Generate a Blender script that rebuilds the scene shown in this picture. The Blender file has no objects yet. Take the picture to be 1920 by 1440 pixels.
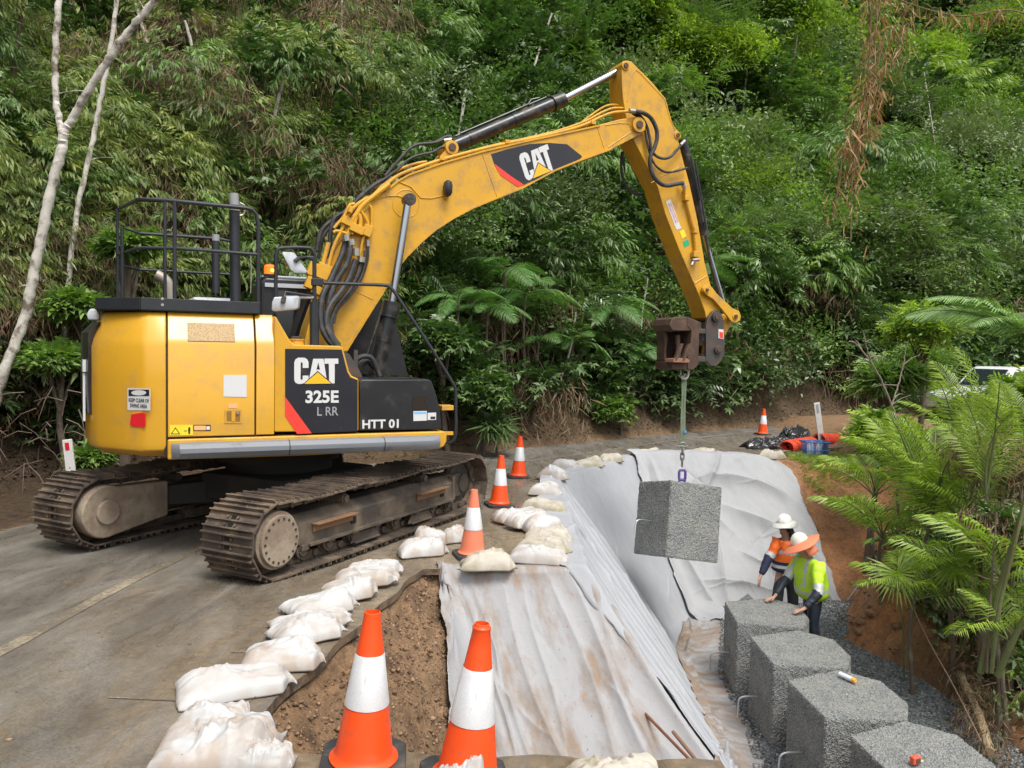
import bpy, math, random
import numpy as np
from mathutils import Matrix, Vector
from mathutils.geometry import delaunay_2d_cdt

# ---------------------------------------------------------------- camera, sky, sun, exposure
sc = bpy.context.scene
FPX, CAMH, TH, RHO = 1443.0, 2.15, math.atan(62/1443), math.radians(1.0)
_F = np.array([0, math.cos(TH), -math.sin(TH)]); _U0 = np.array([0, math.sin(TH), math.cos(TH)]); _R0 = np.array([1., 0, 0])
_R = _R0*math.cos(RHO)+_U0*math.sin(RHO); _U = _U0*math.cos(RHO)-_R0*math.sin(RHO)
_C = np.array([0, 0, CAMH])
camd = bpy.data.cameras.new('camera'); cam = bpy.data.objects.new('camera', camd); sc.collection.objects.link(cam)
camd.sensor_width = 36; camd.lens = FPX/1920*36; camd.clip_end = 600; camd.clip_start = 0.05
_m = Matrix.Identity(4)
for _i in range(3):
    _m[_i][0] = _R[_i]; _m[_i][1] = _U[_i]; _m[_i][2] = -_F[_i]; _m[_i][3] = _C[_i]
cam.matrix_world = _m; sc.camera = cam
SUN_EL, SUN_AZ = math.radians(62), math.radians(150)     # azimuth clockwise from +Y
world = bpy.data.worlds.new('World'); sc.world = world; world.use_nodes = True
wn = world.node_tree; wn.nodes.clear()
_o = wn.nodes.new('ShaderNodeOutputWorld'); _b = wn.nodes.new('ShaderNodeBackground'); _s = wn.nodes.new('ShaderNodeTexSky'); _h = wn.nodes.new('ShaderNodeHueSaturation')
_s.sky_type = 'NISHITA'; _s.sun_disc = False; _s.sun_elevation = SUN_EL; _s.sun_rotation = SUN_AZ; _s.air_density = 1.0; _s.dust_density = 4.0
_h.inputs['Saturation'].default_value = 0.30
wn.links.new(_s.outputs[0], _h.inputs['Color']); wn.links.new(_h.outputs[0], _b.inputs[0]); wn.links.new(_b.outputs[0], _o.inputs[0])
_b.inputs[1].default_value = 0.15
sund = bpy.data.lights.new('sun', 'SUN'); sund.energy = 1.5; sund.angle = math.radians(20); sund.color = (1.0, .96, .9)
sun = bpy.data.objects.new('sun', sund); sc.collection.objects.link(sun)
_d = Vector((math.sin(SUN_AZ)*math.cos(SUN_EL), math.cos(SUN_AZ)*math.cos(SUN_EL), math.sin(SUN_EL)))
sun.rotation_euler = _d.to_track_quat('Z', 'Y').to_euler(); sun.location = _d*60
sc.view_settings.view_transform = 'Standard'; sc.view_settings.look = 'None'; sc.view_settings.gamma = 1; sc.view_settings.exposure = 0.62
try:
    cy = sc.cycles; cy.max_bounces = 6; cy.diffuse_bounces = 2; cy.glossy_bounces = 3; cy.transmission_bounces = 4; cy.transparent_max_bounces = 6
    cy.use_denoising = True; cy.caustics_reflective = False; cy.caustics_refractive = False; cy.use_fast_gi = False
    cy.sample_clamp_indirect = 4.0
except Exception:
    pass

# ---------------------------------------------------------------- geometry helpers
def ray(u, v): return _F+_R*((u-960)/FPX)-_U*((v-720)/FPX)
def at(u, v, y): r = ray(u, v); return _C+r*(y/r[1])
def onz(u, v, z): r = ray(u, v); return _C+r*((z-CAMH)/r[2])
def onplane(u, v, p, n): r = ray(u, v); return _C+r*(np.dot(np.array(p)-_C, n)/np.dot(r, n))
def nrm(a): a = np.asarray(a, float); return a/max(1e-9, np.linalg.norm(a))
COL = sc.collection

class MB:
    """collects shapes, then builds them as one mesh object"""
    def __init__(s): s.v = []; s.f = []; s.m = []
    def add(s, vs, fs, mi=0):
        o = len(s.v); s.v += [tuple(map(float, p)) for p in vs]
        for f in fs: s.f.append([i+o for i in f]); s.m.append(mi)
        return s
    def box(s, c, d, rz=0, R=None, mi=0, taper=1.0):
        c = np.array(c, float); hx, hy, hz = d[0]/2, d[1]/2, d[2]/2
        P = []
        for z in (-1, 1):
            k = taper if z > 0 else 1
            for x, y in ((-1, -1), (1, -1), (1, 1), (-1, 1)): P.append((x*hx*k, y*hy*k, z*hz))
        P = np.array(P)
        if R is None:
            cz, sz = math.cos(rz), math.sin(rz); R = np.array([[cz, -sz, 0], [sz, cz, 0], [0, 0, 1]])
        P = P@np.array(R).T+c
        return s.add(P, [(0, 3, 2, 1), (4, 5, 6, 7), (0, 1, 5, 4), (1, 2, 6, 5), (2, 3, 7, 6), (3, 0, 4, 7)], mi)
    def prism(s, a, b, mi=0):
        """a and b: matching rings of 3-D points"""
        n = len(a); s.add(list(a)+list(b), [list(range(n))[::-1], list(range(n, 2*n))]+[(i, (i+1) % n, n+(i+1) % n, n+i) for i in range(n)], mi)
        return s
    def ringloft(s, rings, caps=True, mi=0, closed=True):
        n = len(rings[0]); V = [p for r in rings for p in r]; F = []
        for k in range(len(rings)-1):
            for i in range(n if closed else n-1):
                j = (i+1) % n; F.append((k*n+i, k*n+j, (k+1)*n+j, (k+1)*n+i))
        if caps: F.append(list(range(n))[::-1]); F.append([(len(rings)-1)*n+i for i in range(n)])
        return s.add(V, F, mi)
    def tube(s, path, r, seg=10, mi=0, caps=True, closed=False):
        P = [np.array(p, float) for p in path]; n = len(P)
        rr = r if isinstance(r, (list, tuple, np.ndarray)) else [r]*n
        T = []
        for i in range(n):
            if closed: t = P[(i+1) % n]-P[i-1]
            else: t = P[min(i+1, n-1)]-P[max(i-1, 0)]
            T.append(nrm(t))
        a = np.array([0, 0, 1.]) if abs(T[0][2]) < .9 else np.array([1., 0, 0])
        N = nrm(np.cross(T[0], a)); rings = []
        for i in range(n):
            N = nrm(N-T[i]*np.dot(N, T[i])); B = np.cross(T[i], N)
            rings.append([P[i]+rr[i]*(N*math.cos(2*math.pi*k/seg)+B*math.sin(2*math.pi*k/seg)) for k in range(seg)])
        if closed: rings.append(rings[0]); caps = False
        return s.ringloft(rings, caps, mi)
    def cyl(s, p0, p1, r0, r1=None, seg=16, mi=0, caps=True): return s.tube([p0, p1], [r0, r0 if r1 is None else r1], seg, mi, caps)
    def lathe(s, prof, seg=24, c=(0, 0, 0), mi=0, caps=True):
        rings = [[(c[0]+r*math.cos(2*math.pi*k/seg), c[1]+r*math.sin(2*math.pi*k/seg), c[2]+z) for k in range(seg)] for r, z in prof]
        return s.ringloft(rings, caps, mi)
    def ico(s, c, r, sub=1, mi=0, jit=0, rnd=random):
        t = (1+5**.5)/2; V = [nrm(p) for p in ((-1, t, 0), (1, t, 0), (-1, -t, 0), (1, -t, 0), (0, -1, t), (0, 1, t), (0, -1, -t), (0, 1, -t), (t, 0, -1), (t, 0, 1), (-t, 0, -1), (-t, 0, 1))]
        Fc = [(0, 11, 5), (0, 5, 1), (0, 1, 7), (0, 7, 10), (0, 10, 11), (1, 5, 9), (5, 11, 4), (11, 10, 2), (10, 7, 6), (7, 1, 8), (3, 9, 4), (3, 4, 2), (3, 2, 6), (3, 6, 8), (3, 8, 9), (4, 9, 5), (2, 4, 11), (6, 2, 10), (8, 6, 7), (9, 8, 1)]
        for _ in range(sub):
            cache = {}; nf = []
            def mid(a, b):
                k = (min(a, b), max(a, b))
                if k not in cache: V.append(nrm(V[a]+V[b])); cache[k] = len(V)-1
                return cache[k]
            for a, b, c_ in Fc:
                x, y, z = mid(a, b), mid(b, c_), mid(c_, a); nf += [(a, x, z), (b, y, x), (c_, z, y), (x, y, z)]
            Fc = nf
        r = np.array(r if isinstance(r, (tuple, list)) else (r, r, r), float)
        return s.add([np.array(c)+p*r*(1+rnd.uniform(-jit, jit)) for p in V], Fc, mi)
    def build(s, name, mat, parent=None, bevel=0, smooth=35, xf=None, seg=2, label=None):
        V = np.array(s.v, float)
        if xf is not None: V = V@xf[:3, :3].T+xf[:3, 3]
        me = bpy.data.meshes.new(name); me.from_pydata(V.tolist(), [], s.f)
        mats = mat if isinstance(mat, (list, tuple)) else [mat]
        for m in mats: me.materials.append(m)
        if len(mats) > 1: me.polygons.foreach_set('material_index', s.m)
        me.validate(); me.update()
        if smooth: me.shade_smooth(); me.set_sharp_from_angle(angle=math.radians(smooth))
        o = bpy.data.objects.new(name, me); COL.objects.link(o)
        if parent is not None: o.parent = parent
        if bevel:
            b = o.modifiers.new('bevel', 'BEVEL'); b.width = bevel; b.segments = seg; b.limit_method = 'ANGLE'; b.angle_limit = math.radians(40); b.use_clamp_overlap = True
            if hasattr(b, 'harden_normals'): b.harden_normals = True
        if label: o['label'] = label
        return o

def np_mesh(name, V, Fq, mats, parent=None, smooth=False, mi=None, attrs=None, tri=False):
    """fast mesh from numpy arrays; Fq (n,3) or (n,4)"""
    me = bpy.data.meshes.new(name); k = Fq.shape[1]
    me.vertices.add(len(V)); me.vertices.foreach_set('co', np.ascontiguousarray(V, np.float32).ravel())
    me.loops.add(Fq.size); me.loops.foreach_set('vertex_index', np.ascontiguousarray(Fq, np.int32).ravel())
    me.polygons.add(len(Fq)); me.polygons.foreach_set('loop_start', np.arange(0, Fq.size, k, dtype=np.int32))
    try: me.polygons.foreach_set('loop_total', np.full(len(Fq), k, np.int32))
    except Exception: pass
    for m in (mats if isinstance(mats, (list, tuple)) else [mats]): me.materials.append(m)
    if mi is not None: me.polygons.foreach_set('material_index', np.asarray(mi, np.int32))
    if smooth: me.polygons.foreach_set('use_smooth', np.ones(len(Fq), bool))
    me.update(calc_edges=True)
    for nm, arr in (attrs or {}).items():
        if arr.ndim == 1: a = me.attributes.new(nm, 'FLOAT', 'POINT'); a.data.foreach_set('value', arr.astype(np.float32))
        else: a = me.attributes.new(nm, 'FLOAT_COLOR', 'POINT'); a.data.foreach_set('color', np.c_[arr, np.ones(len(arr))].astype(np.float32).ravel())
    o = bpy.data.objects.new(name, me); COL.objects.link(o)
    if parent is not None: o.parent = parent
    return o

def tag(o, label=None, cat=None, group=None, kind=None):
    if label: o['label'] = label
    if cat: o['category'] = cat
    if group: o['group'] = group
    if kind: o['kind'] = kind
    return o
def thing(name, label, cat, loc=(0, 0, 0), rz=0, group=None, rot=None):
    o = bpy.data.objects.new(name, None); COL.objects.link(o); o.location = [float(q) for q in loc]
    o.rotation_euler = rot if rot is not None else (0, 0, rz); o.empty_display_size = .2
    return tag(o, label, cat, group)
def copy_tree(o, parent=None):
    c = o.copy(); COL.objects.link(c)
    if parent is not None: c.parent = parent
    for ch in list(o.children): copy_tree(ch, c)
    return c
def smoothpath(P, n=8):
    """Catmull-Rom through points"""
    P = [np.array(p, float) for p in P]; Q = [2*P[0]-P[1]]+P+[2*P[-1]-P[-2]]; out = []
    for i in range(1, len(Q)-2):
        for k in range(n):
            t = k/n; a, b, c, d = Q[i-1], Q[i], Q[i+1], Q[i+2]
            out.append(.5*((2*b)+(-a+c)*t+(2*a-5*b+4*c-d)*t*t+(-a+3*b-3*c+d)*t**3))
    out.append(P[-1]); return out

# ---------------------------------------------------------------- noise (numpy)
def _hash(ix, iy, seed):
    h = (ix.astype(np.int64)*374761393+iy.astype(np.int64)*668265263+seed*1442695041) & 0xffffffff
    h = ((h ^ (h >> 13))*1274126177) & 0xffffffff
    return ((h ^ (h >> 16)) & 0xffff)/65535.0
def vnoise(x, y, seed=0):
    x = np.asarray(x, float); y = np.asarray(y, float)
    ix = np.floor(x); iy = np.floor(y); fx = x-ix; fy = y-iy; ux = fx*fx*(3-2*fx); uy = fy*fy*(3-2*fy)
    a = _hash(ix, iy, seed); b = _hash(ix+1, iy, seed); c = _hash(ix, iy+1, seed); d = _hash(ix+1, iy+1, seed)
    return (a*(1-ux)+b*ux)*(1-uy)+(c*(1-ux)+d*ux)*uy*1.0
def fbm(x, y, seed=0, o=4):
    s = 0; a = .5
    for k in range(o): s = s+a*(vnoise(x*2**k, y*2**k, seed+k*17)-.5)*2; a *= .5
    return s

# ---------------------------------------------------------------- materials
class NT:
    def __init__(s, name):
        s.mat = bpy.data.materials.new(name); s.mat.use_nodes = True; s.t = s.mat.node_tree; s.t.nodes.clear()
        s.out = s.n('ShaderNodeOutputMaterial')
    def n(s, typ, **kw):
        nd = s.t.nodes.new(typ)
        for k, v in kw.items(): setattr(nd, k, v)
        return nd
    def set(s, nd, **kw):
        for k, v in kw.items():
            inp = nd.inputs[k.replace('_', ' ')] if k.replace('_', ' ') in nd.inputs else nd.inputs[int(k[1:])]
            if hasattr(v, 'is_output') or isinstance(v, bpy.types.NodeSocket): s.t.links.new(v, inp)
            else: inp.default_value = v
        return nd
    def link(s, a, b): s.t.links.new(a, b)
    def coord(s, kind='Object'): return s.n('ShaderNodeTexCoord').outputs[kind]
    def scaled(s, co, sx, sy, sz):
        m = s.n('ShaderNodeMapping'); m.inputs['Scale'].default_value = (sx, sy, sz); s.link(co, m.inputs['Vector']); return m.outputs[0]
    def noise(s, co, scale, detail=4, rough=.55, dist=0):
        nd = s.n('ShaderNodeTexNoise'); s.link(co, nd.inputs['Vector']); nd.inputs['Scale'].default_value = scale; nd.inputs['Detail'].default_value = detail
        nd.inputs['Roughness'].default_value = rough; nd.inputs['Distortion'].default_value = dist; return nd.outputs['Fac']
    def vor(s, co, scale, feat='F1', out='Distance'):
        nd = s.n('ShaderNodeTexVoronoi', feature=feat); s.link(co, nd.inputs['Vector']); nd.inputs['Scale'].default_value = scale; return nd.outputs[out]
    def ramp(s, fac, stops):
        nd = s.n('ShaderNodeValToRGB'); s.link(fac, nd.inputs[0]); e = nd.color_ramp.elements
        while len(e) < len(stops): e.new(.5)
        for q, (p, c) in zip(e, stops): q.position = p; q.color = c if len(c) == 4 else (*c, 1)
        return nd.outputs[0]
    def mix(s, fac, a, b, mode='MIX'):
        nd = s.n('ShaderNodeMix', data_type='RGBA', blend_type=mode)
        for i, v in ((0, fac), (6, a), (7, b)):
            if isinstance(v, bpy.types.NodeSocket): s.link(v, nd.inputs[i])
            else: nd.inputs[i].default_value = (*v, 1) if isinstance(v, tuple) and len(v) == 3 else v
        return nd.outputs[2]
    def math(s, op, a, b=0.0, clamp=False):
        nd = s.n('ShaderNodeMath', operation=op, use_clamp=clamp)
        for i, v in ((0, a), (1, b)):
            if isinstance(v, bpy.types.NodeSocket): s.link(v, nd.inputs[i])
            else: nd.inputs[i].default_value = v
        return nd.outputs[0]
    def bump(s, h, strength=.3, dist=.02, normal=None):
        nd = s.n('ShaderNodeBump'); s.link(h, nd.inputs['Height']); nd.inputs['Strength'].default_value = strength; nd.inputs['Distance'].default_value = dist
        if normal is not None: s.link(normal, nd.inputs['Normal'])
        return nd.outputs[0]
    def bsdf(s, color, rough=.6, metal=0.0, normal=None, spec=.5, coat=0, **kw):
        nd = s.n('ShaderNodeBsdfPrincipled')
        for key, v in (('Base Color', color), ('Roughness', rough), ('Metallic', metal), ('Specular IOR Level', spec), ('Coat Weight', coat)):
            if isinstance(v, bpy.types.NodeSocket): s.link(v, nd.inputs[key])
            else: nd.inputs[key].default_value = (*v, 1) if isinstance(v, tuple) and len(v) == 3 else v
        if normal is not None: s.link(normal, nd.inputs['Normal'])
        s.link(nd.outputs[0], s.out.inputs[0]); return nd
    def attr(s, name, out='Color'):
        nd = s.n('ShaderNodeAttribute', attribute_name=name); return nd.outputs[out]

def simple(name, col, rough=.5, metal=0.0, var=.12, vscale=3.0, bump=0, bscale=80, dirt=None, dscale=2.2, dlo=.5, dhi=.75, spec=.5, coat=0):
    """paint / plastic / metal with slight uneven tone, optional dirt patches and fine bump"""
    t = NT(name); co = t.coord(); n1 = t.noise(co, vscale, 5, .6)
    c = t.mix(t.math('MULTIPLY', n1, 1.0), tuple(q*(1-var) for q in col), tuple(min(1, q*(1+var)) for q in col))
    r = t.math('ADD', rough-.08, t.math('MULTIPLY', n1, .16))
    if dirt:
        d = t.ramp(t.noise(co, dscale, 8, .65), [(dlo, (0, 0, 0)), (dhi, (1, 1, 1))])
        c = t.mix(d, c, dirt); r = t.math('ADD', r, t.math('MULTIPLY', d, .25), True)
    nb = t.bump(t.noise(co, bscale, 3), bump, .01) if bump else None
    t.bsdf(c, r, metal, nb, spec, coat); return t.mat
# ================================================================ terrain
def B(y):
    y = np.asarray(y, float); return np.where(y < 7.5, .067*(7.5-y), 0.0)*1.0
def seg_dist(x, y, P):
    """unsigned distance and side (+ = left of travel) to a polyline"""
    best = np.full(np.shape(x), 1e9); side = np.ones(np.shape(x))
    for (ax, ay), (bx, by) in zip(P[:-1], P[1:]):
        dx, dy = bx-ax, by-ay; L = dx*dx+dy*dy; t = np.clip(((x-ax)*dx+(y-ay)*dy)/L, 0, 1)
        d = np.hypot(x-ax-t*dx, y-ay-t*dy); sd = np.sign(dx*(y-ay)-dy*(x-ax)); m = d < best
        best = np.where(m, d, best); side = np.where(m, sd, side)
    return best, side
VERGE = [(-7.2, -6), (-6.9, 0), (-6.6, 4), (-6.1, 7.5), (-5.6, 9.4), (-4.3, 12), (-2.6, 14.3), (-.86, 15.9), (1.8, 18.5), (5.2, 21.5), (9.1, 24.2), (12.5, 26.1), (18, 28.9), (26, 33.9), (40, 45.9)]
BANK = [(-9.4, -6), (-9.0, 0), (-8.5, 4), (-8.0, 8), (-7.3, 11.3), (-5.5, 13.6), (-3.0, 15.2), (-.86, 16.2), (1.8, 18.6), (5.2, 21.6), (9.1, 24.3), (12.5, 26.2), (18, 29), (26, 34), (40, 46)]
def bank_t(x, y):
    d, s = seg_dist(x, y, BANK); return d*s
def xw(y): return -1.29+(.43)*(np.clip(y, 2, 7.45)-3.9)/3.5
FLOOR = -2.31
def smax(L, k=16.0):
    m = np.max(L, axis=0); return m+np.log(sum(np.exp(k*(l-m)) for l in L))/k
def east_edge(y): return np.interp(y, [3, 5, 7, 8.5, 10, 11, 12, 13.3, 14], [5.6, 5.4, 5.2, 5.25, 5.1, 4.85, 5.3, 6.1, 6.6])
def gravel_z(x, y):
    return np.interp(np.asarray(x, float), [2.0, 3.9, 4.4, 5.3, 6], [-2.27, -2.22, -2.0, -1.9, -1.85])+.02*fbm(x*2.1, y*2.1, 5)
def pit_rel(x, y):
    z1 = -1.33*np.maximum(0, x-.72-.1*np.clip((y-9)/3, 0, 1)+.12*fbm(y*.5, x*0, 31))
    kf = np.where(x < -.62, 7.0, 1.25); z3 = -kf*np.maximum(0, 7.5-y)
    bench = np.minimum(z1, z3)
    dg = (x-.94)*.85-(y-13.1)*.53; wd = -1.25*np.maximum(0, dg)
    wf = -.98*np.maximum(0, (15.75+.1*np.sin(x*1.3))-y)
    dw = np.maximum(0, x-xw(y)); ww = -.015-.75*np.minimum(dw, .4)-1.7*np.maximum(0, dw-.4)
    ww = np.where(x > xw(y), ww, 0)
    wn_ = np.minimum(-3.2*np.maximum(0, y-3.55), -2.2*np.maximum(0, x-1.05))
    wn_ = np.where(y < 3.55, -2.2*np.maximum(0, x-1.05), np.minimum(-3.2*(y-3.55), -2.2*np.maximum(0, x-1.05)))
    cap = np.interp(y, [5, 8, 9.5, 11, 12.5, 13.6, 15], [-1.75, -1.7, -1.45, -1.0, -.45, -.1, 0])
    e = x-east_edge(y)
    we = np.minimum(FLOOR+1.5*e+.4, cap+.16*np.maximum(0, e-1.0)+.06*np.minimum(e, 3)); we = np.where(x > east_edge(y)-.6, we, -9)
    fl = np.full(np.shape(x), FLOOR)
    return np.minimum(smax([bench, wd, wf, ww, wn_, we, fl]), .35)
def G(x, y, rough=True):
    x = np.asarray(x, float); y = np.asarray(y, float)
    t = bank_t(x, y); rel = pit_rel(x, y)
    z = B(y)+rel-.08
    # far right, the land drops away below the road; the hill climbs beyond the bank line
    dn = np.clip((x-9-.35*np.maximum(0, y-14))/12, 0, 1); z = z-np.where(t < 0, dn*3.5, 0)
    hill = np.where(t < 1.0, 1.15*np.clip(t+.15, 0, 2), 1.32+np.minimum((t-1.0)*.82, 7.4)+np.clip((t-10)*1.35, 0, 62))
    z = np.where(t > -.15, B(y)-.05+hill, z)
    if rough:
        n1 = fbm(x*5, y*5, 3, 4); n2 = fbm(x*1.3, y*1.3, 8, 3)
        pit = (x > xw(y)+.02) & (x < 9) & (y > 3.55) & (y < 15.7) & (rel < -.02)
        wet = pit & (x < -.66+.13*(7.5-y)) & (y < 7.45)
        clod = np.abs(fbm(x*9, y*9, 77, 3))
        z = z+np.where(wet, .11*n2+.15*n1+.10*clod-.03, np.where(pit, -.05, 0))
        east = (x > east_edge(y)) & (y < 15.5)
        z = z+np.where(east, .16*n2+.10*n1+.10*clod, 0)
        z = z+np.where(t > .1, np.clip(t, 0, 1)*(.35*fbm(x*.9, y*.9, 12)+.12*n1), 0)
    return z
# wall-to-wall ground sheet with a fine grid where the pit is
xs = np.concatenate([np.arange(-70, -12, 2.0), np.arange(-12, -1.5, .3), np.arange(-1.5, 7.2, .045), np.arange(7.2, 20, .3), np.arange(20, 110, 2.5)])
ys = np.concatenate([np.arange(-12, 3.3, .6), np.arange(3.3, 16.2, .045), np.arange(16.2, 30, .25), np.arange(30, 120, 2.2)])
GX, GY = np.meshgrid(xs, ys); GZ = G(GX, GY)
nx, ny = len(xs), len(ys)
ii = np.arange(nx*ny).reshape(ny, nx)
GF = np.stack([ii[:-1, :-1].ravel(), ii[:-1, 1:].ravel(), ii[1:, 1:].ravel(), ii[1:, :-1].ravel()], 1)
gt = bank_t(GX, GY)
def lerpc(a, b, t): return a+(b-a)*t[..., None]
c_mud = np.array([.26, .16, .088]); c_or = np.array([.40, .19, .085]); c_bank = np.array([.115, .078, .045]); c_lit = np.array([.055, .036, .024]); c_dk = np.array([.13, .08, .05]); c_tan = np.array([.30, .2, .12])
gc = np.broadcast_to(c_mud, GX.shape+(3,)).copy()
gc = lerpc(gc, c_tan, np.clip(fbm(GX*1.1, GY*1.1, 41)*1.2+.25, 0, 1)*((GX < .8) & (GY < 8)))
eo = np.clip((GX-4.2)/.6, 0, 1)*np.clip((GY-9.2)/1.2, 0, 1)*np.clip((7.3-GX+(GY-9)*.25)/1.0, 0, 1)*np.clip((17.2-GY)/1.2, 0, 1)
gc = lerpc(gc, c_dk*.8, np.clip(fbm(GX*2.3, GY*2.3, 55)*2.2-.1, 0, 1)*(GX < 1)*.8); gc = lerpc(gc, c_or, eo*np.clip(.75+.8*fbm(GX*1.2, GY*1.2, 21), 0, 1))
ed = np.clip((GX-4.9)/.4, 0, 1)*np.clip((10.0-GY)/1.2, 0, 1); gc = lerpc(gc, c_dk, ed)
ep = np.clip((GX-4.9)/.4, 0, 1)*np.clip((10.5-GY)/1.2, 0, 1)*np.clip(fbm(GX*1.6, GY*1.6, 19)*2.0-.1, 0, 1); gc = lerpc(gc, c_or*.7, ep)
vt_, vs_ = seg_dist(GX, GY, VERGE); gc = lerpc(gc, c_bank, np.clip(vt_*vs_*4+.6, 0, 1)); gc = lerpc(gc, c_lit, np.clip(vt_*vs_*3, 0, 1)*(GX < -3.5)*.6); gc = lerpc(gc, c_lit, np.clip((gt-1.1)/.9, 0, 1)); gc = lerpc(gc, np.array([.016, .026, .011]), np.clip((gt-4)/3, 0, 1))  # litter on the verge; hill ground coloured darker so foliage gaps look shaded
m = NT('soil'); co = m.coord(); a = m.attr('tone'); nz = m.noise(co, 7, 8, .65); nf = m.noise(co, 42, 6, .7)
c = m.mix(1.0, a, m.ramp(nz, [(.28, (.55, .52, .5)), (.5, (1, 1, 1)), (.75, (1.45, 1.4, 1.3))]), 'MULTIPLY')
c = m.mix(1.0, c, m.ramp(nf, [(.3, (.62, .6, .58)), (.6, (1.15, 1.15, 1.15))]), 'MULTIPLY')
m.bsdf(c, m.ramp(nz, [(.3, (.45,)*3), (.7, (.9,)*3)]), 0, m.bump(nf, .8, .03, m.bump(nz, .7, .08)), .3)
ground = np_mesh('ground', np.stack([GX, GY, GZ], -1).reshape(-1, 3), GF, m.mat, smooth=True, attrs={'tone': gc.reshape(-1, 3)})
tag(ground, 'bare brown and orange earth of the pit and the cut bank', kind='structure')

# ---------------------------------------------------------------- road slab
PITEDGE = [(-1.62, 1.2), (-1.29, 3.9), (-.86, 7.44), (-.66, 7.47), (.66, 7.5), (.66, 9), (.72, 11.6), (.90, 13.15), (1.7, 15.1), (3.3, 16.1), (5.4, 16.3), (6.2, 17.3), (8.5, 18.6), (13, 21.6), (18, 24.0), (27, 28), (41, 38)]
LINE = [(-2.9, -3), (-3.05, 2), (-3.22, 4.81), (-3.33, 7.75), (-2.75, 10.3), (-.65, 13.83), (1.62, 16.31), (4.65, 19.57), (8, 22.3), (13, 26-.9), (20, 28)]
def densify(P, st):
    out = []
    for (ax, ay), (bx, by) in zip(P[:-1], P[1:]):
        n = max(1, int(math.hypot(bx-ax, by-ay)/st)); out += [(ax+(bx-ax)*k/n, ay+(by-ay)*k/n) for k in range(n)]
    return out+[P[-1]]
ledge = [(1.0, -5), (1.0, 3.48), (-1.32, 3.52)]
edgeN = densify(ledge[:2], .3)+densify([(1.0, 3.48), (-1.32, 3.52)], .12)[1:]
edgeN = [(px+.0, py+.03*math.sin(px*9)) for px, py in edgeN]
right = densify([(-1.3, 3.75)]+PITEDGE[2:], .18)
right = [(px+.02*math.sin(py*7), py) for px, py in right]
loop = edgeN+right+[(p[0], p[1]) for p in reversed(densify(VERGE, .5))]
def slab(name, loop, zt, th, mat, step=.5, attrs=None):
    L = [Vector((float(a), float(b))) for a, b in loop]; n = len(L)
    xa = [p.x for p in L]; ya = [p.y for p in L]
    pts = [Vector((x_, y_)) for x_ in np.arange(min(xa), max(xa), step) for y_ in np.arange(min(ya), max(ya), step)]
    V2, E2, F2, *_ = delaunay_2d_cdt(L+pts, [], [list(range(n))], 1, 1e-4)
    P = np.array([(p.x, p.y) for p in V2]); z = zt(P[:, 0], P[:, 1])
    b = MB(); b.add(np.c_[P, z], [list(f) for f in F2])
    for i in range(n):
        p, q = L[i], L[(i+1) % n]; zp, zq = float(zt(p.x, p.y)), float(zt(q.x, q.y))
        b.add([(p.x, p.y, zp), (q.x, q.y, zq), (q.x, q.y, zq-th), (p.x, p.y, zp-th)], [(0, 1, 2, 3)], 1)
    o = b.build(name, mat, smooth=0); Q = np.array(b.v); d_, s_ = seg_dist(Q[:, 0], Q[:, 1], LINE); at_ = o.data.attributes.new('near', 'FLOAT', 'POINT'); at_.data.foreach_set('value', (-d_*s_).astype(np.float32)); return o
m = NT('asphalt'); co = m.coord(); st = m.scaled(co, 2.2, .55, 1)
big = m.noise(co, .55, 6, .6, .6); stn = m.noise(st, 2.0, 8, .62, 1.2); fine = m.noise(co, 70, 5, .85); mid = m.noise(co, 11, 6, .65)
base = m.mix(m.ramp(fine, [(.35, (0, 0, 0)), (.68, (1, 1, 1))]), (.07, .067, .06), (.28, .265, .235))
sep = m.n('ShaderNodeSeparateXYZ'); m.link(co, sep.inputs[0])
near = m.math('MULTIPLY', m.math('ADD', m.attr('near', 'Fac'), .15), .34, True)      # the works side of the road is muddy
mudf = m.math('MULTIPLY', m.ramp(m.math('ADD', m.math('MULTIPLY', big, .6), m.math('MULTIPLY', stn, .55)), [(.42, (0, 0, 0)), (.68, (1, 1, 1))]), m.math('ADD', .25, m.math('MULTIPLY', near, .75)), True)
mudf = m.math('ADD', mudf, m.math('MULTIPLY', m.math('SUBTRACT', near, .35, True), .75), True)
mudf = m.math('MULTIPLY', mudf, .85)
mudc = m.mix(m.ramp(mid, [(.35, (0, 0, 0)), (.7, (1, 1, 1))]), (.165, .125, .085), (.34, .26, .165))
c = m.mix(mudf, base, mudc)
patch = m.ramp(m.noise(m.scaled(co, 1, .6, 1), 1.7, 6, .6), [(.62, (0, 0, 0)), (.72, (1, 1, 1))]); c = m.mix(m.math('MULTIPLY', patch, .5), c, (.30, .2, .10))
rg = m.math('SUBTRACT', .68, m.math('MULTIPLY', m.ramp(stn, [(.40, (0, 0, 0)), (.60, (1, 1, 1))]), .44)); drk = m.ramp(m.noise(m.scaled(co, 1.3, .45, 1), 1.1, 7, .65, 1.0), [(.38, (.62, .60, .57)), (.6, (1.08, 1.07, 1.05))]); c = m.mix(1.0, c, drk, 'MULTIPLY'); chips = m.ramp(m.noise(co, 240, 2, .8), [(.62, (0, 0, 0)), (.70, (1, 1, 1))]); c = m.mix(m.math('MULTIPLY', chips, .45), c, (.30, .28, .24))
m.bsdf(c, rg, 0, m.bump(fine, .25, .006, m.bump(mid, .35, .012)), .45)
asphalt = m.mat
asph_edge = simple('asphalt_edge', (.075, .06, .047), .85, var=.4, vscale=20, bump=.8, bscale=60, dirt=(.20, .13, .075), dscale=9, dlo=.40, dhi=.55)
slab('road', loop, lambda x_, y_: B(y_)+0*x_, .06, [asphalt, asph_edge])['kind'] = 'structure'
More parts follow.
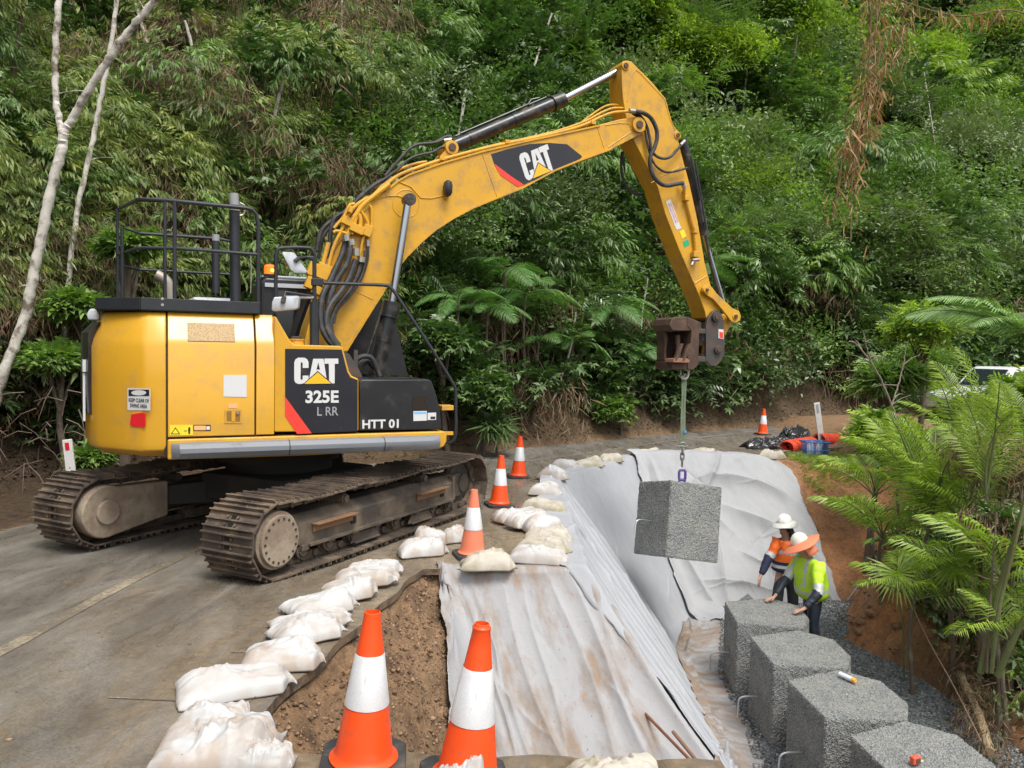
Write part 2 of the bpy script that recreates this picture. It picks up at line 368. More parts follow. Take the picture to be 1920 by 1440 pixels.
# painted lines
def strip(name, P, w, mat, lift=.005):
    P = smoothpath([(p[0], p[1], 0) for p in P], 10); b = MB(); V = []
    for i, p in enumerate(P):
        t = nrm(P[min(i+1, len(P)-1)]-P[max(i-1, 0)]); nn = np.array([-t[1], t[0], 0])
        for s_ in (-1, 1): q = p+nn*w/2*s_; V.append((q[0], q[1], float(B(q[1]))+lift))
    b.add(V, [(2*i, 2*i+1, 2*i+3, 2*i+2) for i in range(len(P)-1)]); return b.build(name, mat, smooth=0)
m = NT('worn_line_paint'); co = m.coord(); n1 = m.noise(co, 26, 8, .75); n2 = m.noise(co, 1.3, 4)
f = m.ramp(m.math('ADD', n1, m.math('MULTIPLY', n2, .5)), [(.72, (0, 0, 0)), (.98, (1, 1, 1))])
m.bsdf(m.mix(f, (.14, .115, .085), (.42, .36, .25)), .7, 0, m.bump(n1, .3, .005)); linemat = m.mat
tag(strip('centre_line', LINE, .11, linemat), 'worn cream centre line painted along the road', kind='structure')
tag(strip('survey_line', [onz(205, 1284, .3)[:2], onz(340, 1291, .3)[:2]], .018, linemat), kind='structure')
tag(strip('survey_line', [onz(432, 1200, .26)[:2], onz(515, 1198, .26)[:2]], .014, linemat), kind='structure')
tag(strip('survey_line', [onz(470, 1190, .26)[:2], onz(515, 1158, .26)[:2]], .014, linemat), kind='structure')

# gravel bed on the pit floor
m = NT('blue_gravel'); co = m.coord(); v1 = m.vor(co, 48, 'F1', 'Color'); vd = m.vor(co, 48); nn = m.noise(co, 3, 4)
sv = m.n('ShaderNodeSeparateColor'); m.link(v1, sv.inputs[0])
c = m.mix(sv.outputs[0], (.07, .08, .085), (.28, .30, .31)); c = m.mix(m.ramp(nn, [(.5, (0, 0, 0)), (.75, (.6,)*3)]), c, (.19, .15, .10))
m.bsdf(c, .6, 0, m.bump(m.math('SUBTRACT', 1, vd), 1.0, .02)); gravelmat = m.mat
gx = np.arange(1.6, 6.0, .05); gy = np.arange(4.6, 13.6, .05); X, Y = np.meshgrid(gx, gy); Z = gravel_z(X, Y)
Z = Z-np.clip((X-(east_edge(Y)+.15+.3*fbm(Y*1.5, X*1.5, 9)))*2, 0, 1.2)-np.clip((Y-(12.2-(X-4.6)*.9*(X > 4.6)))*.8, 0, 1)*(X > 4.3)
k = np.arange(X.size).reshape(X.shape); F_ = np.stack([k[:-1, :-1].ravel(), k[:-1, 1:].ravel(), k[1:, 1:].ravel(), k[1:, :-1].ravel()], 1)
rng = np.random.default_rng(4)
line_ = np.interp(Y, [5.6, 7.3, 8.9, 10.4, 12.9], [2.42, 2.62, 2.95, 3.02, 3.75]); Z = Z-np.clip((line_-.02-X)*3, 0, .3)
bed = np_mesh('gravel_bed', np.stack([X, Y, Z+.008*fbm(X*25, Y*25, 2)], -1).reshape(-1, 3), F_, gravelmat, smooth=True)
tag(bed, kind='structure')
# loose stones: low octahedra
def stones(name, P, size, mats, rng, squash=.7, mi=None):
    n = len(P); O = np.array([(1, 0, 0), (-1, 0, 0), (0, 1, 0), (0, -1, 0), (0, 0, 1), (0, 0, -1)], float)
    S = size[:, None]*rng.uniform(.6, 1.3, (n, 3))*np.array([1, 1, squash]); a = rng.uniform(0, 6.28, n)
    V = O[None]*S[:, None]; V = V+rng.normal(0, .18, V.shape)*size[:, None, None]
    ca, sa = np.cos(a)[:, None], np.sin(a)[:, None]; W = np.stack([V[..., 0]*ca-V[..., 1]*sa, V[..., 0]*sa+V[..., 1]*ca, V[..., 2]], -1)+P[:, None]
    T = np.array([(0, 2, 4), (2, 1, 4), (1, 3, 4), (3, 0, 4), (2, 0, 5), (1, 2, 5), (3, 1, 5), (0, 3, 5)])
    return np_mesh(name, W.reshape(-1, 3), (T[None]+6*np.arange(n)[:, None, None]).reshape(-1, 3), mats, mi=None if mi is None else np.repeat(mi, 8))
g1 = simple('gravel_stone', (.16, .175, .185), .6, var=.5, vscale=30); 
n = 42000; px = rng.uniform(1.7, 6.0, n); py = rng.uniform(4.8, 12.6, n)
zz = gravel_z(px, py); ok = (px > np.interp(py, [5.6, 7.3, 8.9, 10.4, 12.9], [2.42, 2.62, 2.95, 3.02, 3.75])-.12) & (px < east_edge(py)+.25+.25*fbm(py*1.5, px*1.5, 9)) & (zz > pit_rel(px, py)+B(py)-.15); px, py, zz = px[ok], py[ok], zz[ok]
m = NT('gravel_stones'); rnd = m.n('ShaderNodeNewGeometry').outputs['Random Per Island']
m.bsdf(m.ramp(rnd, [(0, (.05, .058, .064)), (.5, (.15, .165, .175)), (.85, (.26, .275, .28)), (1, (.42, .41, .38))]), .55); gsm = m.mat
tag(stones('gravel', np.c_[px, py, zz+.004], rng.uniform(.010, .021, len(px)), gsm, rng), 'crushed blue-grey gravel spread over the pit floor', kind='stuff')
# clods of soil
m = NT('clod'); rnd = m.n('ShaderNodeNewGeometry').outputs['Random Per Island']; co = m.coord()
m.bsdf(m.mix(1.0, m.ramp(rnd, [(0, (.10, .06, .035)), (.5, (.22, .135, .075)), (1, (.34, .22, .13))]), m.ramp(m.noise(co, 30, 4), [(.3, (.6,)*3), (.7, (1.3,)*3)]), 'MULTIPLY'), .8, 0, m.bump(m.noise(co, 60, 4), .6, .01)); clodm = m.mat
n = 9000; px = rng.uniform(-1.4, .3, n); py = rng.uniform(3.5, 7.5, n); ok = (px > xw(py)+.03); px, py = px[ok], py[ok]
sz = rng.gamma(1.5, .004, len(px))+.005
tag(stones('soil_clod', np.c_[px, py, G(px, py)+sz*.3], np.minimum(sz, .03), clodm, rng), 'brown clods of dug soil in the trench', kind='stuff')
n = 5200; px = rng.uniform(4.7, 9, n); py = rng.uniform(5, 15, n); ok = (px > east_edge(py)+.1) & (rng.random(n) < .9); px, py = px[ok], py[ok]; sz = rng.gamma(1.2, .007, len(px))+.005
tag(stones('earth_clod', np.c_[px, py, G(px, py)+sz*.3], np.where(rng.random(len(sz)) < .02, sz*4+.03, sz).clip(0, .11), clodm, rng), 'loose earth and small rocks on the slope beside the gravel', kind='stuff')
n = 500; px = rng.uniform(-6, .5, n); py = rng.uniform(2, 15, n); ok = bank_t(px, py) < 0; ok &= (px < xw(py)-.02) | (py < 3.4) | (py > 8); px, py = px[ok], py[ok]; sz = rng.gamma(1.2, .003, len(px))+.003
tag(stones('grit', np.c_[px, py, B(py)+sz*.2], sz, clodm, rng), 'scattered grit on the road', kind='stuff')
# ================================================================ geotextile sheets
def zcloth(x, y):
    r = pit_rel(x, y); return B(y)+r-.035*np.clip(-r/.25, 0, 1)+.012
def resample(P, n):
    P = np.array(smoothpath([(p[0], p[1], 0) for p in P], 12))[:, :2]; L = np.r_[0, np.cumsum(np.hypot(*np.diff(P, axis=0).T))]
    return np.stack([np.interp(np.linspace(0, L[-1], n), L, P[:, i]) for i in (0, 1)], 1)
def crease(S, T, p, q, w, amp, lip=0.0):
    """fold along the segment p-q in sheet metres; lip>0 makes one flank steep"""
    dx, dy = q[0]-p[0], q[1]-p[1]; L = math.hypot(dx, dy)+1e-6; t = np.clip(((S-p[0])*dx+(T-p[1])*dy)/L/L, 0, 1)
    bow = .07*L*np.sin(3.1*t+p[0]*7); sx = S-p[0]-t*dx; sy = T-p[1]-t*dy
    d = np.hypot(sx, sy)*np.sign(dx*(T-p[1])-dy*(S-p[0])+1e-9)+bow*t*(1-t)*1.6
    end = np.sin(np.pi*np.clip(t, .03, .97))**.6; end = np.where((t <= 0) | (t >= 1), end*np.exp(-np.hypot(sx, sy)/w), end)
    ww = np.where(d > 0, w, w*(1-.85*lip))
    return amp*end*np.exp(-(np.abs(d)/ww)**1.25)
def sheet(name, top, bot, folds, mat, seed, ns, nt, lift=0.0, dirt=.3, ragged=.03, hem=0.0, fine=.012, nrandom=40, rdir=(0, 1), spread=.35, ramp_=(.010, .03), bulge=.03):
    rg = random.Random(seed); A = resample(top, ns); Bm = resample(bot, ns); tt = np.linspace(0, 1, nt)
    # even spacing down the real surface of every column
    X = np.zeros((nt, ns)); Y = np.zeros((nt, ns)); T = np.zeros((nt, ns)); LS = np.hypot(*(A[-1]-A[0])); S = np.broadcast_to(np.linspace(0, 1, ns)*np.hypot(*np.diff(A, axis=0).T).sum(), (nt, ns)).copy()
    for i in range(ns):
        u = np.linspace(0, 1, 160); px = A[i, 0]+(Bm[i, 0]-A[i, 0])*u; py = A[i, 1]+(Bm[i, 1]-A[i, 1])*u; pz = zcloth(px, py)
        L = np.r_[0, np.cumsum(np.sqrt(np.diff(px)**2+np.diff(py)**2+np.diff(pz)**2))]; l = tt*(L[-1]+ragged*fbm(i*.13, seed, seed)*1.6); uu = np.interp(l, L, u)
        X[:, i] = np.interp(uu, u, px); Y[:, i] = np.interp(uu, u, py); T[:, i] = l
    rag = ragged*fbm(T*3.5, T*0+seed, seed+3)*1.2
    X[:, 0] += rag[:, 0]; X[:, -1] += rag[:, -1]
    Z = zcloth(X, Y)+lift
    P = np.stack([X, Y, Z], -1); du = np.gradient(P, axis=1); dv = np.gradient(P, axis=0); N = np.cross(dv, du); N /= np.linalg.norm(N, axis=-1, keepdims=True)+1e-9
    N *= np.sign(N[..., 2:3]+1e-9); 
    for _ in range(6): N[1:-1, 1:-1] = (N[1:-1, 1:-1]+N[:-2, 1:-1]+N[2:, 1:-1]+N[1:-1, :-2]+N[1:-1, 2:])/5
    W = bulge*(fbm(S*.9, T*.7, seed)+.4)+fine*fbm(S*6, T*2.5, seed+5, 3)*.7
    for f in folds: W = W+crease(S, T, *f)
    Sm, Tm = S.max(), T.max()
    for _ in range(nrandom):
        a = math.atan2(rdir[1], rdir[0])+rg.gauss(0, spread); L = rg.uniform(.3, 1.5); p = (rg.uniform(0, Sm), rg.uniform(-.1, Tm)); q = (p[0]+L*math.cos(a), p[1]+L*math.sin(a))
        W = W+crease(S, T, p, q, rg.uniform(.012, .05), rg.uniform(*ramp_)*rg.choice((1, 1, -.7)), rg.uniform(0, .9))
    P = P+N*np.maximum(W, -.012)[..., None]
    dd = np.clip((.5*np.exp(-T/.14) if dirt > .4 else 0)+dirt+.45*fbm(S*4.5, T*.6, seed+9)+.5*fbm(S*11, T*1.8, seed+11)+.25*fbm(S*5, T*5, seed+15)+.25*fbm(S*30, T*9, seed+12), 0, 1)
    k = np.arange(ns*nt).reshape(nt, ns); F_ = np.stack([k[:-1, :-1].ravel(), k[1:, :-1].ravel(), k[1:, 1:].ravel(), k[:-1, 1:].ravel()], 1)
    o = np_mesh(name, P.reshape(-1, 3), F_, mat, smooth=True, attrs={'dirt': dd.ravel()})
    sm = o.modifiers.new('thick', 'SOLIDIFY'); sm.thickness = .006; sm.offset = -1
    return o
def clothmat(name, col, dcol, amt, spots=.5):
    m = NT(name); co = m.coord(); a = m.attr('dirt', 'Fac'); n1 = m.noise(co, 5, 8, .7); n2 = m.noise(m.scaled(co, 1, 1, .35), 26, 6, .75); w = m.noise(co, 400, 2)
    c = m.mix(n1, tuple(q*.93 for q in col), tuple(min(1, q*1.06) for q in col))
    d = m.math('MULTIPLY', m.ramp(m.math('ADD', a, m.math('MULTIPLY', m.math('SUBTRACT', n1, .5), .8)), [(.30, (0, 0, 0)), (.85, (1, 1, 1))]), amt, True)
    c = m.mix(d, c, dcol)
    sp = m.ramp(m.math('ADD', n2, m.math('MULTIPLY', a, .14)), [(.66, (0, 0, 0)), (.72, (1, 1, 1))]); c = m.mix(m.math('MULTIPLY', sp, spots), c, (.36, .19, .09))
    sp2 = m.ramp(m.noise(m.scaled(co, 1.5, 1, 1), 34, 2, .4), [(.73, (0, 0, 0)), (.75, (1, 1, 1))]); c = m.mix(m.math('MULTIPLY', sp2, .7*spots), c, (.10, .07, .05))
    m.bsdf(c, .75, 0, m.bump(w, .15, .002, m.bump(m.noise(co, 16, 6, .7), .35, .02, m.bump(n1, .15, .01))), .25); return m.mat
cl_dirty = clothmat('geotextile_dirty', (.35, .35, .355), (.23, .165, .11), .8, .75)
cl_clean = clothmat('geotextile', (.36, .37, .39), (.42, .43, .35), .30, .3)
cl_far = clothmat('geotextile_far', (.38, .385, .395), (.44, .47, .41), .22, .12)
# dirty sheet over the end of the bench
topA = [(-.72, 7.64), (-.2, 7.60), (.4, 7.60), (1.3, 7.72)]; botA = [(-.42, 5.6), (.35, 5.15), (1.5, 4.9), (2.95, 6.1)]
fA = [((.02, .0), (.25, 1.3), .05, .07, .3), ((.12, .05), (.55, 1.9), .05, .05, .5), ((.25, .05), (.8, 2.6), .045, .045, .7), ((.05, .1), (.06, 1.0), .03, .05, .6), ((.62, .3), (.95, 2.9), .05, .045, .6), ((1.05, .2), (1.15, 3.0), .05, .05, .5), ((1.25, .15), (1.42, 2.8), .05, .05, .7),
      ((1.45, .1), (1.35, 3.0), .06, .05, .6), ((.45, .6), (.62, 2.8), .03, .035, .8), ((.8, .3), (.82, 2.2), .03, .03, .8), ((.1, .25), (1.4, .12), .06, .025, .2), ((1.55, .2), (1.6, 2.9), .05, .06, .6)]
oA = sheet('geotextile_sheet', topA, botA, fA, cl_dirty, 3, 230, 260, dirt=.42, nrandom=36, rdir=(.1, 1), spread=.25, ramp_=(.008, .022))
tag(oA, 'mud-stained grey geotextile sheet hanging over the end of the bench, closest to the camera', 'geotextile sheet', 'geotextile sheets lining the pit')
topB = [(.18, 7.82), (.32, 8.5), (.36, 9.9), (.44, 11.6), (.62, 13.4), (1.45, 15.1), (3.0, 15.95)]; botB = [(2.05, 6.25), (2.6, 7.9), (2.93, 9.8), (3.12, 11.4), (3.4, 12.5), (3.7, 13.0), (4.1, 13.2)]
fB = [((.1, .5), (.35, 3.6), .05, .05, .7), ((.45, .45), (.7, 3.8), .06, .05, .5), ((.9, .5), (.95, 3.5), .05, .045, .7), ((1.3, .5), (1.5, 3.9), .06, .055, .6), ((1.0, .3), (2.6, .9), .05, .04, .7), ((1.8, .4), (2.3, 3.7), .06, .05, .6), ((2.6, .3), (3.0, 3.9), .06, .05, .8),
      ((3.5, .4), (3.6, 3.9), .07, .06, .6), ((4.4, .3), (4.0, 3.9), .07, .06, .7), ((5.4, .3), (4.8, 3.6), .08, .07, .6), ((5.0, .2), (7.2, .5), .05, .06, .9), ((.2, 2.6), (1.6, 3.6), .05, .05, .8), ((1.2, 3.3), (3.2, 3.8), .05, .06, .8), ((2.4, 3.2), (3.9, 3.9), .04, .05, .9), ((.6, 3.4), (1.3, 2.5), .04, .04, .9)]
oB = sheet('geotextile_sheet', topB, botB, fB, cl_clean, 11, 420, 250, lift=.02, dirt=.16, ragged=.05, nrandom=70, rdir=(.15, 1), spread=.55, ramp_=(.008, .030))
tag(oB, 'pale blue-grey geotextile sheet draped down the long side slope of the pit', 'geotextile sheet', 'geotextile sheets lining the pit')
topC = [(2.4, 15.75), (3.7, 16.05), (5.0, 15.95), (5.75, 15.6)]; botC = [(3.15, 12.55), (3.9, 12.6), (4.9, 12.6), (6.0, 12.9)]
fC = [((.1, .9), (1.6, 2.2), .16, .15, .85), ((1.0, 1.05), (3.3, .95), .14, .17, .95), ((1.9, .2), (1.2, 1.5), .10, .10, .7), ((1.5, 1.6), (3.4, 2.15), .17, .15, .85), ((.3, 2.0), (.8, 3.8), .10, .10, .8), ((1.2, 2.2), (1.0, 3.9), .09, .09, .8), ((.6, 3.1), (2.2, 3.4), .08, .11, .9), ((2.3, 2.4), (2.0, 4.0), .10, .10, .8),
      ((2.7, 1.3), (3.3, 3.5), .09, .09, .8), ((.4, .3), (.5, 1.6), .09, .08, .7), ((1.6, 2.6), (2.6, 3.0), .07, .10, .9), ((2.6, 3.2), (3.4, 3.0), .07, .09, .9)]
oC = sheet('geotextile_sheet', topC, botC, fC, cl_far, 23, 260, 280, lift=.035, dirt=.12, ragged=.06, nrandom=34, rdir=(.8, .5), spread=1.6, ramp_=(.008, .03), bulge=.12)
tag(oC, 'crumpled light grey geotextile sheet over the far end of the pit behind the workers', 'geotextile sheet', 'geotextile sheets lining the pit')
# muddied apron of the same cloth lying on the pit floor beside the blocks
topD = [(1.75, 6.3), (2.05, 7.7), (2.3, 9.4), (2.45, 11.0), (2.9, 12.5)]; botD = [(2.45, 5.6), (2.66, 7.3), (2.93, 8.9), (3.02, 10.4), (3.7, 12.9)]
oD = sheet('geotextile_apron', topD, botD, [((.3, .05), (2.6, .3), .05, .07, .5), ((1.8, .2), (3.9, .1), .05, .08, .6), ((3.6, .3), (5.6, .2), .06, .09, .5)], cl_dirty, 31, 360, 70, lift=.06, dirt=.5, ragged=.06, nrandom=90, rdir=(1, .2), spread=.9, ramp_=(.015, .05), bulge=.02)
tag(oD, 'muddy strip of grey geotextile bunched on the pit floor along the backs of the blocks', 'geotextile sheet')

# ================================================================ concrete blocks
m = NT('no_fines_concrete'); co = m.coord(); vc = m.vor(co, 78, 'F1', 'Color'); vd = m.vor(co, 78); sv = m.n('ShaderNodeSeparateColor'); m.link(vc, sv.inputs[0]); n1 = m.noise(co, 4, 5); n2 = m.noise(co, 30, 5, .7)
c = m.mix(sv.outputs[0], (.20, .212, .208), (.33, .345, .335)); c = m.mix(m.ramp(vd, [(.45, (0, 0, 0)), (.75, (.8,)*3)]), c, (.085, .09, .086)); c = m.mix(m.ramp(n2, [(.55, (0, 0, 0)), (.66, (.85,)*3)]), c, (.07, .074, .07))
c = m.mix(m.ramp(n1, [(.35, (.0,)*3), (.7, (.35,)*3)]), c, (.42, .40, .35))
m.bsdf(c, .85, 0, m.bump(m.math('SUBTRACT', 1, vd), .8, .016), .3); blockmat = m.mat
galv = simple('galvanised_steel', (.55, .57, .58), .35, .9, bump=.1)
BS = [(0, 0), (0, -.85), (.76, -.92), (.98, -.58), (1.0, -.05), (.68, .24)]
def block_mesh():
    P = []
    for i in range(6):
        a, b = np.array(BS[i]), np.array(BS[(i+1) % 6]); n = int(np.hypot(*(b-a))/.016); e0 = a+(b-a)*.02; e1 = b-(b-a)*.02
        P += [e0+(e1-e0)*k/n for k in range(n+1)]
    P = [Vector((float(p[0]), float(p[1]))) for p in P]; n = len(P); Hh = 1.02; nz = 56; rg = np.random.default_rng(5); b = MB()
    zs = np.linspace(0, 1, nz); rings = []
    for q, t in enumerate(zs):
        ins = .012 if q in (0, nz-1) else 0
        rings.append([(p.x+(.48-p.x)*ins, p.y+(-.34-p.y)*ins, -Hh+Hh*t) for p in P])
    b.ringloft(rings, caps=False)
    cen = (.48, -.34); inner = [Vector((p.x+(cen[0]-p.x)*.012, p.y+(cen[1]-p.y)*.012)) for p in P]
    pts = [Vector((x, y)) for x in np.arange(.0, 1.0, .018) for y in np.arange(-.95, .3, .018)]
    V2, E2, F2, *_ = delaunay_2d_cdt(inner+pts, [], [list(range(n))], 1, 1e-4)
    b.add([(p.x, p.y, 0) for p in V2], [list(f) for f in F2]); b.add([(p.x, p.y, -Hh) for p in inner], [list(range(n))])
    V = np.array(b.v); key = np.round(V*500).astype(int); h = _hash(key[:, 0]*31+key[:, 2]*977, key[:, 1]*131+key[:, 2]*57, 3)-.5; h2 = _hash(key[:, 0]*17+key[:, 1]*977, key[:, 2]*131, 8)-.5; h3 = _hash(key[:, 1]*17+key[:, 0], key[:, 2]*31+7, 18)-.5
    lump = fbm(V[:, 0]*6+V[:, 2]*3, V[:, 1]*6+V[:, 2]*5, 2)*.006
    V += np.stack([h*.012+lump, h2*.012+lump, h3*.010], 1); b.v = V.tolist(); return b
bm_b = block_mesh()
def bar(path): b = MB(); b.tube(smoothpath(path, 5), .0115, 8); return b
blk = thing('concrete_block', 'second grey porous concrete block from the two workers', 'concrete block', (2.97, 9.28, -1.29), 0, 'porous concrete blocks in the pit')
bm_b.build('block_body', blockmat, blk, smooth=0)
bar([(.02, -.42, -.56), (-.16, -.43, -.555), (-.235, -.435, -.575), (-.255, -.436, -.64), (-.255, -.436, -.80)]).build('dowel_bar', galv, blk)
b = MB(); b.lathe([(0, .004), (.028, .006), (.034, -.01)], 12, (.47, -.33, .002)); b.lathe([(0, .012), (.010, .010), (.012, 0)], 8, (.47, -.33, .004)); b.build('lifting_anchor', galv, blk)
for (px, py, rz, lab, cap) in [(3.02, 10.60, -5, 'grey porous concrete block both workers rest their hands on', 0), (2.98, 8.03, 4, 'grey porous concrete block with a white marking tube lying on top', 0), (3.13, 6.86, 5, 'grey porous concrete block nearest the camera with a small orange tool on it', 0)]:
    o = copy_tree(blk); o.location = (px, py, -1.29); o.rotation_euler = (0, 0, math.radians(rz)); o['label'] = lab

# block on the hoist
HB = at(1273, 978, 11.35)
hb = copy_tree(blk); hb['label'] = 'grey porous concrete block hanging in mid-air from the lifting strap'
Rw = Matrix.Rotation(math.radians(5.5), 4, 'Y')@Matrix.Rotation(math.radians(-13.5), 4, 'X')@Matrix.Rotation(math.radians(20), 4, 'Z')@Matrix.Scale(1.05, 4)@Matrix.Translation((-.49, .35, .51))
hb.matrix_world = Matrix.Translation(Vector([float(q) for q in HB]))@Rw
# sling
HK = at(1283, 693, 11.45); CT = at(1279, 897, 11.35)
sl = thing('lifting_sling', 'long green lifting strap with shackle, chain and purple clutch above the hanging block', 'lifting sling', HK)
def rel(p): return np.array(p)-HK
steel = simple('worn_steel', (.32, .31, .29), .4, .85, var=.3, bump=.2)
p0, p1 = rel(at(1282.5, 712, 11.44)), rel(at(1279.8, 838, 11.38))
b = MB(); off = np.array([.016, 0, 0]); n = 12
for q in (-1, 1):
    ring = [[p0+(p1-p0)*t+off*q+np.array([sx*.019, sy*.006, 0])+np.array([.004*math.sin(9*t+q), 0, 0]) for sx, sy in ((-1, -1), (1, -1), (1, 1), (-1, 1))] for t in np.linspace(0, 1, n)]; b.ringloft(ring)
b.build('strap', simple('green_webbing', (.16, .20, .13), .8, var=.3, vscale=12, bump=.4, bscale=300), sl, smooth=0)
b = MB(); pm = p0+(p1-p0)*.77; b.box(pm+np.array([.03, -.02, 0]), (.035, .012, .04)); b.build('blue_tag', simple('blue_tag', (.08, .32, .62), .4), sl)
def link(b, c, w, h, r, ax='x'):
    P = []
    for k in range(16):
        a = 2*math.pi*k/16; x = w/2*math.cos(a); z = (h/2-w/2)*(1 if math.sin(a) > 0 else -1)+w/2*math.sin(a)
        P.append(np.array(c)+(np.array([x, 0, z]) if ax == 'x' else np.array([0, x, z])))
    b.tube(P, r, 8, closed=True)
b = MB(); link(b, (0, 0, -.02), .11, .20, .014); link(b, (0, 0, -.11), .07, .13, .012, 'y'); b.build('hook_shackle', steel, sl)
b = MB(); q = p1+np.array([0, 0, .01]); link(b, q, .11, .11, .011); b.cyl(q+np.array([-.085, 0, -.0]), q+np.array([.085, 0, 0]), .012, seg=10); link(b, q+np.array([0, 0, -.075]), .05, .11, .010, 'y'); link(b, q+np.array([0, 0, -.15]), .05, .12, .010); link(b, q+np.array([0, 0, -.24]), .05, .13, .010, 'y'); b.build('chain', steel, sl)
b = MB(); c = rel(CT); b_ = []
for (w, h, dz) in ((.115, .17, .05), (.10, .12, -.07)):
    P = []
    for k in range(20):
        a = 2*math.pi*k/20; P.append(c+np.array([w/2*.8*np.clip(1.25*math.cos(a), -1, 1), 0, dz+h/2*.85*np.clip(1.2*math.sin(a), -1, 1)]))
    b.tube(P, .020, 8, closed=True)
b.build('ring_clutch', simple('purple_paint', (.10, .05, .30), .4, var=.3, dirt=(.2, .2, .22)), sl)

# ================================================================ traffic cones
orange_c = simple('cone_orange', (.90, .085, .012), .42, var=.08, vscale=6, dirt=(.45, .10, .04), dscale=10, dlo=.58, dhi=.72)
orange_old = simple('cone_orange_faded', (.80, .22, .12), .6, var=.12, vscale=5, dirt=(.5, .26, .16), dscale=5, dlo=.5, dhi=.75)
m = NT('reflective_white'); co = m.coord(); hx = m.vor(m.scaled(co, 1, 1, 1), 190); n1 = m.noise(co, 7, 6, .7); n3 = m.noise(m.scaled(co, 6, 6, 1), 9, 4, .7)
c = m.mix(m.ramp(hx, [(.3, (0, 0, 0)), (.55, (.35,)*3)]), (.72, .73, .74), (.5, .52, .54)); c = m.mix(m.ramp(n1, [(.55, (0, 0, 0)), (.8, (.6,)*3)]), c, (.42, .40, .36)); c = m.mix(m.ramp(n3, [(.62, (0, 0, 0)), (.7, (.5,)*3)]), c, (.30, .27, .24))
m.bsdf(c, .3, .15, m.bump(hx, .1, .002)); refl = m.mat
rubber = simple('black_rubber', (.035, .036, .038), .75, var=.3, vscale=8, bump=.3, dirt=(.16, .14, .11), dscale=7, dlo=.5, dhi=.8)
def cone(ring_top, om, label, lean=(0, 0)):
    t = thing('traffic_cone', label, 'traffic cone', group='orange traffic cones')
    b = MB(); P = []; s_, ch = .19, .05
    P = [(-s_+ch, -s_), (s_-ch, -s_), (s_, -s_+ch), (s_, s_-ch), (s_-ch, s_), (-s_+ch, s_), (-s_, s_-ch), (-s_, -s_+ch)]
    b.prism([(x, y, 0) for x, y in P], [(x*.985, y*.985, .032) for x, y in P]); b.build('base', rubber, t, bevel=.006)
    pr = [(.150, .033), (.153, .045), (.135, .055), (.127, .075)]
    r = lambda z: .127+(.037-.127)*(z-.075)/(.68-.075)
    pr += [(r(z), z) for z in np.linspace(.12, .672, 9)]
    pr += [(.040, .676), (.041, .684), (.033, .690), (.032, .700), (.027, .702), (.026, .66), (.030, .50)] if ring_top else [(.037, .69), (.036, .698), (.031, .70), (.029, .66), (.030, .5)]
    b = MB(); b.lathe(pr, 40, caps=False); b.build('cone_body', om, t, smooth=50)
    z0, z1 = .285, .515; b = MB(); b.lathe([(r(z0)+.001, z0), (r(z0)+.0035, z0+.002), (r(z1)+.0035, z1-.002), (r(z1)+.001, z1)], 40, caps=False); b.build('reflective_band', refl, t, smooth=50)
    return t
c1 = cone(False, orange_c, 'bright orange cone in front of the brown trench, left of the nearest two')
def put(o, u, v, y=None, rz=0, tilt=(0, 0)):
    p = onz(u, v, 0.0) if y is None else at(u, v, y); p[2] = float(B(p[1]))+.004; o.location = p.tolist(); o.rotation_euler = (tilt[0], tilt[1], rz)
put(c1, 681, 1430, 3.38, .12, (0, .05))
c2 = cone(True, orange_c, 'bright orange cone with a stepped top ring, before the grey sheet'); put(c2, 874, 1448, 3.22, .2, (0, .085))
c3 = cone(False, orange_old, 'faded pinkish-orange cone beside the sandbags at the bench corner'); put(c3, 885.5, 1043, rz=.3, tilt=(0, .015))
for u, v, rz, lab in [(936, 948, .3, 'orange cone half hidden behind the front end of the track'), (972, 895, .15, 'orange cone standing alone on the road beyond the tracks'), (1430, 815, .2, 'small far orange cone behind the black plastic sheeting')]:
    o = copy_tree(c1); put(o, u, v, rz=rz, tilt=(0, .03)); o['label'] = lab

# ================================================================ sandbags
m = NT('woven_bag'); co = m.coord(); a = m.attr('dirt', 'Fac'); n1 = m.noise(co, 9, 7, .7); rn = m.n('ShaderNodeObjectInfo').outputs['Random']; wv = m.noise(m.scaled(co, 1, .15, 1), 240, 2)
d = m.ramp(m.math('ADD', m.math('MULTIPLY', a, .55), m.math('MULTIPLY', n1, .7)), [(.46, (0, 0, 0)), (.74, (1, 1, 1))])
dirtc = m.mix(n1, (.26, .165, .10), (.38, .28, .19)); c = m.mix(m.math('MULTIPLY', d, m.math('ADD', .32, m.math('MULTIPLY', rn, .5))), (.50, .50, .49), dirtc)
c = m.mix(m.ramp(m.noise(co, 30, 3), [(.72, (0, 0, 0)), (.76, (.8,)*3)]), c, (.16, .10, .07))
m.bsdf(c, .65, 0, m.bump(wv, .12, .002, m.bump(n1, .2, .01)), .3); bagwhite = m.mat
def bagmat2(nm, base, dc, k):
    m = NT(nm); co = m.coord(); a = m.attr('dirt', 'Fac'); n1 = m.noise(co, 8, 7, .7)
    d = m.ramp(m.math('ADD', m.math('MULTIPLY', a, .6), m.math('MULTIPLY', n1, .7)), [(.5, (0, 0, 0)), (.82, (1, 1, 1))])
    m.bsdf(m.mix(m.math('MULTIPLY', d, k), base, dc), .7, 0, m.bump(m.noise(co, 60, 4), .25, .005), .25); return m.mat
bagtan = bagmat2('woven_bag_tan', (.49, .45, .38), (.30, .27, .17), .8)
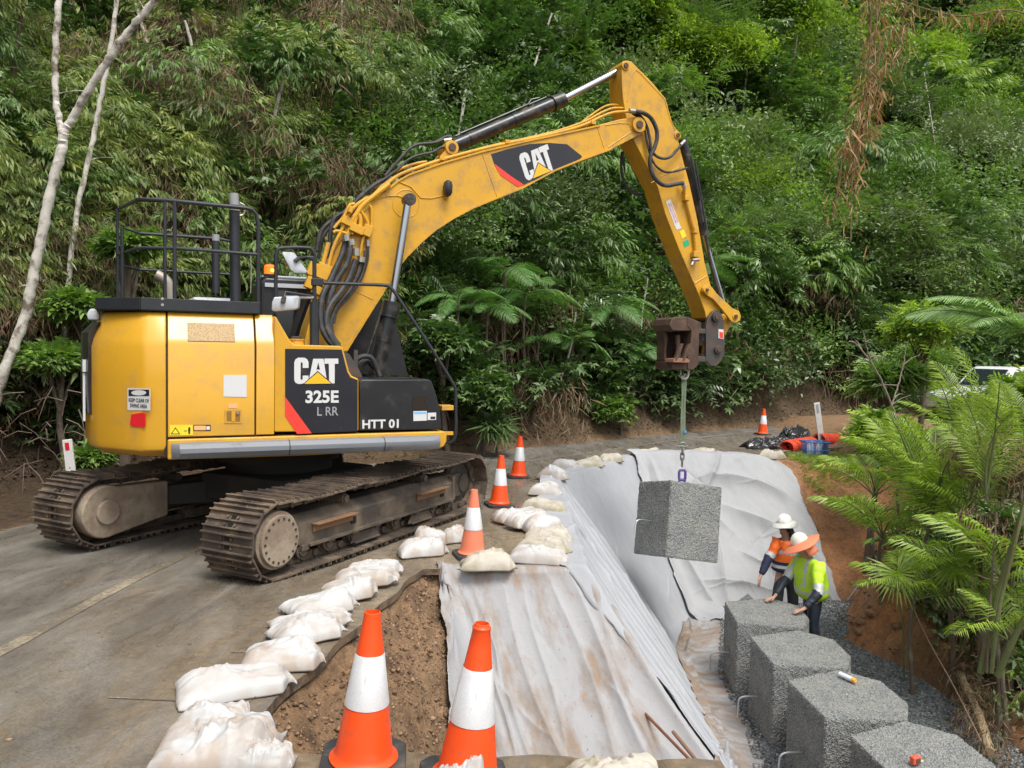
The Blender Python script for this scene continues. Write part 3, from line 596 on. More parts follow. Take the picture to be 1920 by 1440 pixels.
def bag_mesh(seed, L=.60, W=.36, Hh=.13, tie=.5, crump=1.0, n=64):
    rg = random.Random(seed); u = np.linspace(-1, 1, n); v = np.linspace(-1, 1, n//2); U, V = np.meshgrid(u, v)
    # squared pillow outline with pinched, gathered ends
    end = np.abs(U)**3; gather = 1-tie*np.where(U > 0, np.clip((U-.70)/.18, 0, 1)*np.clip((1.0-U)/.10+.45, 0, 1), 0)-.10*end
    pin = np.where(U > .82, 1-tie*.55, 1.0)
    X = L/2*U*(1+.05*np.sin(V*2+seed)); Y = W/2*V*gather*(1+.07*np.sin(U*4+seed*1.7))
    hh = Hh*np.clip((1-np.abs(U)**2.6)*(1-np.abs(V)**2.4), 0, 1)**.5*pin
    sag = 1+.25*np.sin(U*2.3+seed)*np.cos(V*1.7+seed*2)
    foldz = np.zeros_like(U)
    for k in range(int(24*crump)):                      # folds running in from the ends
        e = rg.choice((-1, 1, 1)); v0 = rg.uniform(-.9, .9); w = rg.uniform(.03, .09); reach = rg.uniform(.3, 1.0); sl_ = rg.uniform(-.4, .4)
        dd = V-(v0+sl_*(1-e*U)); foldz += rg.uniform(.4, 1)*np.exp(-(np.abs(dd)/w)**1.2)*np.exp(-((1-e*U)/reach)**2)
    for k in range(int(15*crump)):                       # cross folds
        a = rg.uniform(0, 3.14); c0 = rg.uniform(-.7, .7); dd = U*math.cos(a)*1.6+V*math.sin(a)-c0; foldz += rg.uniform(-.7, .8)*np.exp(-(np.abs(dd)/rg.uniform(.03, .08))**1.2)*np.clip(1-np.abs(U*math.sin(a)-V*math.cos(a)-rg.uniform(-.5, .5))/rg.uniform(.5, 1.1), 0, 1)
    rim = (1-np.maximum(np.abs(U)**6, np.abs(V)**6))
    Zt = hh*sag+.027*foldz*rim+.008*fbm(U*3+seed, V*3, seed)*rim+.02
    Zb = -.25*hh*0+np.where(hh > .02, .004, .012)+0*U
    fl = .02*np.abs(np.sin(V*9+seed))*np.clip(np.abs(U)-.9, 0, 1)*10*tie
    P1 = np.stack([X, Y, Zt+fl], -1).reshape(-1, 3); P2 = np.stack([X, Y, np.minimum(Zb+fl, Zt+fl-.003)], -1).reshape(-1, 3)
    r, c = U.shape; k = np.arange(r*c).reshape(r, c); f1 = np.stack([k[:-1, :-1].ravel(), k[:-1, 1:].ravel(), k[1:, 1:].ravel(), k[1:, :-1].ravel()], 1); f2 = f1[:, ::-1]+r*c
    ring = np.r_[k[0, :], k[1:, -1], k[-1, ::-1][1:], k[::-1, 0][1:-1]]; rn2 = np.roll(ring, -1); f3 = np.stack([ring, ring+r*c, rn2+r*c, rn2], 1)
    dirt = np.clip(.35+.7*fbm(U*2+seed, V*2, seed+1)+.25*(1-rim), 0, 1).ravel()
    return np.r_[P1, P2], np.r_[f1, f2, f3], np.r_[dirt, dirt*.5+.5]
bagvars = {}
def sandbag(A, Bp, label, wr=.60, hh=.13, var=None, mat=None, tiltx=0, lift=0.0, group='white sandbags along the pit edge', crump=1.0, name='sandbag', zb=None, flip=False, tie=.5):
    A = np.array(A, float); Bp = np.array(Bp, float); d = Bp-A; L = np.hypot(d[0], d[1])*(1.13 if 'trench' in (group or '') else 1); c = (A+Bp)/2
    var = len(bagvars) if var is None else var
    V, F_, dd = bag_mesh(var*7+3, L, L*wr if wr < 2 else wr-2, hh, tie=tie, crump=crump); bagvars[len(bagvars)] = 1
    if flip: V = V*np.array([-1, 1, 1]); F_ = F_[:, ::-1]
    o = np_mesh(name, V, F_, mat or bagwhite, smooth=True, attrs={'dirt': dd})
    zc = (float(B(c[1])) if zb is None else zb)+.006+lift
    slope = math.atan2(float(B(Bp[1])-B(A[1])), L) if zb is None else 0
    o.matrix_world = Matrix.Translation((c[0], c[1], zc))@Matrix.Rotation(math.atan2(d[1], d[0]), 4, 'Z')@Matrix.Rotation(-slope-tiltx, 4, 'Y')
    return tag(o, label, 'sandbag', group)
def pb(u0, v0, u1, v1, z=.06):
    yy = onz(u0, v0, .1)[1]; zz = float(B(yy))+z; return onz(u0, v0, zz)[:2], onz(u1, v1, zz)[:2]
gA = 'white sandbags in a row along the trench edge'
row = [((343, 1300, 530, 1262), 'white sandbag at the near end of the long row', .62, .12, .02), ((462, 1240, 598, 1228), 'white sandbag second from the near end of the long row', .78, .14, .05), ((517, 1196, 630, 1172), 'white sandbag third from the near end of the long row', .74, .13, .06),
       ((512, 1172, 652, 1158), 'flattened white sandbag fourth from the near end of the long row', .42, .08, .05), ((546, 1146, 657, 1124), 'white sandbag fifth from the near end of the long row', .72, .13, .06), ((612, 1112, 702, 1104), 'white sandbag sixth from the near end of the long row', .85, .13, .08),
       ((636, 1086, 741, 1084), 'soiled white sandbag second from the far end of the long row', .62, .13, .06), ((660, 1068, 749, 1066), 'white sandbag at the far end of the long row', .60, .11, .02)]
for k, (q, lab, wr, hh, ti) in enumerate(row): sandbag(*pb(*q), lab, wr*.98, hh*.78, tiltx=ti*.6, group=gA, lift=.004*k)
gB = 'white sandbags between the track and the faded cone'
sandbag(*pb(748, 1034, 836, 1026), 'white sandbag on the left of the three by the track', .55, .14, group=gB); sandbag(*pb(775, 1013, 840, 1009), 'white sandbag behind another, next to the crawler track', .6, .15, group=gB); sandbag(*pb(828, 1008, 880, 1004), 'white sandbag half behind the faded cone', .7, .14, group=gB)
gC = 'sandbags holding down the geotextile along the pit edge'
rb = [((863, 1056, 967, 1055), 'cream sandbag on the bench edge in front of the faded cone', .52, .12), ((953, 1042, 1067, 1050), 'white sandbag in front of the stack of three on the bench', .42, .12), ((973, 1023, 1066, 1036), 'cream sandbag in the middle of the stack of three on the bench', .45, .13), ((983, 1009, 1073, 1013), 'cream sandbag at the back of the stack of three on the bench', .45, .13),
      ((930, 974, 1010, 964), 'pale sandbag at the left of the heap of four', .5, .14), ((957, 986, 1023, 974), 'pale sandbag in the middle of the heap of four', .55, .15), ((984, 992, 1050, 985), 'white knotted sandbag at the front of the heap of four', .6, .15), ((982, 950, 1062, 957), 'flat cream sandbag at the back of the heap of four', .45, .14),
      ((992, 921, 1053, 923), 'lone dirty sandbag on the sheet edge beyond the heap of four', .5, .15), ((1014, 890, 1063, 896), 'crumpled sandbag below the bend in the pit edge', .7, .16), ((1034, 874, 1082, 878), 'crumpled sandbag on the bend in the pit edge', .6, .16), ((1076, 873, 1131, 870), 'flat tan sandbag just past the bend in the pit edge', .5, .14),
      ((1126, 863, 1168, 862), 'small cream sandbag beside the flat tan one', .55, .14), ((1186, 852, 1238, 850), 'cream sandbag at the far pit edge left of the lifting strap', .45, .14), ((1295, 850, 1343, 851), 'cream sandbag at the far pit edge right of the lifting strap', .5, .14), ((1422, 855, 1472, 857), 'cream sandbag at the far corner near the orange netting', .5, .13)]
for q, lab, wr, hh in rb: sandbag(*pb(*q), lab, wr, hh, mat=bagtan if 'cream' in lab or 'tan' in lab else None, group=gC, lift=.03 if 'middle' in lab else .012)
sandbag(*pb(300, 1402, 520, 1400, .05), 'big crumpled dirty sack in the lower left corner of the works', .80, .10, crump=2.6, mat=None, name='crumpled_sack', group=None, var=31)
sandbag(*pb(455, 1405, 552, 1415, .1), 'loose torn sack end beside the big crumpled sack', .7, .06, crump=2.2, name='crumpled_sack', group=None, var=35)
sandbag(*pb(330, 1372, 470, 1380, .05), 'flattened dirty sack under the big crumpled sack', .6, .13, crump=2.0, name='crumpled_sack', group=None, var=38)
sandbag(*pb(1060, 1462, 1250, 1470, .10), 'tan sandbag at the bottom edge in front of the stained sheet', .6, .14, mat=bagtan, group='sandbags at the camera edge', crump=1.3)
sandbag(*pb(815, 1466, 915, 1462, .10), 'tied white sack leaning on the cone with the stepped ring', .6, .12, group='sandbags at the camera edge', crump=1.6)
sandbag(at(1560, 975, 12.9)[:2], at(1618, 985, 12.7)[:2], 'dirty white sandbag on the orange bank under the palm fronds', .6, .12, zb=float(G(5.7, 12.8))+.03, group=None)

# ================================================================ site bits and pieces
def rod(P, r, name, mat, lab, cat, seg=8):
    b = MB(); b.tube(P, r, seg); return tag(b.build(name, mat), lab, cat)
rust = simple('rusty_steel', (.20, .085, .045), .8, .2, var=.4, vscale=12, bump=.4)
rod([at(1199, 1327, 6.75), at(1318, 1450, 5.85)], .013, 'steel_rod', rust, 'longer rusty steel rod lying down the stained sheet', 'steel rod'); rod([at(1262, 1372, 6.35), at(1322, 1446, 5.9)], .016, 'steel_rod', simple('brown_pipe', (.22, .12, .08), .5), 'shorter brown rod lying beside the longer rusty rod', 'steel rod')
# paint marker tube
p = onz(1590, 1274, -1.27); t = thing('marker_tube', 'white and blue marking tube with orange nozzle on the third block', 'tube', p, 0, rot=(0, 0, math.radians(-62)))
b = MB(); b.cyl((-.105, 0, .0), (.05, 0, .0), .026, seg=20); b.build('tube_body', simple('tube_white', (.72, .76, .84), .35), t, bevel=.003); b = MB(); b.cyl((.05, 0, 0), (.095, 0, .0), .027, .022, 20); b.build('nozzle', simple('tube_orange', (.85, .42, .08), .4), t); t.location.z += .02
# small orange tool
p = onz(1716, 1432, -1.27); t = thing('tape_measure', 'small red and orange tool lying on the nearest block', 'tape measure', p, .4)
b = MB(); b.box((0, 0, .035), (.09, .05, .07)); b.build('tool_body', simple('tool_red', (.75, .12, .06), .4), t, bevel=.014); b = MB(); b.box((.005, -.027, .035), (.05, .006, .04)); b.build('grip_patch', simple('tool_dark', (.08, .07, .07), .6), t, bevel=.004); b = MB(); b.box((.06, 0, .012), (.05, .022, .006)); b.build('tape_tip', simple('tape_tip', (.8, .7, .2), .4), t)
# guide posts
white_p = simple('post_white', (.76, .75, .72), .5, dirt=(.4, .36, .3), dscale=6, dlo=.55, dhi=.8, bump=.1)
def guide_post(base, top, w, lab, refl_col, rr, holes=True):
    base = np.array(base, float); top = np.array(top, float); Lp = np.linalg.norm(top-base); t = thing('guide_post', lab, 'guide post', base)
    z = nrm(top-base); x = nrm(np.cross([0, 1, 0], z)); y = np.cross(z, x); t.rotation_euler = Matrix((x, y, z)).transposed().to_euler()
    b = MB(); b.box((0, 0, Lp/2), (w, .035, Lp)); b.build('post', white_p, t, bevel=.008)
    b = MB(); b.box((0, -.021, Lp-.04-rr[1]/2), (rr[0], .008, rr[1])); b.build('reflector', refl_col, t, bevel=.003)
    b = MB(); b.cyl((0, -.0185, Lp*.42), (0, -.021, Lp*.42), .009, seg=10); b.build('bolt_hole', rubber, t)
    return t
redr = simple('red_reflector', (.72, .02, .03), .25); greyr = simple('grey_reflector', (.35, .4, .44), .3)
guide_post(at(137, 915, 10.2), at(126, 824, 10.2), .125, 'white roadside post with a red reflector behind the left track', redr, (.055, .10))
guide_post(at(1541, 832, 18.9), at(1531, 755, 18.9), .145, 'white roadside post with a grey reflector behind the blue basket', greyr, (.06, .22))
# orange barrier mesh rolls
om = simple('orange_mesh', (.88, .10, .03), .5, var=.15)
def mesh_roll(p0, p1, r, lab, name='barrier_mesh_roll', spiral=True):
    p0 = np.array(p0, float); p1 = np.array(p1, float); ax = nrm(p1-p0); L = np.linalg.norm(p1-p0); t = thing(name, lab, 'barrier mesh', p0, group='rolls of orange barrier mesh')
    up = np.array([0, 0, 1.]); sx = nrm(np.cross(ax, up)); b = MB(); rg = random.Random(int(r*1000))
    nr = int(L/.045)
    for k in range(nr+1):
        rr = r*(1+.06*math.sin(k*1.3)); P = [ax*(L*k/nr)+sx*rr*math.cos(a)*1.12+up*(rr*.86*math.sin(a)+r*.9) for a in np.linspace(0, 2*math.pi, 15)[:-1]]; b.tube(P, .009, 5, closed=True)
    for a in np.linspace(0, 2*math.pi, 27)[:-1]: b.tube([ax*(L*k/12)+sx*r*(1+.06*math.sin(k*2))*math.cos(a)*1.12+up*(r*.86*(1+.06*math.sin(k*2))*math.sin(a)+r*.9) for k in range(13)], .008, 5)
    b.build('outer_mesh', om, t)
    b = MB(); P = []
    for k in range(60): a = k*.32; q = r*(.93-.012*k); P.append((q*math.cos(a), q*math.sin(a)))
    V = []
    for c_, s_ in P:
        for e in (.01, L-.01): V.append(ax*e+sx*c_*1.1+up*(s_*.84+r*.9))
    b.add(V, [(2*i, 2*i+1, 2*i+3, 2*i+2) for i in range(len(P)-1)]); b.build('rolled_core', simple('orange_mesh_core', (.75, .05, .02), .6, var=.3, vscale=30), t)
    return t
mesh_roll(at(1474, 851, 17.5), at(1520, 842, 18.2), .165, 'short roll of orange barrier mesh in front of the black plastic')
mesh_roll(at(1535, 838, 18.9), at(1616, 840, 19.6), .19, 'long bundle of orange barrier mesh right of the blue basket')
b = MB()
for k in range(9): q0 = at(1461+k*3.5, 846+1.5*math.sin(k), 17.6+.05*k); b.tube(smoothpath([q0, q0+np.array([.08, .1, .09]), q0+np.array([.22, .2, .13]), q0+np.array([.5, .35, .04])], 4), .010, 5)
for k in range(8): q0 = at(1466+k*2, 846, 17.65); b.tube([q0+np.array([.07*k, .05*k, .03+.02*math.sin(k*2)]), q0+np.array([.07*k+.1, .05*k+.3, .07])], .010, 5)
tag(b.build('loose_barrier_mesh', om), 'loose end of orange barrier mesh against the short roll', 'barrier mesh')
# blue basket
bp = at(1527, 856, 17.3); t = thing('plastic_basket', 'blue plastic basket filled with bottles in front of the white post', 'basket', bp); bl = simple('blue_plastic', (.07, .17, .42), .4)
ww, dd_, hh = .52, .36, .34; b = MB()
for k in range(15): x = -ww/2+ww*k/14; [b.box((x*(.9), s_*dd_/2*.92, hh/2), (.010, .008, hh), R=np.array([[1, 0, x*.18], [0, 1, s_*.06], [0, 0, 1]])) for s_ in (-1, 1)]
for k in range(9): y = -dd_/2+dd_*k/8; [b.box((s_*ww/2*.92, y*.9, hh/2), (.008, .010, hh)) for s_ in (-1, 1)]
for z, s_ in ((.01, .9), (hh*.45, .95), (hh, 1.04)): b.tube([(-ww/2*s_, -dd_/2*s_, z), (ww/2*s_, -dd_/2*s_, z), (ww/2*s_, dd_/2*s_, z), (-ww/2*s_, dd_/2*s_, z)], .013 if z < .3 else .02, 6, closed=True)
b.box((0, 0, .012), (ww*.88, dd_*.88, .012)); b.build('basket_shell', bl, t, smooth=0)
for k, (x, y, col) in enumerate([(-.16, -.05, 0), (-.05, .04, 1), (.05, -.06, 0), (.15, .03, 1), (.2, -.08, 2)]):
    b = MB(); r_ = .05; b.lathe([(r_, 0), (r_, .2), (r_*.4, .25), (r_*.4, .29), (0, .29)], 12, (bp[0]+x, bp[1]+y, bp[2]+.03+.03*k % .05))
    tag(b.build('bottle', [simple('bottle_white', (.75, .78, .8), .3), simple('bottle_clear_blue', (.35, .5, .7), .2), rubber][col]), ['white bottle at the left of the blue basket', 'pale blue bottle left of centre in the blue basket', 'white bottle in the middle of the blue basket', 'pale blue bottle right of centre in the blue basket', 'black bottle at the right of the blue basket'][k], 'bottle', 'bottles in the blue basket')
# black plastic sheeting
blackp = simple('black_plastic', (.012, .012, .014), .22, var=.2, dirt=(.16, .12, .09), dscale=5, dlo=.55, dhi=.8)
def heap(name, c, L, W, Hh, seed, rz, mat, lab):
    n = 90; U, V = np.meshgrid(np.linspace(-1, 1, n), np.linspace(-1, 1, n//2)); rg = random.Random(seed); r = np.clip(1-np.abs(U)**2.4, 0, 1)*np.clip(1-np.abs(V)**2.2, 0, 1); Z = Hh*r**.45*(.75+.5*fbm(U*2, V*2, seed))
    for k in range(34):
        a = rg.gauss(0, .5); c0 = rg.uniform(-1, 1); dd = -U*math.sin(a)+V*math.cos(a)-c0; Z = Z+r**.5*rg.uniform(-.05, .09)*Hh*4*np.exp(-(np.abs(dd)/rg.uniform(.03, .09))**1.1)
    X = L/2*U*(1+.09*np.sin(V*5+seed)); Y = W/2*V*(1+.15*np.sin(U*6+seed)); P = np.stack([X, Y, np.maximum(Z, 0)+.005], -1)
    k = np.arange(U.size).reshape(U.shape); F_ = np.stack([k[:-1, :-1].ravel(), k[:-1, 1:].ravel(), k[1:, 1:].ravel(), k[1:, :-1].ravel()], 1)
    o = np_mesh(name, P.reshape(-1, 3), F_, mat, smooth=True); o.location = (float(c[0]), float(c[1]), float(B(c[1]))); o.rotation_euler = (0, 0, rz); return tag(o, lab, 'plastic sheeting', 'black plastic sheeting heaps')
heap('plastic_sheeting', onz(1437, 836, .05), 1.05, .55, .20, 3, .25, blackp, 'low folded black plastic sheeting left of the orange mesh'); heap('plastic_sheeting', onz(1478, 832, .05), 1.0, .5, .20, 8, .1, blackp, 'low black plastic sheeting behind the short orange roll'); o = heap('plastic_sheeting', onz(1490, 822, .1), .75, .5, .26, 5, .5, blackp, 'peaked crumpled black plastic on top of the sheeting heap'); o.location.z += .1
b = MB(); b.box((0, 0, 0), (.9, .11, .04), rz=.45); o = b.build('timber_plank', simple('timber', (.42, .33, .22), .75, var=.3, vscale=9), bevel=.004); o.location = at(1515, 826, 18.9).tolist(); o.rotation_euler = (.1, -.12, .3); tag(o, 'weathered timber plank beside the black plastic', 'plank')
# ================================================================ excavator
YAW = math.radians(24.5); dX = np.array([math.cos(YAW), math.sin(YAW), 0]); dN = np.array([math.sin(YAW), -math.cos(YAW), 0]); EO = np.array([-2.79, 9.25, 0.0])
ex = thing('excavator', 'yellow crawler excavator with a long raised boom working on the muddy road', 'excavator', EO, YAW)
def L(u, v, Y=-1.48):
    """machine coordinates (forward, left, up) of what shows at a pixel of the photograph, at lateral offset Y"""
    p = onplane(u, v, EO-dN*Y, dN)-EO; return np.array([p@dX, Y, p[2]])
def LY(u, v, X):
    """same for a plane across the machine at forward distance X"""
    p = onplane(u, v, EO+dX*X, dX)-EO; return np.array([X, -(p@dN), p[2]])
def P2(pts, Y): return [L(u, v, Y) for u, v in pts]
def at2(p, Y): return np.array([p[0], Y, p[2]])
def plate(pts, Y0, Y1, ref=None):
    """outline traced at plane Y0 (or ref), given thickness to Y1"""
    a = P2(pts, Y0 if ref is None else ref); b = MB(); A = [at2(p, Y0) for p in a]; Bq = [at2(p, Y1) for p in a]
    return b.prism(A, Bq)
yel = simple('machine_yellow', (.67, .355, .022), .32, var=.05, vscale=1.5, dirt=(.42, .25, .09), dscale=2.4, dlo=.50, dhi=.82, coat=.3)
yel2 = simple('machine_yellow_worn', (.66, .35, .022), .42, var=.10, vscale=2.5, dirt=(.36, .22, .09), dscale=4.5, dlo=.48, dhi=.76, bump=.05, bscale=40)
blk_p = simple('machine_black', (.018, .019, .022), .33, var=.3, dirt=(.10, .095, .09), dscale=3, dlo=.55, dhi=.9, coat=.1)
blk_m = simple('rail_black', (.022, .025, .030), .45, var=.3, vscale=9)
gl_blk = simple('cylinder_black', (.014, .016, .019), .3, var=.3, dirt=(.13, .10, .07), dscale=6, dlo=.5, dhi=.8)
chrome = simple('chrome_rod', (.40, .42, .44), .2, 1.0, var=.08)
hose_m = simple('hose_rubber', (.028, .030, .033), .5, var=.4, vscale=14, bump=.25, bscale=60, dirt=(.14, .12, .10), dscale=9, dlo=.5, dhi=.8)
fit_m = simple('hose_fitting', (.42, .41, .36), .4, .8, var=.2)
greybar = simple('grey_bumper', (.20, .215, .235), .55, var=.12, dirt=(.10, .09, .08), dscale=3.5, dlo=.55, dhi=.8)
white_l = simple('decal_white', (.66, .67, .66), .5, var=.03); blk_l = simple('decal_black', (.016, .017, .024), .35, var=.2, dirt=(.08, .07, .06), dscale=6, dlo=.6, dhi=.9); red_l = simple('decal_red', (.82, .055, .035), .4, var=.05); yel_l = simple('decal_yellow', (.88, .48, .02), .4, var=.04)
seam = simple('panel_gap', (.02, .012, .006), .9); greym = simple('mirror_grey', (.48, .51, .55), .4, var=.06, dirt=(.3, .29, .26), dscale=8, dlo=.5, dhi=.8)
rustp = simple('rust_brown', (.095, .058, .042), .6, .3, var=.3, vscale=5, bump=.35, bscale=25, dirt=(.17, .10, .07), dscale=5, dlo=.5, dhi=.7)
dkgrey = simple('hitch_grey', (.085, .08, .078), .5, .4, var=.25, dirt=(.15, .09, .06), dscale=6, dlo=.5, dhi=.7)
trackm = simple('track_steel', (.105, .082, .066), .62, .35, var=.35, vscale=6, bump=.4, bscale=30, dirt=(.22, .165, .115), dscale=3.5, dlo=.45, dhi=.62)
frm = simple('track_frame_paint', (.060, .05, .042), .7, .1, var=.35, vscale=4, bump=.35, bscale=25, dirt=(.175, .135, .095), dscale=2.2, dlo=.42, dhi=.62)
muddisc = simple('mud_caked_steel', (.24, .18, .13), .85, var=.25, vscale=9, bump=.5, bscale=22, dirt=(.33, .27, .20), dscale=5, dlo=.45, dhi=.6)
darkbelly = simple('belly_dark', (.02, .018, .016), .8, var=.4, dirt=(.05, .04, .03), dscale=3)
SY = -1.48; ZB, ZD, ZS, ZT = 1.045, 1.25, 2.16, 2.475     # underside, door bottom, start of the top bevel, top

# --- counterweight: plan outline lofted up the side
XS = L(312, 700)[0]
def cw_plan(ins, z):
    P = [(XS, -1.48+ins), (XS-.16, -1.475+ins), (XS-.22, -1.45+ins), (XS-.60+.3*ins, -1.07+.8*ins), (XS-.67+.7*ins, -.95+.7*ins), (XS-.72+ins, -.8), (XS-.78+ins, -.3), (XS-.78+ins, .3), (XS-.72+ins, .8), (XS-.60+.5*ins, 1.07-.8*ins), (XS-.22, 1.45-ins), (XS, 1.48-ins)]
    return [(x, y, z) for x, y in P]
b = MB(); lv = [(1.0, .24), (1.02, .13), (1.06, .06), (1.13, .015), (1.2, 0), (1.8, 0), (2.12, .0), (2.20, .025), (2.40, .115), (2.455, .15), (2.475, .20)]
b.ringloft([cw_plan(i, z+.05 if z < 1.1 else z) for z, i in lv]); cwt = b.build('counterweight', yel, ex, smooth=50, bevel=.02)
b = MB()          # black louvred panel set into its back
ring = lambda z, o: [(XS-.655-o, -.955-o*.2, z), (XS-.715-o, -.8, z), (XS-.775-o, -.3, z), (XS-.775-o, .3, z), (XS-.715-o, .8, z), (XS-.66-o, .95, z), (XS-.60, .9, z), (XS-.60, -.9, z)]
b.ringloft([ring(1.43, -.02), ring(1.46, .035), ring(1.8, .045), ring(2.26, .04), ring(2.37, -.06)]); b.build('rear_panel', blk_p, cwt, bevel=.01)
b = MB(); b.box((XS-.745, -.86, 1.62), (.02, .03, .48), rz=.2); b.box((XS-.74, -.86, 1.93), (.035, .07, .12), rz=.2); b.build('white_stripe', white_l, cwt)
b = MB(); b.ringloft([[(XS-.66+dx, -.80+dy, z) for dx, dy in ((-.1*s, -.07*s), (.1*s, -.07*s), (.1*s, .07*s), (-.1*s, .07*s))] for z, s in ((2.38, .5), (2.44, .6), (2.50, .35))]); b.build('rear_camera', greym, cwt, bevel=.02)
# its facet carries the sign and the reflector
fp0, fp1 = np.array([XS-.22, -1.45, 0]), np.array([XS-.60, -1.07, 0]); fd = nrm(fp1-fp0); fn = np.array([fd[1], -fd[0], 0]); fn = fn if fn[1] < 0 else -fn
def wl(p): q = np.array(p); return EO+dX*q[0]-dN*q[1]+np.array([0, 0, q[2]])
def tol(p): q = np.array(p)-EO; return np.array([q@dX, -(q@dN), q[2]])
fnw = wl(fn)-EO
def Fc(u, v, o=0.004): return tol(onplane(u, v, wl(fp0+fn*o), fnw))
def fplate(pts, name, mat, o, par, th=.003):
    A = [Fc(u, v, o) for u, v in pts]; b = MB(); b.prism(A, [p-fn*th for p in A]); return b.build(name, mat, par, smooth=0)
def text(name, s, mat, par, O, ex_, ey_, size, thick=.002, bold=0.0, width=None):
    """lettering as a mesh: O lower-left corner, ex_/ey_ unit axes"""
    cu = bpy.data.curves.new(name, 'FONT'); cu.body = s; cu.size = size; cu.extrude = thick/2; cu.offset = bold; cu.resolution_u = 3
    to = bpy.data.objects.new(name, cu); COL.objects.link(to); bpy.context.view_layer.update(); me = bpy.data.meshes.new_from_object(to.evaluated_get(bpy.context.evaluated_depsgraph_get()))
    bpy.data.objects.remove(to); bpy.data.curves.remove(cu); V = np.zeros(len(me.vertices)*3); me.vertices.foreach_get('co', V); V = V.reshape(-1, 3); V[:, 0] -= V[:, 0].min(); V[:, 1] -= V[:, 1].min()
    if width: V[:, 0] *= width/V[:, 0].max()
    ex_, ey_ = np.array(ex_), np.array(ey_); en = np.cross(nrm(ex_), nrm(ey_)); W = np.array(O)+V[:, :1]*ex_+V[:, 1:2]*ey_+V[:, 2:3]*en; me.vertices.foreach_set('co', W.ravel()); me.materials.clear(); me.materials.append(mat); me.update()
    o = bpy.data.objects.new(name, me); COL.objects.link(o); o.parent = par; return o
sg = fplate([(239, 728), (281.5, 728.5), (281.5, 769.5), (239, 769)], 'warning_sign', white_l, .004, ex)
fplate([(241, 730.5), (279.5, 730.5), (279.5, 742.5), (241, 742.5)], 'sign_header', blk_l, .006, sg); cx_, cy_ = 260, 736.5
fplate([(cx_+14*math.cos(a), cy_+4.9*math.sin(a)) for a in np.linspace(0, 6.28, 21)[:-1]], 'sign_oval', white_l, .008, sg)
exF = nrm(fp0-fp1); o1, o2 = Fc(241.5, 753, .007), Fc(244, 763.5, .007)
text('lettering', 'KEEP CLEAR OF', blk_l, sg, o1, exF, (0, 0, 1), .05, width=np.linalg.norm(Fc(279, 753)-Fc(241.5, 753))); text('lettering', 'SWING AREA', blk_l, sg, o2, exF, (0, 0, 1), .05, width=np.linalg.norm(Fc(276, 763)-Fc(244.5, 763)))
fplate([(246, 777), (267, 773.5), (271.5, 776), (271.5, 799), (268, 801), (246, 799), (243.5, 795)], 'red_reflector', redr, .008, cwt, .01)

# --- engine doors: profile run along the side
def side_profile(x0, x1, zb, zt=ZT, Y=SY, th=.05):
    pr = [(Y, zb), (Y, ZS), (Y+.035, ZS+.06), (Y+.14, zt-.04), (Y+.175, zt), (Y+.5, zt+.012), (Y+.5, zt-.03), (Y+.17, zt-th), (Y+th, ZS-.02), (Y+th, zb)]
    return [(x0, y, z) for y, z in pr], [(x1, y, z) for y, z in pr]
X1, X2 = L(477.5, 700)[0], L(480, 700)[0]
b = MB(); b.prism(*side_profile(XS+.012, X1, ZD+.01)); dr = b.build('engine_door', yel, ex, bevel=.008)
b = MB(); b.prism(*[[(x, y, z) for y, z in ((SY+.012, ZB+.02), (SY+.012, ZS-.02), (SY+.20, ZT-.04), (1.40, ZT-.04), (1.44, ZS), (1.44, ZB+.02))] for x in (XS-.02, X2+.05)]); b.build('engine_housing', seam, ex)
# vent grille, label, latch, warning stickers
m = NT('grille_mesh'); co = m.coord(); mo = m.n('ShaderNodeMapping'); m.link(co, mo.inputs[0]); mo.inputs['Scale'].default_value = (1, 1, 1)
vd = m.vor(co, 110); m.bsdf(m.mix(m.ramp(vd, [(.25, (0, 0, 0)), (.5, (1, 1, 1))]), (.10, .08, .055), (.36, .24, .10)), .5, .2); grl = m.mat
def splate(pts, name, mat, o=.004, par=None, Y=SY, th=.004, ref=None):
    a = [at2(p, Y-o) for p in P2(pts, Y if ref is None else ref)]; b = MB(); b.prism(a, [p+np.array([0, th, 0]) for p in a]); return b.build(name, mat, par or ex, smooth=0)
gpts = [(352, 612), (354, 608), (438, 607), (441, 611), (441, 636), (438, 641), (355, 639), (352, 635)]
b = MB(); A = []
for u, v in gpts:
    q = L(u, v); z = q[2]; y = SY if z < ZS else SY+(z-ZS)*.52-.01; A.append(np.array([q[0], y-.012, z]))
x0, x1 = min(p[0] for p in A), max(p[0] for p in A); z0, z1 = min(p[2] for p in A), max(p[2] for p in A)
def ys(z): return SY-.006+(0 if z < ZS else (z-ZS)*.45)
zz = np.linspace(z0, z1, 5); b.ringloft([[(x0, ys(z), z), (x1, ys(z), z), (x1, ys(z)+.03, z), (x0, ys(z)+.03, z)] for z in zz]); b.build('vent_grille', grl, dr, bevel=.003)
splate([(419, 703), (462.5, 703), (462.5, 744.5), (419, 743.5)], 'white_label', white_l, par=dr)
lt = splate([(421, 768), (453, 768), (453, 793.5), (421, 793.5)], 'door_latch', yel2, .006, ex, th=.008)
lrc = simple('recess_shade', (.26, .13, .02), .6)
splate([(425, 771), (434, 771), (434, 789.5), (425, 789.5)], 'latch_recess', lrc, .0075, lt); splate([(434, 771.5), (440.5, 771.5), (440.5, 790), (434, 790)], 'latch_paddle', yel, .010, lt); splate([(441.5, 771.5), (450, 771.5), (450, 790), (441.5, 790)], 'latch_recess', lrc, .0075, lt)
q = L(445.5, 774.5, SY-.012); b = MB(); b.cyl(q, q+np.array([0, -.008, 0]), .013, seg=12); b.build('key_lock', fit_m, lt)
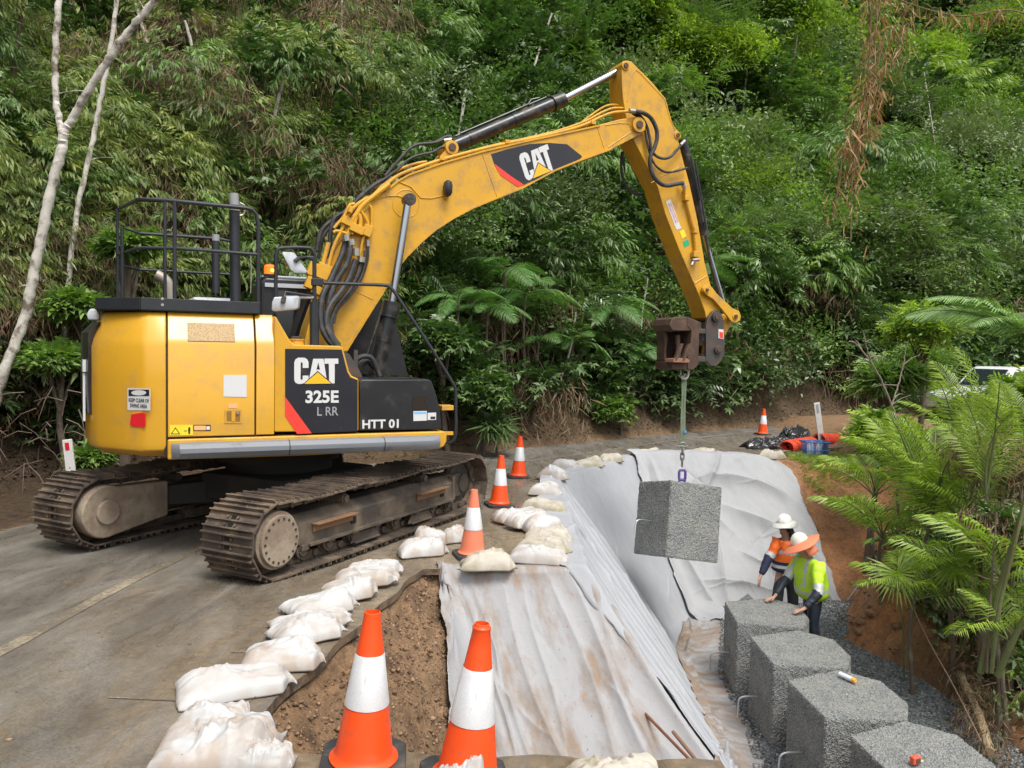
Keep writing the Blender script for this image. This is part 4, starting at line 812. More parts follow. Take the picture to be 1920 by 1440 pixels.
splate([(428, 757), (445, 757), (445, 765), (428, 765)], 'small_label', simple('decal_orange', (.85, .45, .22), .5), .004, dr)
yl = splate([(318.5, 797), (361.5, 797), (361.5, 816), (318.5, 816)], 'warning_label', simple('label_yellow', (.82, .66, .03), .5), .004, ex)
splate([(329, 801), (338, 814), (320, 814)], 'triangle_mark', blk_l, .0055, yl); splate([(329, 803.5), (335.5, 812.8), (322.5, 812.8)], 'triangle_fill', simple('label_yellow2', (.82, .66, .03), .5), .007, yl)
splate([(353.5, 801), (356.5, 801), (357, 806), (356, 814), (353.5, 814), (352.5, 806)], 'figure_mark', blk_l, .0055, yl); splate([(345, 807.3), (350, 807.3), (350, 808.6), (345, 808.6)], 'arrow_mark', blk_l, .0055, yl)
ol = splate([(362.5, 796.5), (395, 796.5), (395, 807.5), (362.5, 807.5)], 'part_label', blk_l, .004, ex); splate([(363.8, 798), (386, 798), (386, 806.3), (363.8, 806.3)], 'label_field', simple('decal_orange2', (.85, .45, .18), .5), .0055, ol); splate([(387, 799), (393.5, 799), (393.5, 805.5), (387, 805.5)], 'label_mark', white_l, .0055, ol)

# --- front side body with the dark logo panel
body = [(481, 818.5), (481, 640), (516, 641), (530, 652), (541, 661), (556, 652)]
b = MB(); b.prism(*side_profile(X2+.002, L(515, 620)[0], ZD+.01)); fb = b.build('side_panel', yel, ex, bevel=.008)
slope = [(514.5, 810), (514.5, 592), (519, 596), (541, 634), (546, 641), (553, 646), (637, 648.5), (643, 652), (655, 697), (660, 705), (672.5, 710.5), (672.5, 808)]
b = plate(slope, SY, SY+.45); b.build('side_panel', yel, ex, bevel=.022, label='sloping yellow panel that carries the black logo field')
lp = splate([(534.5, 654), (640.5, 655.5), (651, 697), (657, 707.5), (670.5, 712.5), (670.5, 808.5), (584, 812), (534.5, 744)], 'logo_panel', blk_l, .004, ex)
splate([(534.5, 744), (584.5, 812.5), (557, 813.5), (534.5, 780)], 'red_stripe', red_l, .0055, lp)
CAT_C = [(115, 133), (68, 133), (68, 173), (60, 181), (52, 173), (50, 43), (60, 33), (68, 43), (68, 70), (115, 70), (115, 42), (78, 8), (50, 2), (32, 2), (10, 13), (0, 35), (0, 180), (10, 203), (32, 217), (82, 217), (105, 203), (115, 180)]
CAT_A = [(153, 208), (237, 208), (262, 47), (190, 108), (121, 47)]; CAT_H = [(194, 178), (181, 116), (190, 123), (208, 113)]; CAT_T = [(245, 210), (360, 210), (360, 167), (330, 167), (330, 3), (284, 3), (284, 37), (281, 167), (245, 167)]; CAT_TR = [(190, 97), (302, 3), (80, 3)]
def logo(par, O, exv, eyv, Y, un=1/360.):
    """the three letters and the triangle; exv spans the word's width"""
    k = 0
    for nm, pts, mt, o in (('letter', CAT_C, white_l, 0), ('letter', CAT_A, white_l, 0), ('letter', CAT_T, white_l, 0), ('letter_gap', [(194, 178), (180, 120), (208, 120)], blk_l, .0015), ('triangle_border', [(190, 108), (316, -2), (68, -2)], blk_l, .001), ('yellow_triangle', CAT_TR, yel_l, .003)):
        A = [O+exv*(x*un)+eyv*(y*un) for x, y in pts]; A = [np.array([p[0], Y-o, p[2]]) for p in A]; b = MB(); b.prism(A, [p+np.array([0, .0015 if o else .003, 0]) for p in A]); b.build(nm, mt, par, smooth=0)
O_ = L(551.5, 720.5); logo(lp, O_, L(634, 719.5)-O_, (L(551.5, 671)-O_)*360/215, SY-.0065)
def sidetext(s, u0, v0, u1, vt, mat, par, Y, bold=0, o=.006, th=.003):
    a, bb, c = L(u0, v0, Y), L(u1, v0-.0, Y), L(u0, vt, Y); h = c[2]-a[2]; w = np.linalg.norm(bb-a)
    t_ = text('lettering', s, mat, par, (a[0], Y-o, a[2]), (1, 0, 0), (0, 0, 1), 1.0, th, bold); me = t_.data; V = np.zeros(len(me.vertices)*3); me.vertices.foreach_get('co', V); V = V.reshape(-1, 3)
    V[:, 0] = a[0]+(V[:, 0]-V[:, 0].min())*w/np.ptp(V[:, 0]); V[:, 2] = a[2]+(V[:, 2]-V[:, 2].min())*h/np.ptp(V[:, 2]); V[:, 1] = Y-o-th*(V[:, 1] < V[:, 1].mean()); me.vertices.foreach_set('co', V.ravel()); me.update(); return t_
sidetext('325E', 572.5, 756, 634.5, 732, white_l, lp, SY, .035); sidetext('L RR', 594.5, 779.5, 634, 763, simple('decal_grey', (.30, .31, .33), .5), lp, SY, .012, .0055)
# --- black step box
bx = [(674, 807.5), (674, 716), (678, 711.5), (803, 711), (810, 715), (819, 742), (826, 770), (828.5, 800), (828.5, 805)]
sb = plate(bx, SY, SY+.75).build('step_box', blk_p, ex, bevel=.025, seg=3)
splate([(773, 743), (801.5, 743), (801.5, 768.5), (773, 768.5)], 'step_recess', seam, .003, sb, ref=SY)
sidetext('HTT 01', 679, 804, 747, 787, white_l, sb, SY, .03)
lb = splate([(775, 771), (800, 770.5), (800, 788.5), (775, 789.5)], 'site_label', white_l, .004, ex); splate([(776, 772.3), (799, 771.8), (799, 775.8), (776, 776.3)], 'label_band', simple('label_blue', (.2, .5, .8), .5), .0055, lb)
lb = splate([(801.5, 774), (817.5, 773.5), (817.5, 787), (801.5, 787.5)], 'plate_label', white_l, .004, ex); splate([(807, 781), (816, 780.8), (816, 785.6), (807, 785.8)], 'label_field', blk_l, .0055, lb)
b = MB(); b.box(L(829, 764, SY+.1)+np.array([.04, 0, 0]), (.14, .16, .055)); b.build('front_bracket', yel2, ex, bevel=.006)
# --- sill under the doors and the grey bumper
sill = [(314, 824), (833, 808.5), (838, 815), (838, 828), (832, 838), (822, 841.5), (700, 847.5), (560, 855), (314, 862.5)]
plate(sill, SY-.005, SY+.2).build('side_sill', yel2, ex, bevel=.018, seg=3)
b = MB(); a0, a1 = L(322, 826, SY-.12), L(829, 815, SY-.12); xa, xb = a0[0], a1[0]
def bar_ring(x, s=1.0, dz=0): 
    zt, zb_ = 1.205, 1.055; return [(x, SY+.0, zt), (x, SY-.10*s, zt-.005), (x, SY-.14*s, zt-.045), (x, SY-.14*s, zt-.09), (x, SY-.09*s, zb_), (x, SY, zb_)]
b.ringloft([bar_ring(xa, .35), bar_ring(xa+.07, 1), bar_ring(xa+.9, 1), bar_ring(xb-.12, 1), bar_ring(xb, .5)]); bp_ = b.build('side_bumper', greybar, ex, bevel=.012)
for u in (540, 716): x = L(u, 820)[0]; b = MB(); b.ringloft([[(xx, y-.002, z) for xx, y, z in [(xx,)+p[1:] for p in bar_ring(x)]] for xx in (x-.004, x+.004)]); b.build('bumper_joint', seam, bp_)
# belly, deck and turntable
b = MB(); b.prism(*[[(x, y, z) for x, y in ((XS-.3, -1.25), (1.5, -1.30), (1.52, 1.35), (XS-.3, 1.25))] for z in (1.06, 1.24)]); b.build('revolving_frame', darkbelly, ex)
b = MB(); b.box((.55, .45, 1.45), (1.9, 1.6, .5)); b.build('deck_housing', blk_p, ex, bevel=.03)
b = MB(); b.lathe([(.62, .56), (.62, .82), (.70, .82), (.70, 1.08)], 40); b.build('swing_bearing', darkbelly, ex)
# grey hydraulic tank + cap in front of the doors
b = MB(); q = L(556, 646, SY+.16); b.cyl(q-np.array([0, 0, .06]), q+np.array([0, 0, .055]), .075, seg=20); fc = b.build('fuel_filler', yel2, ex, bevel=.006); b = MB(); b.cyl(q+np.array([0, 0, .055]), q+np.array([0, 0, .085]), .052, seg=20); b.build('filler_cap', rubber, fc, bevel=.006)
b = MB(); b.cyl(q+np.array([0, 0, .047]), q+np.array([0, 0, .058]), .083, seg=20); b.build('filler_rim', yel, fc)

# --- toe board platform, hood, exhaust
zt0, zt1 = 2.485, 2.60
def strip3(P, z0, z1, th=.012):
    b = MB(); n = len(P)
    for (ax, ay), (bx_, by_) in zip(P[:-1], P[1:]):
        t_ = nrm([bx_-ax, by_-ay, 0]); nn = np.array([-t_[1], t_[0], 0])*th
        b.prism([(ax, ay, z0), (bx_, by_, z0), (bx_, by_, z1), (ax, ay, z1)], [(ax+nn[0], ay+nn[1], z0), (bx_+nn[0], by_+nn[1], z0), (bx_+nn[0], by_+nn[1], z1), (ax+nn[0], ay+nn[1], z1)])
    return b
e1 = L(486, 575, -1.36); e0 = L(264, 565, -1.36); el = np.array([e0[0]-.40, -.80, 0])
PB = [(e1[0], -.4), (e1[0], -1.36), (e0[0], -1.36), (el[0], -1.0), (el[0], .9), (e0[0], 1.3), (e1[0], 1.3)]
b = strip3(PB, 2.485, 2.60); pf = b.build('walkway_kerb', blk_m, ex, bevel=.004)
b = MB(); b.prism([(x, y, 2.478) for x, y in PB[1:]], [(x, y, 2.492) for x, y in PB[1:]]); b.build('walkway_deck', blk_m, ex)
b = MB(); [b.cyl(L(304.5, v_, -1.362), L(304.5, v_, -1.362)+np.array([0, -.012, 0]), .014, seg=8) for v_ in (560, 571.5)]; b.build('kerb_bolt', fit_m, pf)
b = MB(); V = []
hx0, hx1 = L(336, 560, -.9)[0], L(462, 560, -.9)[0]
b.ringloft([[(hx0+(hx1-hx0)*t, y*s, 2.5+z*s) for y, z in ((-1.05, 0), (-1.05, .10), (-.95, .15), (.3, .16), (.4, .1), (.4, 0))] for t, s in ((0, .3), (.08, .75), (.22, 1), (.85, 1), (.97, .8), (1, .4))]); b.build('engine_hood', simple('hood_grey', (.55, .57, .62), .45, dirt=(.3, .28, .25), dscale=5), ex, bevel=.02)
b = MB(); ep = [L(319, 562, -.75), L(317.5, 545, -.75), L(315, 532, -.75), L(307, 522.5, -.75), L(292, 514, -.75)]; b.tube(smoothpath(ep, 6), .052, 16, caps=False); b.tube(smoothpath(ep, 6), .044, 16, caps=False); b.build('exhaust_pipe', simple('exhaust_steel', (.42, .37, .31), .5, .5, var=.15, dirt=(.45, .25, .12), dscale=6, dlo=.6, dhi=.75), ex)
# --- guard rails
hr = MB(); R_ = .021
def far(u, v, X): return LY(u, v, X)
XL = el[0]
top = [L(484, 567, -1.34), L(484.5, 423, -1.34), L(481, 402, -1.34), L(473, 393, -1.34), L(462, 390, -1.34), L(431, 387, -1.34), L(308, 375, -1.34), L(259, 374, -1.34)]
tl = LY(220, 393, XL); lb_ = LY(222, 562, XL)
top += [tl+np.array([.02, .03, .02]), tl, tl-np.array([0, 0, .06]), np.array([XL, tl[1], 2.55])]; rails = []
def rail(P, r=R_, nm='guard_rail', sm=True):
    b = MB(); b.tube(P, r, 10); return b.build(nm, blk_m, ex)
rail(top); zt_ = L(308, 375, -1.34)[2]; zm = L(325, 465, -1.34)[2]; xr = top[0][0]; xc = L(259, 374, -1.34)[0]
rail([L(483, 477, -1.34), L(325, 465, -1.34), L(258, 465, -1.34), LY(220, 478, XL)], .017)
xq = L(229, 442, .9)[0]; xz = L(262, 457, 1.25)[0]; rail([(xr, 1.25, 2.5), (xr, 1.25, zt_-.12), (xr-.08, 1.25, zt_-.02), (xr-.2, 1.25, zt_), (xz, 1.25, zt_), (xq, .9, zt_), (xq, .9, 2.5)]); rail([(xr, 1.25, zm), (xz, 1.25, zm), (xq, .9, zm)], .017)
for u, r in ((309.5, .016), (327.5, .02)): x = L(u, 470, -1.34)[0]; rail([(x, -1.34, 2.52), (x, -1.34, zt_-.0)], r, 'rail_post')
for u in (309.5,): x = L(u, 470, -1.34)[0]; rail([(x, 1.25, 2.52), (x, 1.25, zt_)], .016, 'rail_post')
b = MB(); q0, q1 = L(441.5, 566, -1.22), L(439.5, 385, -1.22); b.cyl(q0, q1, .052, seg=18); mp = b.build('camera_mast', blk_m, ex); b = MB(); b.cyl(q1-np.array([0, 0, .03]), L(438, 363, -1.22), .047, seg=18); b.build('mast_cap', simple('cap_grey', (.30, .31, .31), .5), mp); b = MB(); q = L(440, 396, -1.22); b.cyl(q, q+np.array([0, 0, .03]), .056, seg=18); b.tube(smoothpath([q1+np.array([.05, 0, .03]), q1+np.array([.10, 0, 0]), q1+np.array([.09, 0, -.08]), q1+np.array([.05, 0, -.1])], 5), .009, 6); b.build('mast_clip', fit_m, mp)
b = MB(); q0, q1 = L(405, 550, .6), L(404.5, 452, .6); b.cyl(q0, q1, .046, seg=16); mp = b.build('camera_mast', blk_m, ex); b = MB(); b.cyl(q1, L(404.5, 440, .6), .044, seg=16); b.build('mast_cap', simple('cap_grey', (.30, .31, .31), .5), mp)
b = MB(); b.tube([L(470, 550, -.6), L(471, 505, -.6), L(470, 478, -.6)], .006, 5); b.build('antenna', fit_m, ex)

# --- cab on the far side
cab = MB(); cs = [(.12, 1.22), (.12, 2.9), (.2, 3.02), (1.45, 3.02), (1.62, 2.9), (1.78, 2.1), (1.84, 1.3), (1.78, 1.22)]
cp = [L(487, 640, .42), L(487, 516, .42)]
xb0 = L(488, 600, .42)[0]; zr = L(500, 519, .42)[2]; xf = L(700, 600, .42)[0]
cs = [(xb0, 1.24), (xb0, zr-.06), (xb0+.06, zr), (xf-.42, zr), (xf-.28, zr-.07), (xf+.05, 1.9), (xf+.12, 1.24)]
cab.prism([(x, .42, z) for x, z in cs], [(x, 1.44, z) for x, z in cs]); cb = cab.build('cab', blk_p, ex, bevel=.04)
m = NT('cab_glass'); m.bsdf((.012, .016, .02), .05, 0, None, .8); cg = m.mat
b = MB(); wz = [(xb0+.16, 1.75), (xb0+.16, zr-.16), (xf-.46, zr-.16), (xf-.16, 1.95), (xf-.18, 1.75)]; b.prism([(x, .415, z) for x, z in wz], [(x, .43, z) for x, z in wz]); b.build('cab_window', cg, cb)
b = MB(); b.box(((xb0+xf)/2-.22, .93, zr+.012), (xf-xb0-.5, .9, .03)); b.build('cab_roof_panel', simple('roof_grey', (.42, .44, .48), .4), cb, bevel=.01)
b = MB(); b.box((xb0+.75, .40, zr-.10), (1.4, .03, .05)); b.build('roof_band', greym, cb)
q = L(506, 517.5, .5); b = MB(); b.cyl(q, q+np.array([0, 0, .02]), .085, seg=18); bc = b.build('warning_beacon', blk_m, ex)
m = NT('beacon_lens'); bs = m.bsdf((.9, .22, .02), .15); bs.inputs['Emission Color'].default_value = (1, .10, .004, 1); bs.inputs['Emission Strength'].default_value = .8; b = MB(); b.lathe([(.072, .02), (.070, .12), (.055, .135), (0, .137)], 20, q); b.build('beacon_lens', m.mat, bc)
m = NT('beacon_glow'); bs = m.bsdf((1, .6, .1), .2); bs.inputs['Emission Color'].default_value = (1, .42, .05, 1); bs.inputs['Emission Strength'].default_value = 3; b = MB(); b.ico(q+np.array([.02, -.06, .065]), .024); b.build('beacon_bulb', m.mat, bc)

# --- mirrors and front rail
def rr(P, r, nm, par=ex, mt=None, seg=10): b = MB(); b.tube(P, r, seg); return b.build(nm, mt or blk_m, par)
YM = -1.25
mpst = rr([L(589.5, 655, YM), L(589.5, 566, YM)], .05, 'mirror_post'); rr([L(589.5, 568, YM), L(589.5, 480, YM)], .022, 'mirror_post')
rr(smoothpath([L(517, 562, YM), L(517.5, 490, YM), L(519, 473, YM), L(528, 465, YM), L(575, 464.5, YM), L(586, 470, YM), L(591, 480, YM)], 5), .020, 'mirror_frame')
rr([L(590, 483, YM), L(573, 482, YM)], .018, 'mirror_arm')
def mirror(pts, Y, dy, nm='wing_mirror', Yr=None):
    A = [L(u, v, Y) for u, v in pts]; k = len(A); Bq = [p+np.array([.03, dy, .0]) for p in A]; c = sum(A)/k; b = MB(); b.ringloft([[c+(p-c)*.8+np.array([-.02, -.01, 0]) for p in A], A, Bq]); return b.build(nm, greym, ex, bevel=.012, seg=3)
mi = mirror([(529, 474), (531, 472), (549, 473), (574, 509), (573, 512), (553, 512), (548, 509)], YM-.05, .06); rr([L(560, 484, YM-.06), L(575, 482, YM), L(588, 488, YM)], .016, 'mirror_bracket', mi); rr([L(553, 490, YM-.07), L(561, 483, YM-.07)], .022, 'mirror_joint', mi, rubber)
mi = mirror([(510, 566), (514, 557), (558, 554.5), (561, 558), (558, 577), (553, 580), (514, 584), (509, 581)], YM-.05, .07); rr([L(531, 562, YM-.08), L(535, 548, YM-.04), L(590, 556, YM)], .016, 'mirror_bracket', mi); rr([L(530, 568, YM-.08), L(533, 556, YM-.08)], .024, 'mirror_joint', mi, rubber); rr([L(533, 557, YM), L(590, 557.5, YM)], .02, 'mirror_arm', mi, greym)
b = MB(); b.box(L(595, 529, YM), (.12, .07, .075)); b.build('rail_clamp', blk_m, ex, bevel=.006)
YF = -1.42
fr = smoothpath([L(596, 530, YM), L(660, 532.5, YM-.05), L(718, 534.5, YM-.1), L(731, 538, YM-.12), L(742, 551, YM-.13)], 5)+smoothpath([L(810, 655, YF), L(848, 717, YF), L(854, 733, YF), L(854.5, 770, YF), L(854.5, 812, YF), L(847, 827, YF+.02), L(836, 829, YF+.04)], 5); rr(fr, .019, 'front_guard_rail')
b = MB(); b.prism(P2([(829, 809), (850, 809), (850, 816), (829, 816)], SY+.02), P2([(829, 809), (850, 809), (850, 816), (829, 816)], SY+.12)); b.build('front_bracket', yel2, ex, bevel=.004)

# --- boom
BW = .26
boomU = [(571, 700), (571, 640), (578, 612), (591, 575), (606, 535), (628, 470), (660, 425), (696, 383), (722, 357), (745, 338), (766, 326), (790, 317.5), (832, 303), (902, 283), (980, 264.5), (1060, 247.5), (1124, 233.5), (1160, 224), (1190, 219), (1203, 222), (1213, 231), (1212, 242), (1205, 250), (1147, 280.5), (1085, 303), (1040, 321), (980, 354), (925, 376), (886, 392), (850, 411), (817, 432), (790, 455), (762, 483), (745, 505), (727, 535), (690, 594), (647, 662), (620, 720)]
boomU = [(u, v) for u, v in boomU]; bo = plate(boomU, -BW, BW).build('boom', yel2, ex, bevel=.012)
# flange lips along the lower and upper edges
def lip(pts, nm='boom_flange', Y=BW+.018, th=.011):
    A = P2(pts, -BW); b = MB(); n = len(A); rings = []
    for i, p in enumerate(A):
        t_ = nrm(A[min(i+1, n-1)]-A[max(i-1, 0)]); q = np.array([-t_[2], 0, t_[0]])*th; rings.append([(p-q)*[1, 0, 1]+[0, -Y, 0], (p+q)*[1, 0, 1]+[0, -Y, 0], (p+q)*[1, 0, 1]+[0, Y, 0], (p-q)*[1, 0, 1]+[0, Y, 0]])
    b.ringloft(rings); return b.build(nm, yel2, bo)
lip([(1147, 279), (1085, 301.5), (1040, 319.5), (980, 352), (925, 374), (886, 390), (850, 409), (817, 430), (790, 453), (762, 481), (745, 503), (727, 533), (690, 592), (649, 658)]); lip([(722, 359), (745, 340), (766, 328), (790, 319.5), (832, 305), (902, 285), (980, 266.5), (1060, 249.5), (1124, 235.5)])
def weld(P, par, Y, r=.006, nm='weld_seam', closed=False): b = MB(); b.tube([np.array([L(u, v, Y)[0], Y, L(u, v, Y)[2]]) for u, v in P], r, 6, closed=closed); return b.build(nm, yel2, par)
weld([(903, 285), (933, 372)], bo, -BW); weld([(1119, 236), (1134, 282)], bo, -BW); weld([(1134, 235), (1160, 231), (1180, 232), (1184, 247), (1140, 276)], bo, -BW, .008)
weld([(761+25*math.cos(a), 382+26*math.sin(a)) for a in np.linspace(0, 6.28, 25)[:-1]], bo, -BW, .006, closed=True); weld([(665, 545), (700, 562)], bo, -BW)
dc = splate([(920.5, 289), (950, 280), (993, 270), (1030, 268), (1063, 270.5), (1090, 292), (1091, 294.5), (1087, 298), (983, 346.5), (958, 330), (926, 306)], 'boom_decal', blk_l, .004, ex, Y=-BW); splate([(926, 306.5), (958, 330.5), (983, 347), (971, 350.5), (938.5, 329)], 'red_stripe', red_l, .0055, dc, Y=-BW)
O_ = L(987, 340.5, -BW); logo(dc, O_, (L(1041, 318, -BW)-O_)*1.0, (L(971.5, 292, -BW)-O_)*360/210, -BW-.0065)
def boss(u, v, Y0, Y1, r, nm, par, mt=yel2, rin=None, pm=None):
    p = L(u, v, Y1 if abs(Y1) > abs(Y0) and Y1 < 0 else Y0); b = MB(); b.cyl(at2(p, Y0), at2(p, Y1), r, seg=24); o = b.build(nm, mt, par, bevel=.006)
    if rin: s = -1 if Y0 < Y1 else 1; yy = min(Y0, Y1); b = MB(); b.cyl(at2(p, yy), at2(p, yy-.018), rin, seg=16); b.build('pin_head', pm or rustp, o, bevel=.004)
    return o
boss(1199, 233.5, -BW-.045, BW+.045, .105, 'boom_pin', ex, rin=.055)
# work lamp
q = L(838, 366, -BW-.05); b = MB(); b.ringloft([[q+np.array([sx*.045*s, sy*.05*s-.03, z]) for sx, sy in ((-1, -1), (-.2, -1.4), (1, -1), (1, 1), (-1, 1))] for z, s in ((-.02, .6), (.02, 1), (.10, 1.1), (.16, .9), (.18, .4))]); wlp = b.build('work_lamp', blk_m, ex, bevel=.012, seg=3); b = MB(); b.cyl(q+np.array([0, .05, -.05]), q+np.array([0, 0, -.01]), .016, seg=8); b.box(q+np.array([0, .02, -.03]), (.03, .07, .02)); b.build('lamp_bracket', yel2, wlp)
rr([L(u, v, -BW-.006) for u, v in ((743, 339), (770, 350), (789, 371), (808, 372), (834, 366))], .005, 'lamp_cable', bo, yel2, 5); rr([L(u, v, -BW-.006) for u, v in ((697, 377), (725, 368), (745, 367), (762, 372))], .005, 'grease_line', bo, yel2, 5)

# --- cylinders
def cylinder(name, a, rr_, bends, br, rodr, rod_end, col=gl_blk, lab=None, collar=True):
    """a: barrel foot, rr_: barrel mouth, rod_end: eye of the rod"""
    b = MB(); b.cyl(a, rr_, br, seg=24); ax = nrm(rr_-a); Lb = np.linalg.norm(rr_-a)
    o = b.build(name, col, ex, label=lab)
    b = MB(); b.cyl(rr_-ax*.17, rr_, br*1.16, seg=24); b.cyl(rr_-ax*.20, rr_-ax*.17, br*1.24, seg=24); b.build('cylinder_collar', col, o, bevel=.006)
    for f in (.12, .52): b = MB(); b.cyl(a+ax*Lb*f, a+ax*(Lb*f+.03), br*1.07, seg=24); b.build('pipe_band', col, o)
    b = MB(); b.cyl(rr_, rod_end, rodr, seg=20); b.build('piston_rod', chrome, o); return o, ax
for s, lab in ((-1, None), (1, None)):
    Y = -.47 if s < 0 else .47; a = at2(L(702, 722, -.47), Y); mo = at2(L(735, 566, -.47), Y); e = at2(L(764, 382, -.47), Y)
    o, ax = cylinder('boom_cylinder', a, mo, None, .092, .048, e)
    b = MB(); e2 = at2(L(766.5, 375, -.47), Y); b.cyl(e2-np.array([0, .07, 0]), e2+np.array([0, .07, 0]), .075, seg=22); eye = b.build('rod_eye', gl_blk, ex, bevel=.006)
    b = MB(); yy = Y-.072 if s < 0 else Y+.072
    for k in range(3): an = k*2.09+.5; b = MB(); b.cyl((e2[0]+.032*math.cos(an), yy, e2[2]+.032*math.sin(an)), (e2[0]+.032*math.cos(an), yy-.008, e2[2]+.032*math.sin(an)), .012, seg=8); b.build('eye_bolt', dkgrey, eye)
    b = MB(); b.tube([a+np.array([-.11, 0, .3]), mo+np.array([-.12, 0, -.1]), mo+np.array([-.06, 0, -.03])], .016, 8); b.build('cylinder_pipe', gl_blk, o)
a, mo, e = L(852, 273, 0), L(1057, 186, 0), L(1160, 133, 0); o, ax = cylinder('stick_cylinder', a, mo, None, .088, .050, e)
b = MB(); up = np.array([-ax[2], 0, ax[0]]); b.tube([a+ax*.15+up*.11, a+ax*1.0+up*.115, a+ax*1.25+up*.12, a+ax*1.32+up*.16, a+ax*1.45+up*.14], .014, 8); b.tube([a+ax*.1+up*.11+np.array([0, .07, 0]), a+ax*1.6+up*.12+np.array([0, .07, 0])], .013, 8); b.build('cylinder_pipe', gl_blk, o)
boss(848, 276, -.17, .17, .09, 'cylinder_foot_pin', ex, rin=.05); b = MB(); plate([(818, 303), (828, 290), (843, 273), (853, 272), (858, 280), (852, 292), (870, 291)], -.15, -.11).build('cylinder_bracket', yel2, bo, bevel=.004); plate([(818, 303), (828, 290), (843, 273), (853, 272), (858, 280), (852, 292), (870, 291)], .11, .15, ref=-.15).build('cylinder_bracket', yel2, bo, bevel=.004)

# --- stick
SW = .175
stU = [(1166, 120), (1168, 115), (1175, 113), (1184, 115), (1196, 127), (1222, 153), (1248, 184.5), (1258, 220), (1262, 233), (1268, 242), (1275, 248.5), (1278, 256), (1272, 264), (1278, 289), (1293, 344), (1308, 413), (1322, 495), (1334, 540), (1349, 577), (1352, 592), (1345, 600), (1334, 603), (1324, 596), (1322, 585), (1310, 552), (1300, 529), (1273, 467), (1247, 400), (1233, 350), (1189, 264), (1179, 246), (1173, 215), (1168, 184), (1166, 150)]
st = plate(stU, -SW, SW).build('stick', yel2, ex, bevel=.010)
for uu, vv, Yr in ((1173, 124, 0),): pass
boss(1173.5, 123, -SW-.02, SW+.02, .06, 'stick_pin', ex, rin=.038); boss(1271, 253.5, -SW-.015, SW+.015, .055, 'stick_pin', ex, rin=.032)
weld([(1176, 190), (1181, 160), (1186, 137), (1192, 131), (1200, 137), (1246, 186), (1256, 222), (1266, 245)], st, -SW, .007); weld([(1234, 333), (1278, 312)], st, -SW); weld([(1303, 531), (1325, 517)], st, -SW, .010); weld([(1221, 343), (1238, 334)], st, -SW)
b = MB(); # brown stained throat where the ear plates part
sl1 = splate([(1248, 378), (1257, 373.5), (1276, 425), (1278, 428), (1269, 431), (1267, 428)], 'warning_label', white_l, .004, ex, Y=-SW); ax0, ax1 = L(1253, 378, -SW), L(1273, 428, -SW)
ee = nrm(ax1-ax0); ey = np.cross([0, 1, 0], ee); ey = ey if ey[2] > 0 else -ey; pk = simple('decal_pink', (.72, .10, .16), .5)
en = np.cross(ee, ey)
for k, s_ in enumerate(('MAINTAIN CLEARANCE', 'BEWARE POWERLINES')): text('lettering', s_, pk, sl1, ax0+ee*.03+ey*(.012-.038*k)+np.array([0, -.006, 0]), ee, ey, .03, width=.30)
splate([(1274, 434), (1282, 430), (1287, 443), (1279, 447.5)], 'warning_label', simple('label_yellow3', (.85, .70, .04), .5), .004, st, Y=-SW); splate([(1280, 453), (1290, 449), (1293, 459), (1283, 464)], 'green_label', simple('label_green', (.02, .42, .20), .5), .004, st, Y=-SW)
# pipe and valve on the stick
rr([L(1284, 352, -SW-.04), L(1286, 372, -SW-.04), L(1301, 428, -SW-.04), L(1305, 470, -SW-.04)], .026, 'stick_pipe', st, yel2); [MB().box(L(*q_), d_).build('pipe_clamp', yel2, st, bevel=.008) for q_, d_ in (((1304, 477, -SW-.05), (.11, .08, .09)), ((1303, 432, -SW-.04), (.08, .08, .09)), ((1286, 372, -SW-.04), (.08, .08, .07)))]; b = MB(); b.cyl(L(1298, 488, -SW-.09), L(1310, 487, -SW-.09), .026, seg=12); b.cyl(L(1300, 490, -SW-.09), L(1297, 497, -SW-.10), .018, seg=10); b.build('shutoff_valve', fit_m, st)
# bucket cylinder down the front of the stick
YB = 0; a, mo, e = L(1279, 262, -.0), L(1319, 441, -.0), L(1354, 570, -.0)+np.array([.02, 0, 0]); o, ax = cylinder('bucket_cylinder', a, mo, None, .075, .042, e)
for (u0, v0, u1, v1, r) in ((1288, 292, 1306, 375, .015), (1296, 300, 1318, 430, .014)): rr([L(u0, v0, -.12)+np.array([.07, 0, 0]), L(u1, v1, -.12)+np.array([.07, 0, 0])], r, 'cylinder_pipe', o, blk_m, 8)
rr(smoothpath([L(1318, 440, -.12)+np.array([.06, 0, 0]), L(1330, 490, -.12)+np.array([.02, 0, 0]), L(1342, 530, -.1), L(1352, 560, -.1)], 5), .022, 'hydraulic_hose', ex, hose_m)
# links
def dogbone(pts, nm, mt, Ys, par=ex):
    for y0, y1 in Ys: plate(pts, y0, y1, ref=-SW-.05).build(nm, mt, par, bevel=.008)
dogbone([(1316, 540), (1320, 534.5), (1328, 533.5), (1335, 540), (1342, 550), (1372, 578), (1384, 583), (1388, 592), (1386, 601), (1378, 606), (1369, 602), (1362, 592), (1337, 562), (1321, 552), (1316, 546)], 'idler_link', yel2, ((-SW-.07, -SW-.03), (SW+.03, SW+.07)))
boss(1325.5, 544, -SW-.09, SW+.09, .052, 'link_pin', ex, rin=.026); boss(1379.5, 593.5, -SW-.085, SW+.085, .05, 'link_pin', ex, rin=.032)
plate([(1366, 590), (1378, 596), (1372, 607), (1360, 629), (1352, 621), (1358, 606), (1354, 604), (1362, 590)], -.12, .12).build('power_link', yel2, ex, bevel=.01)
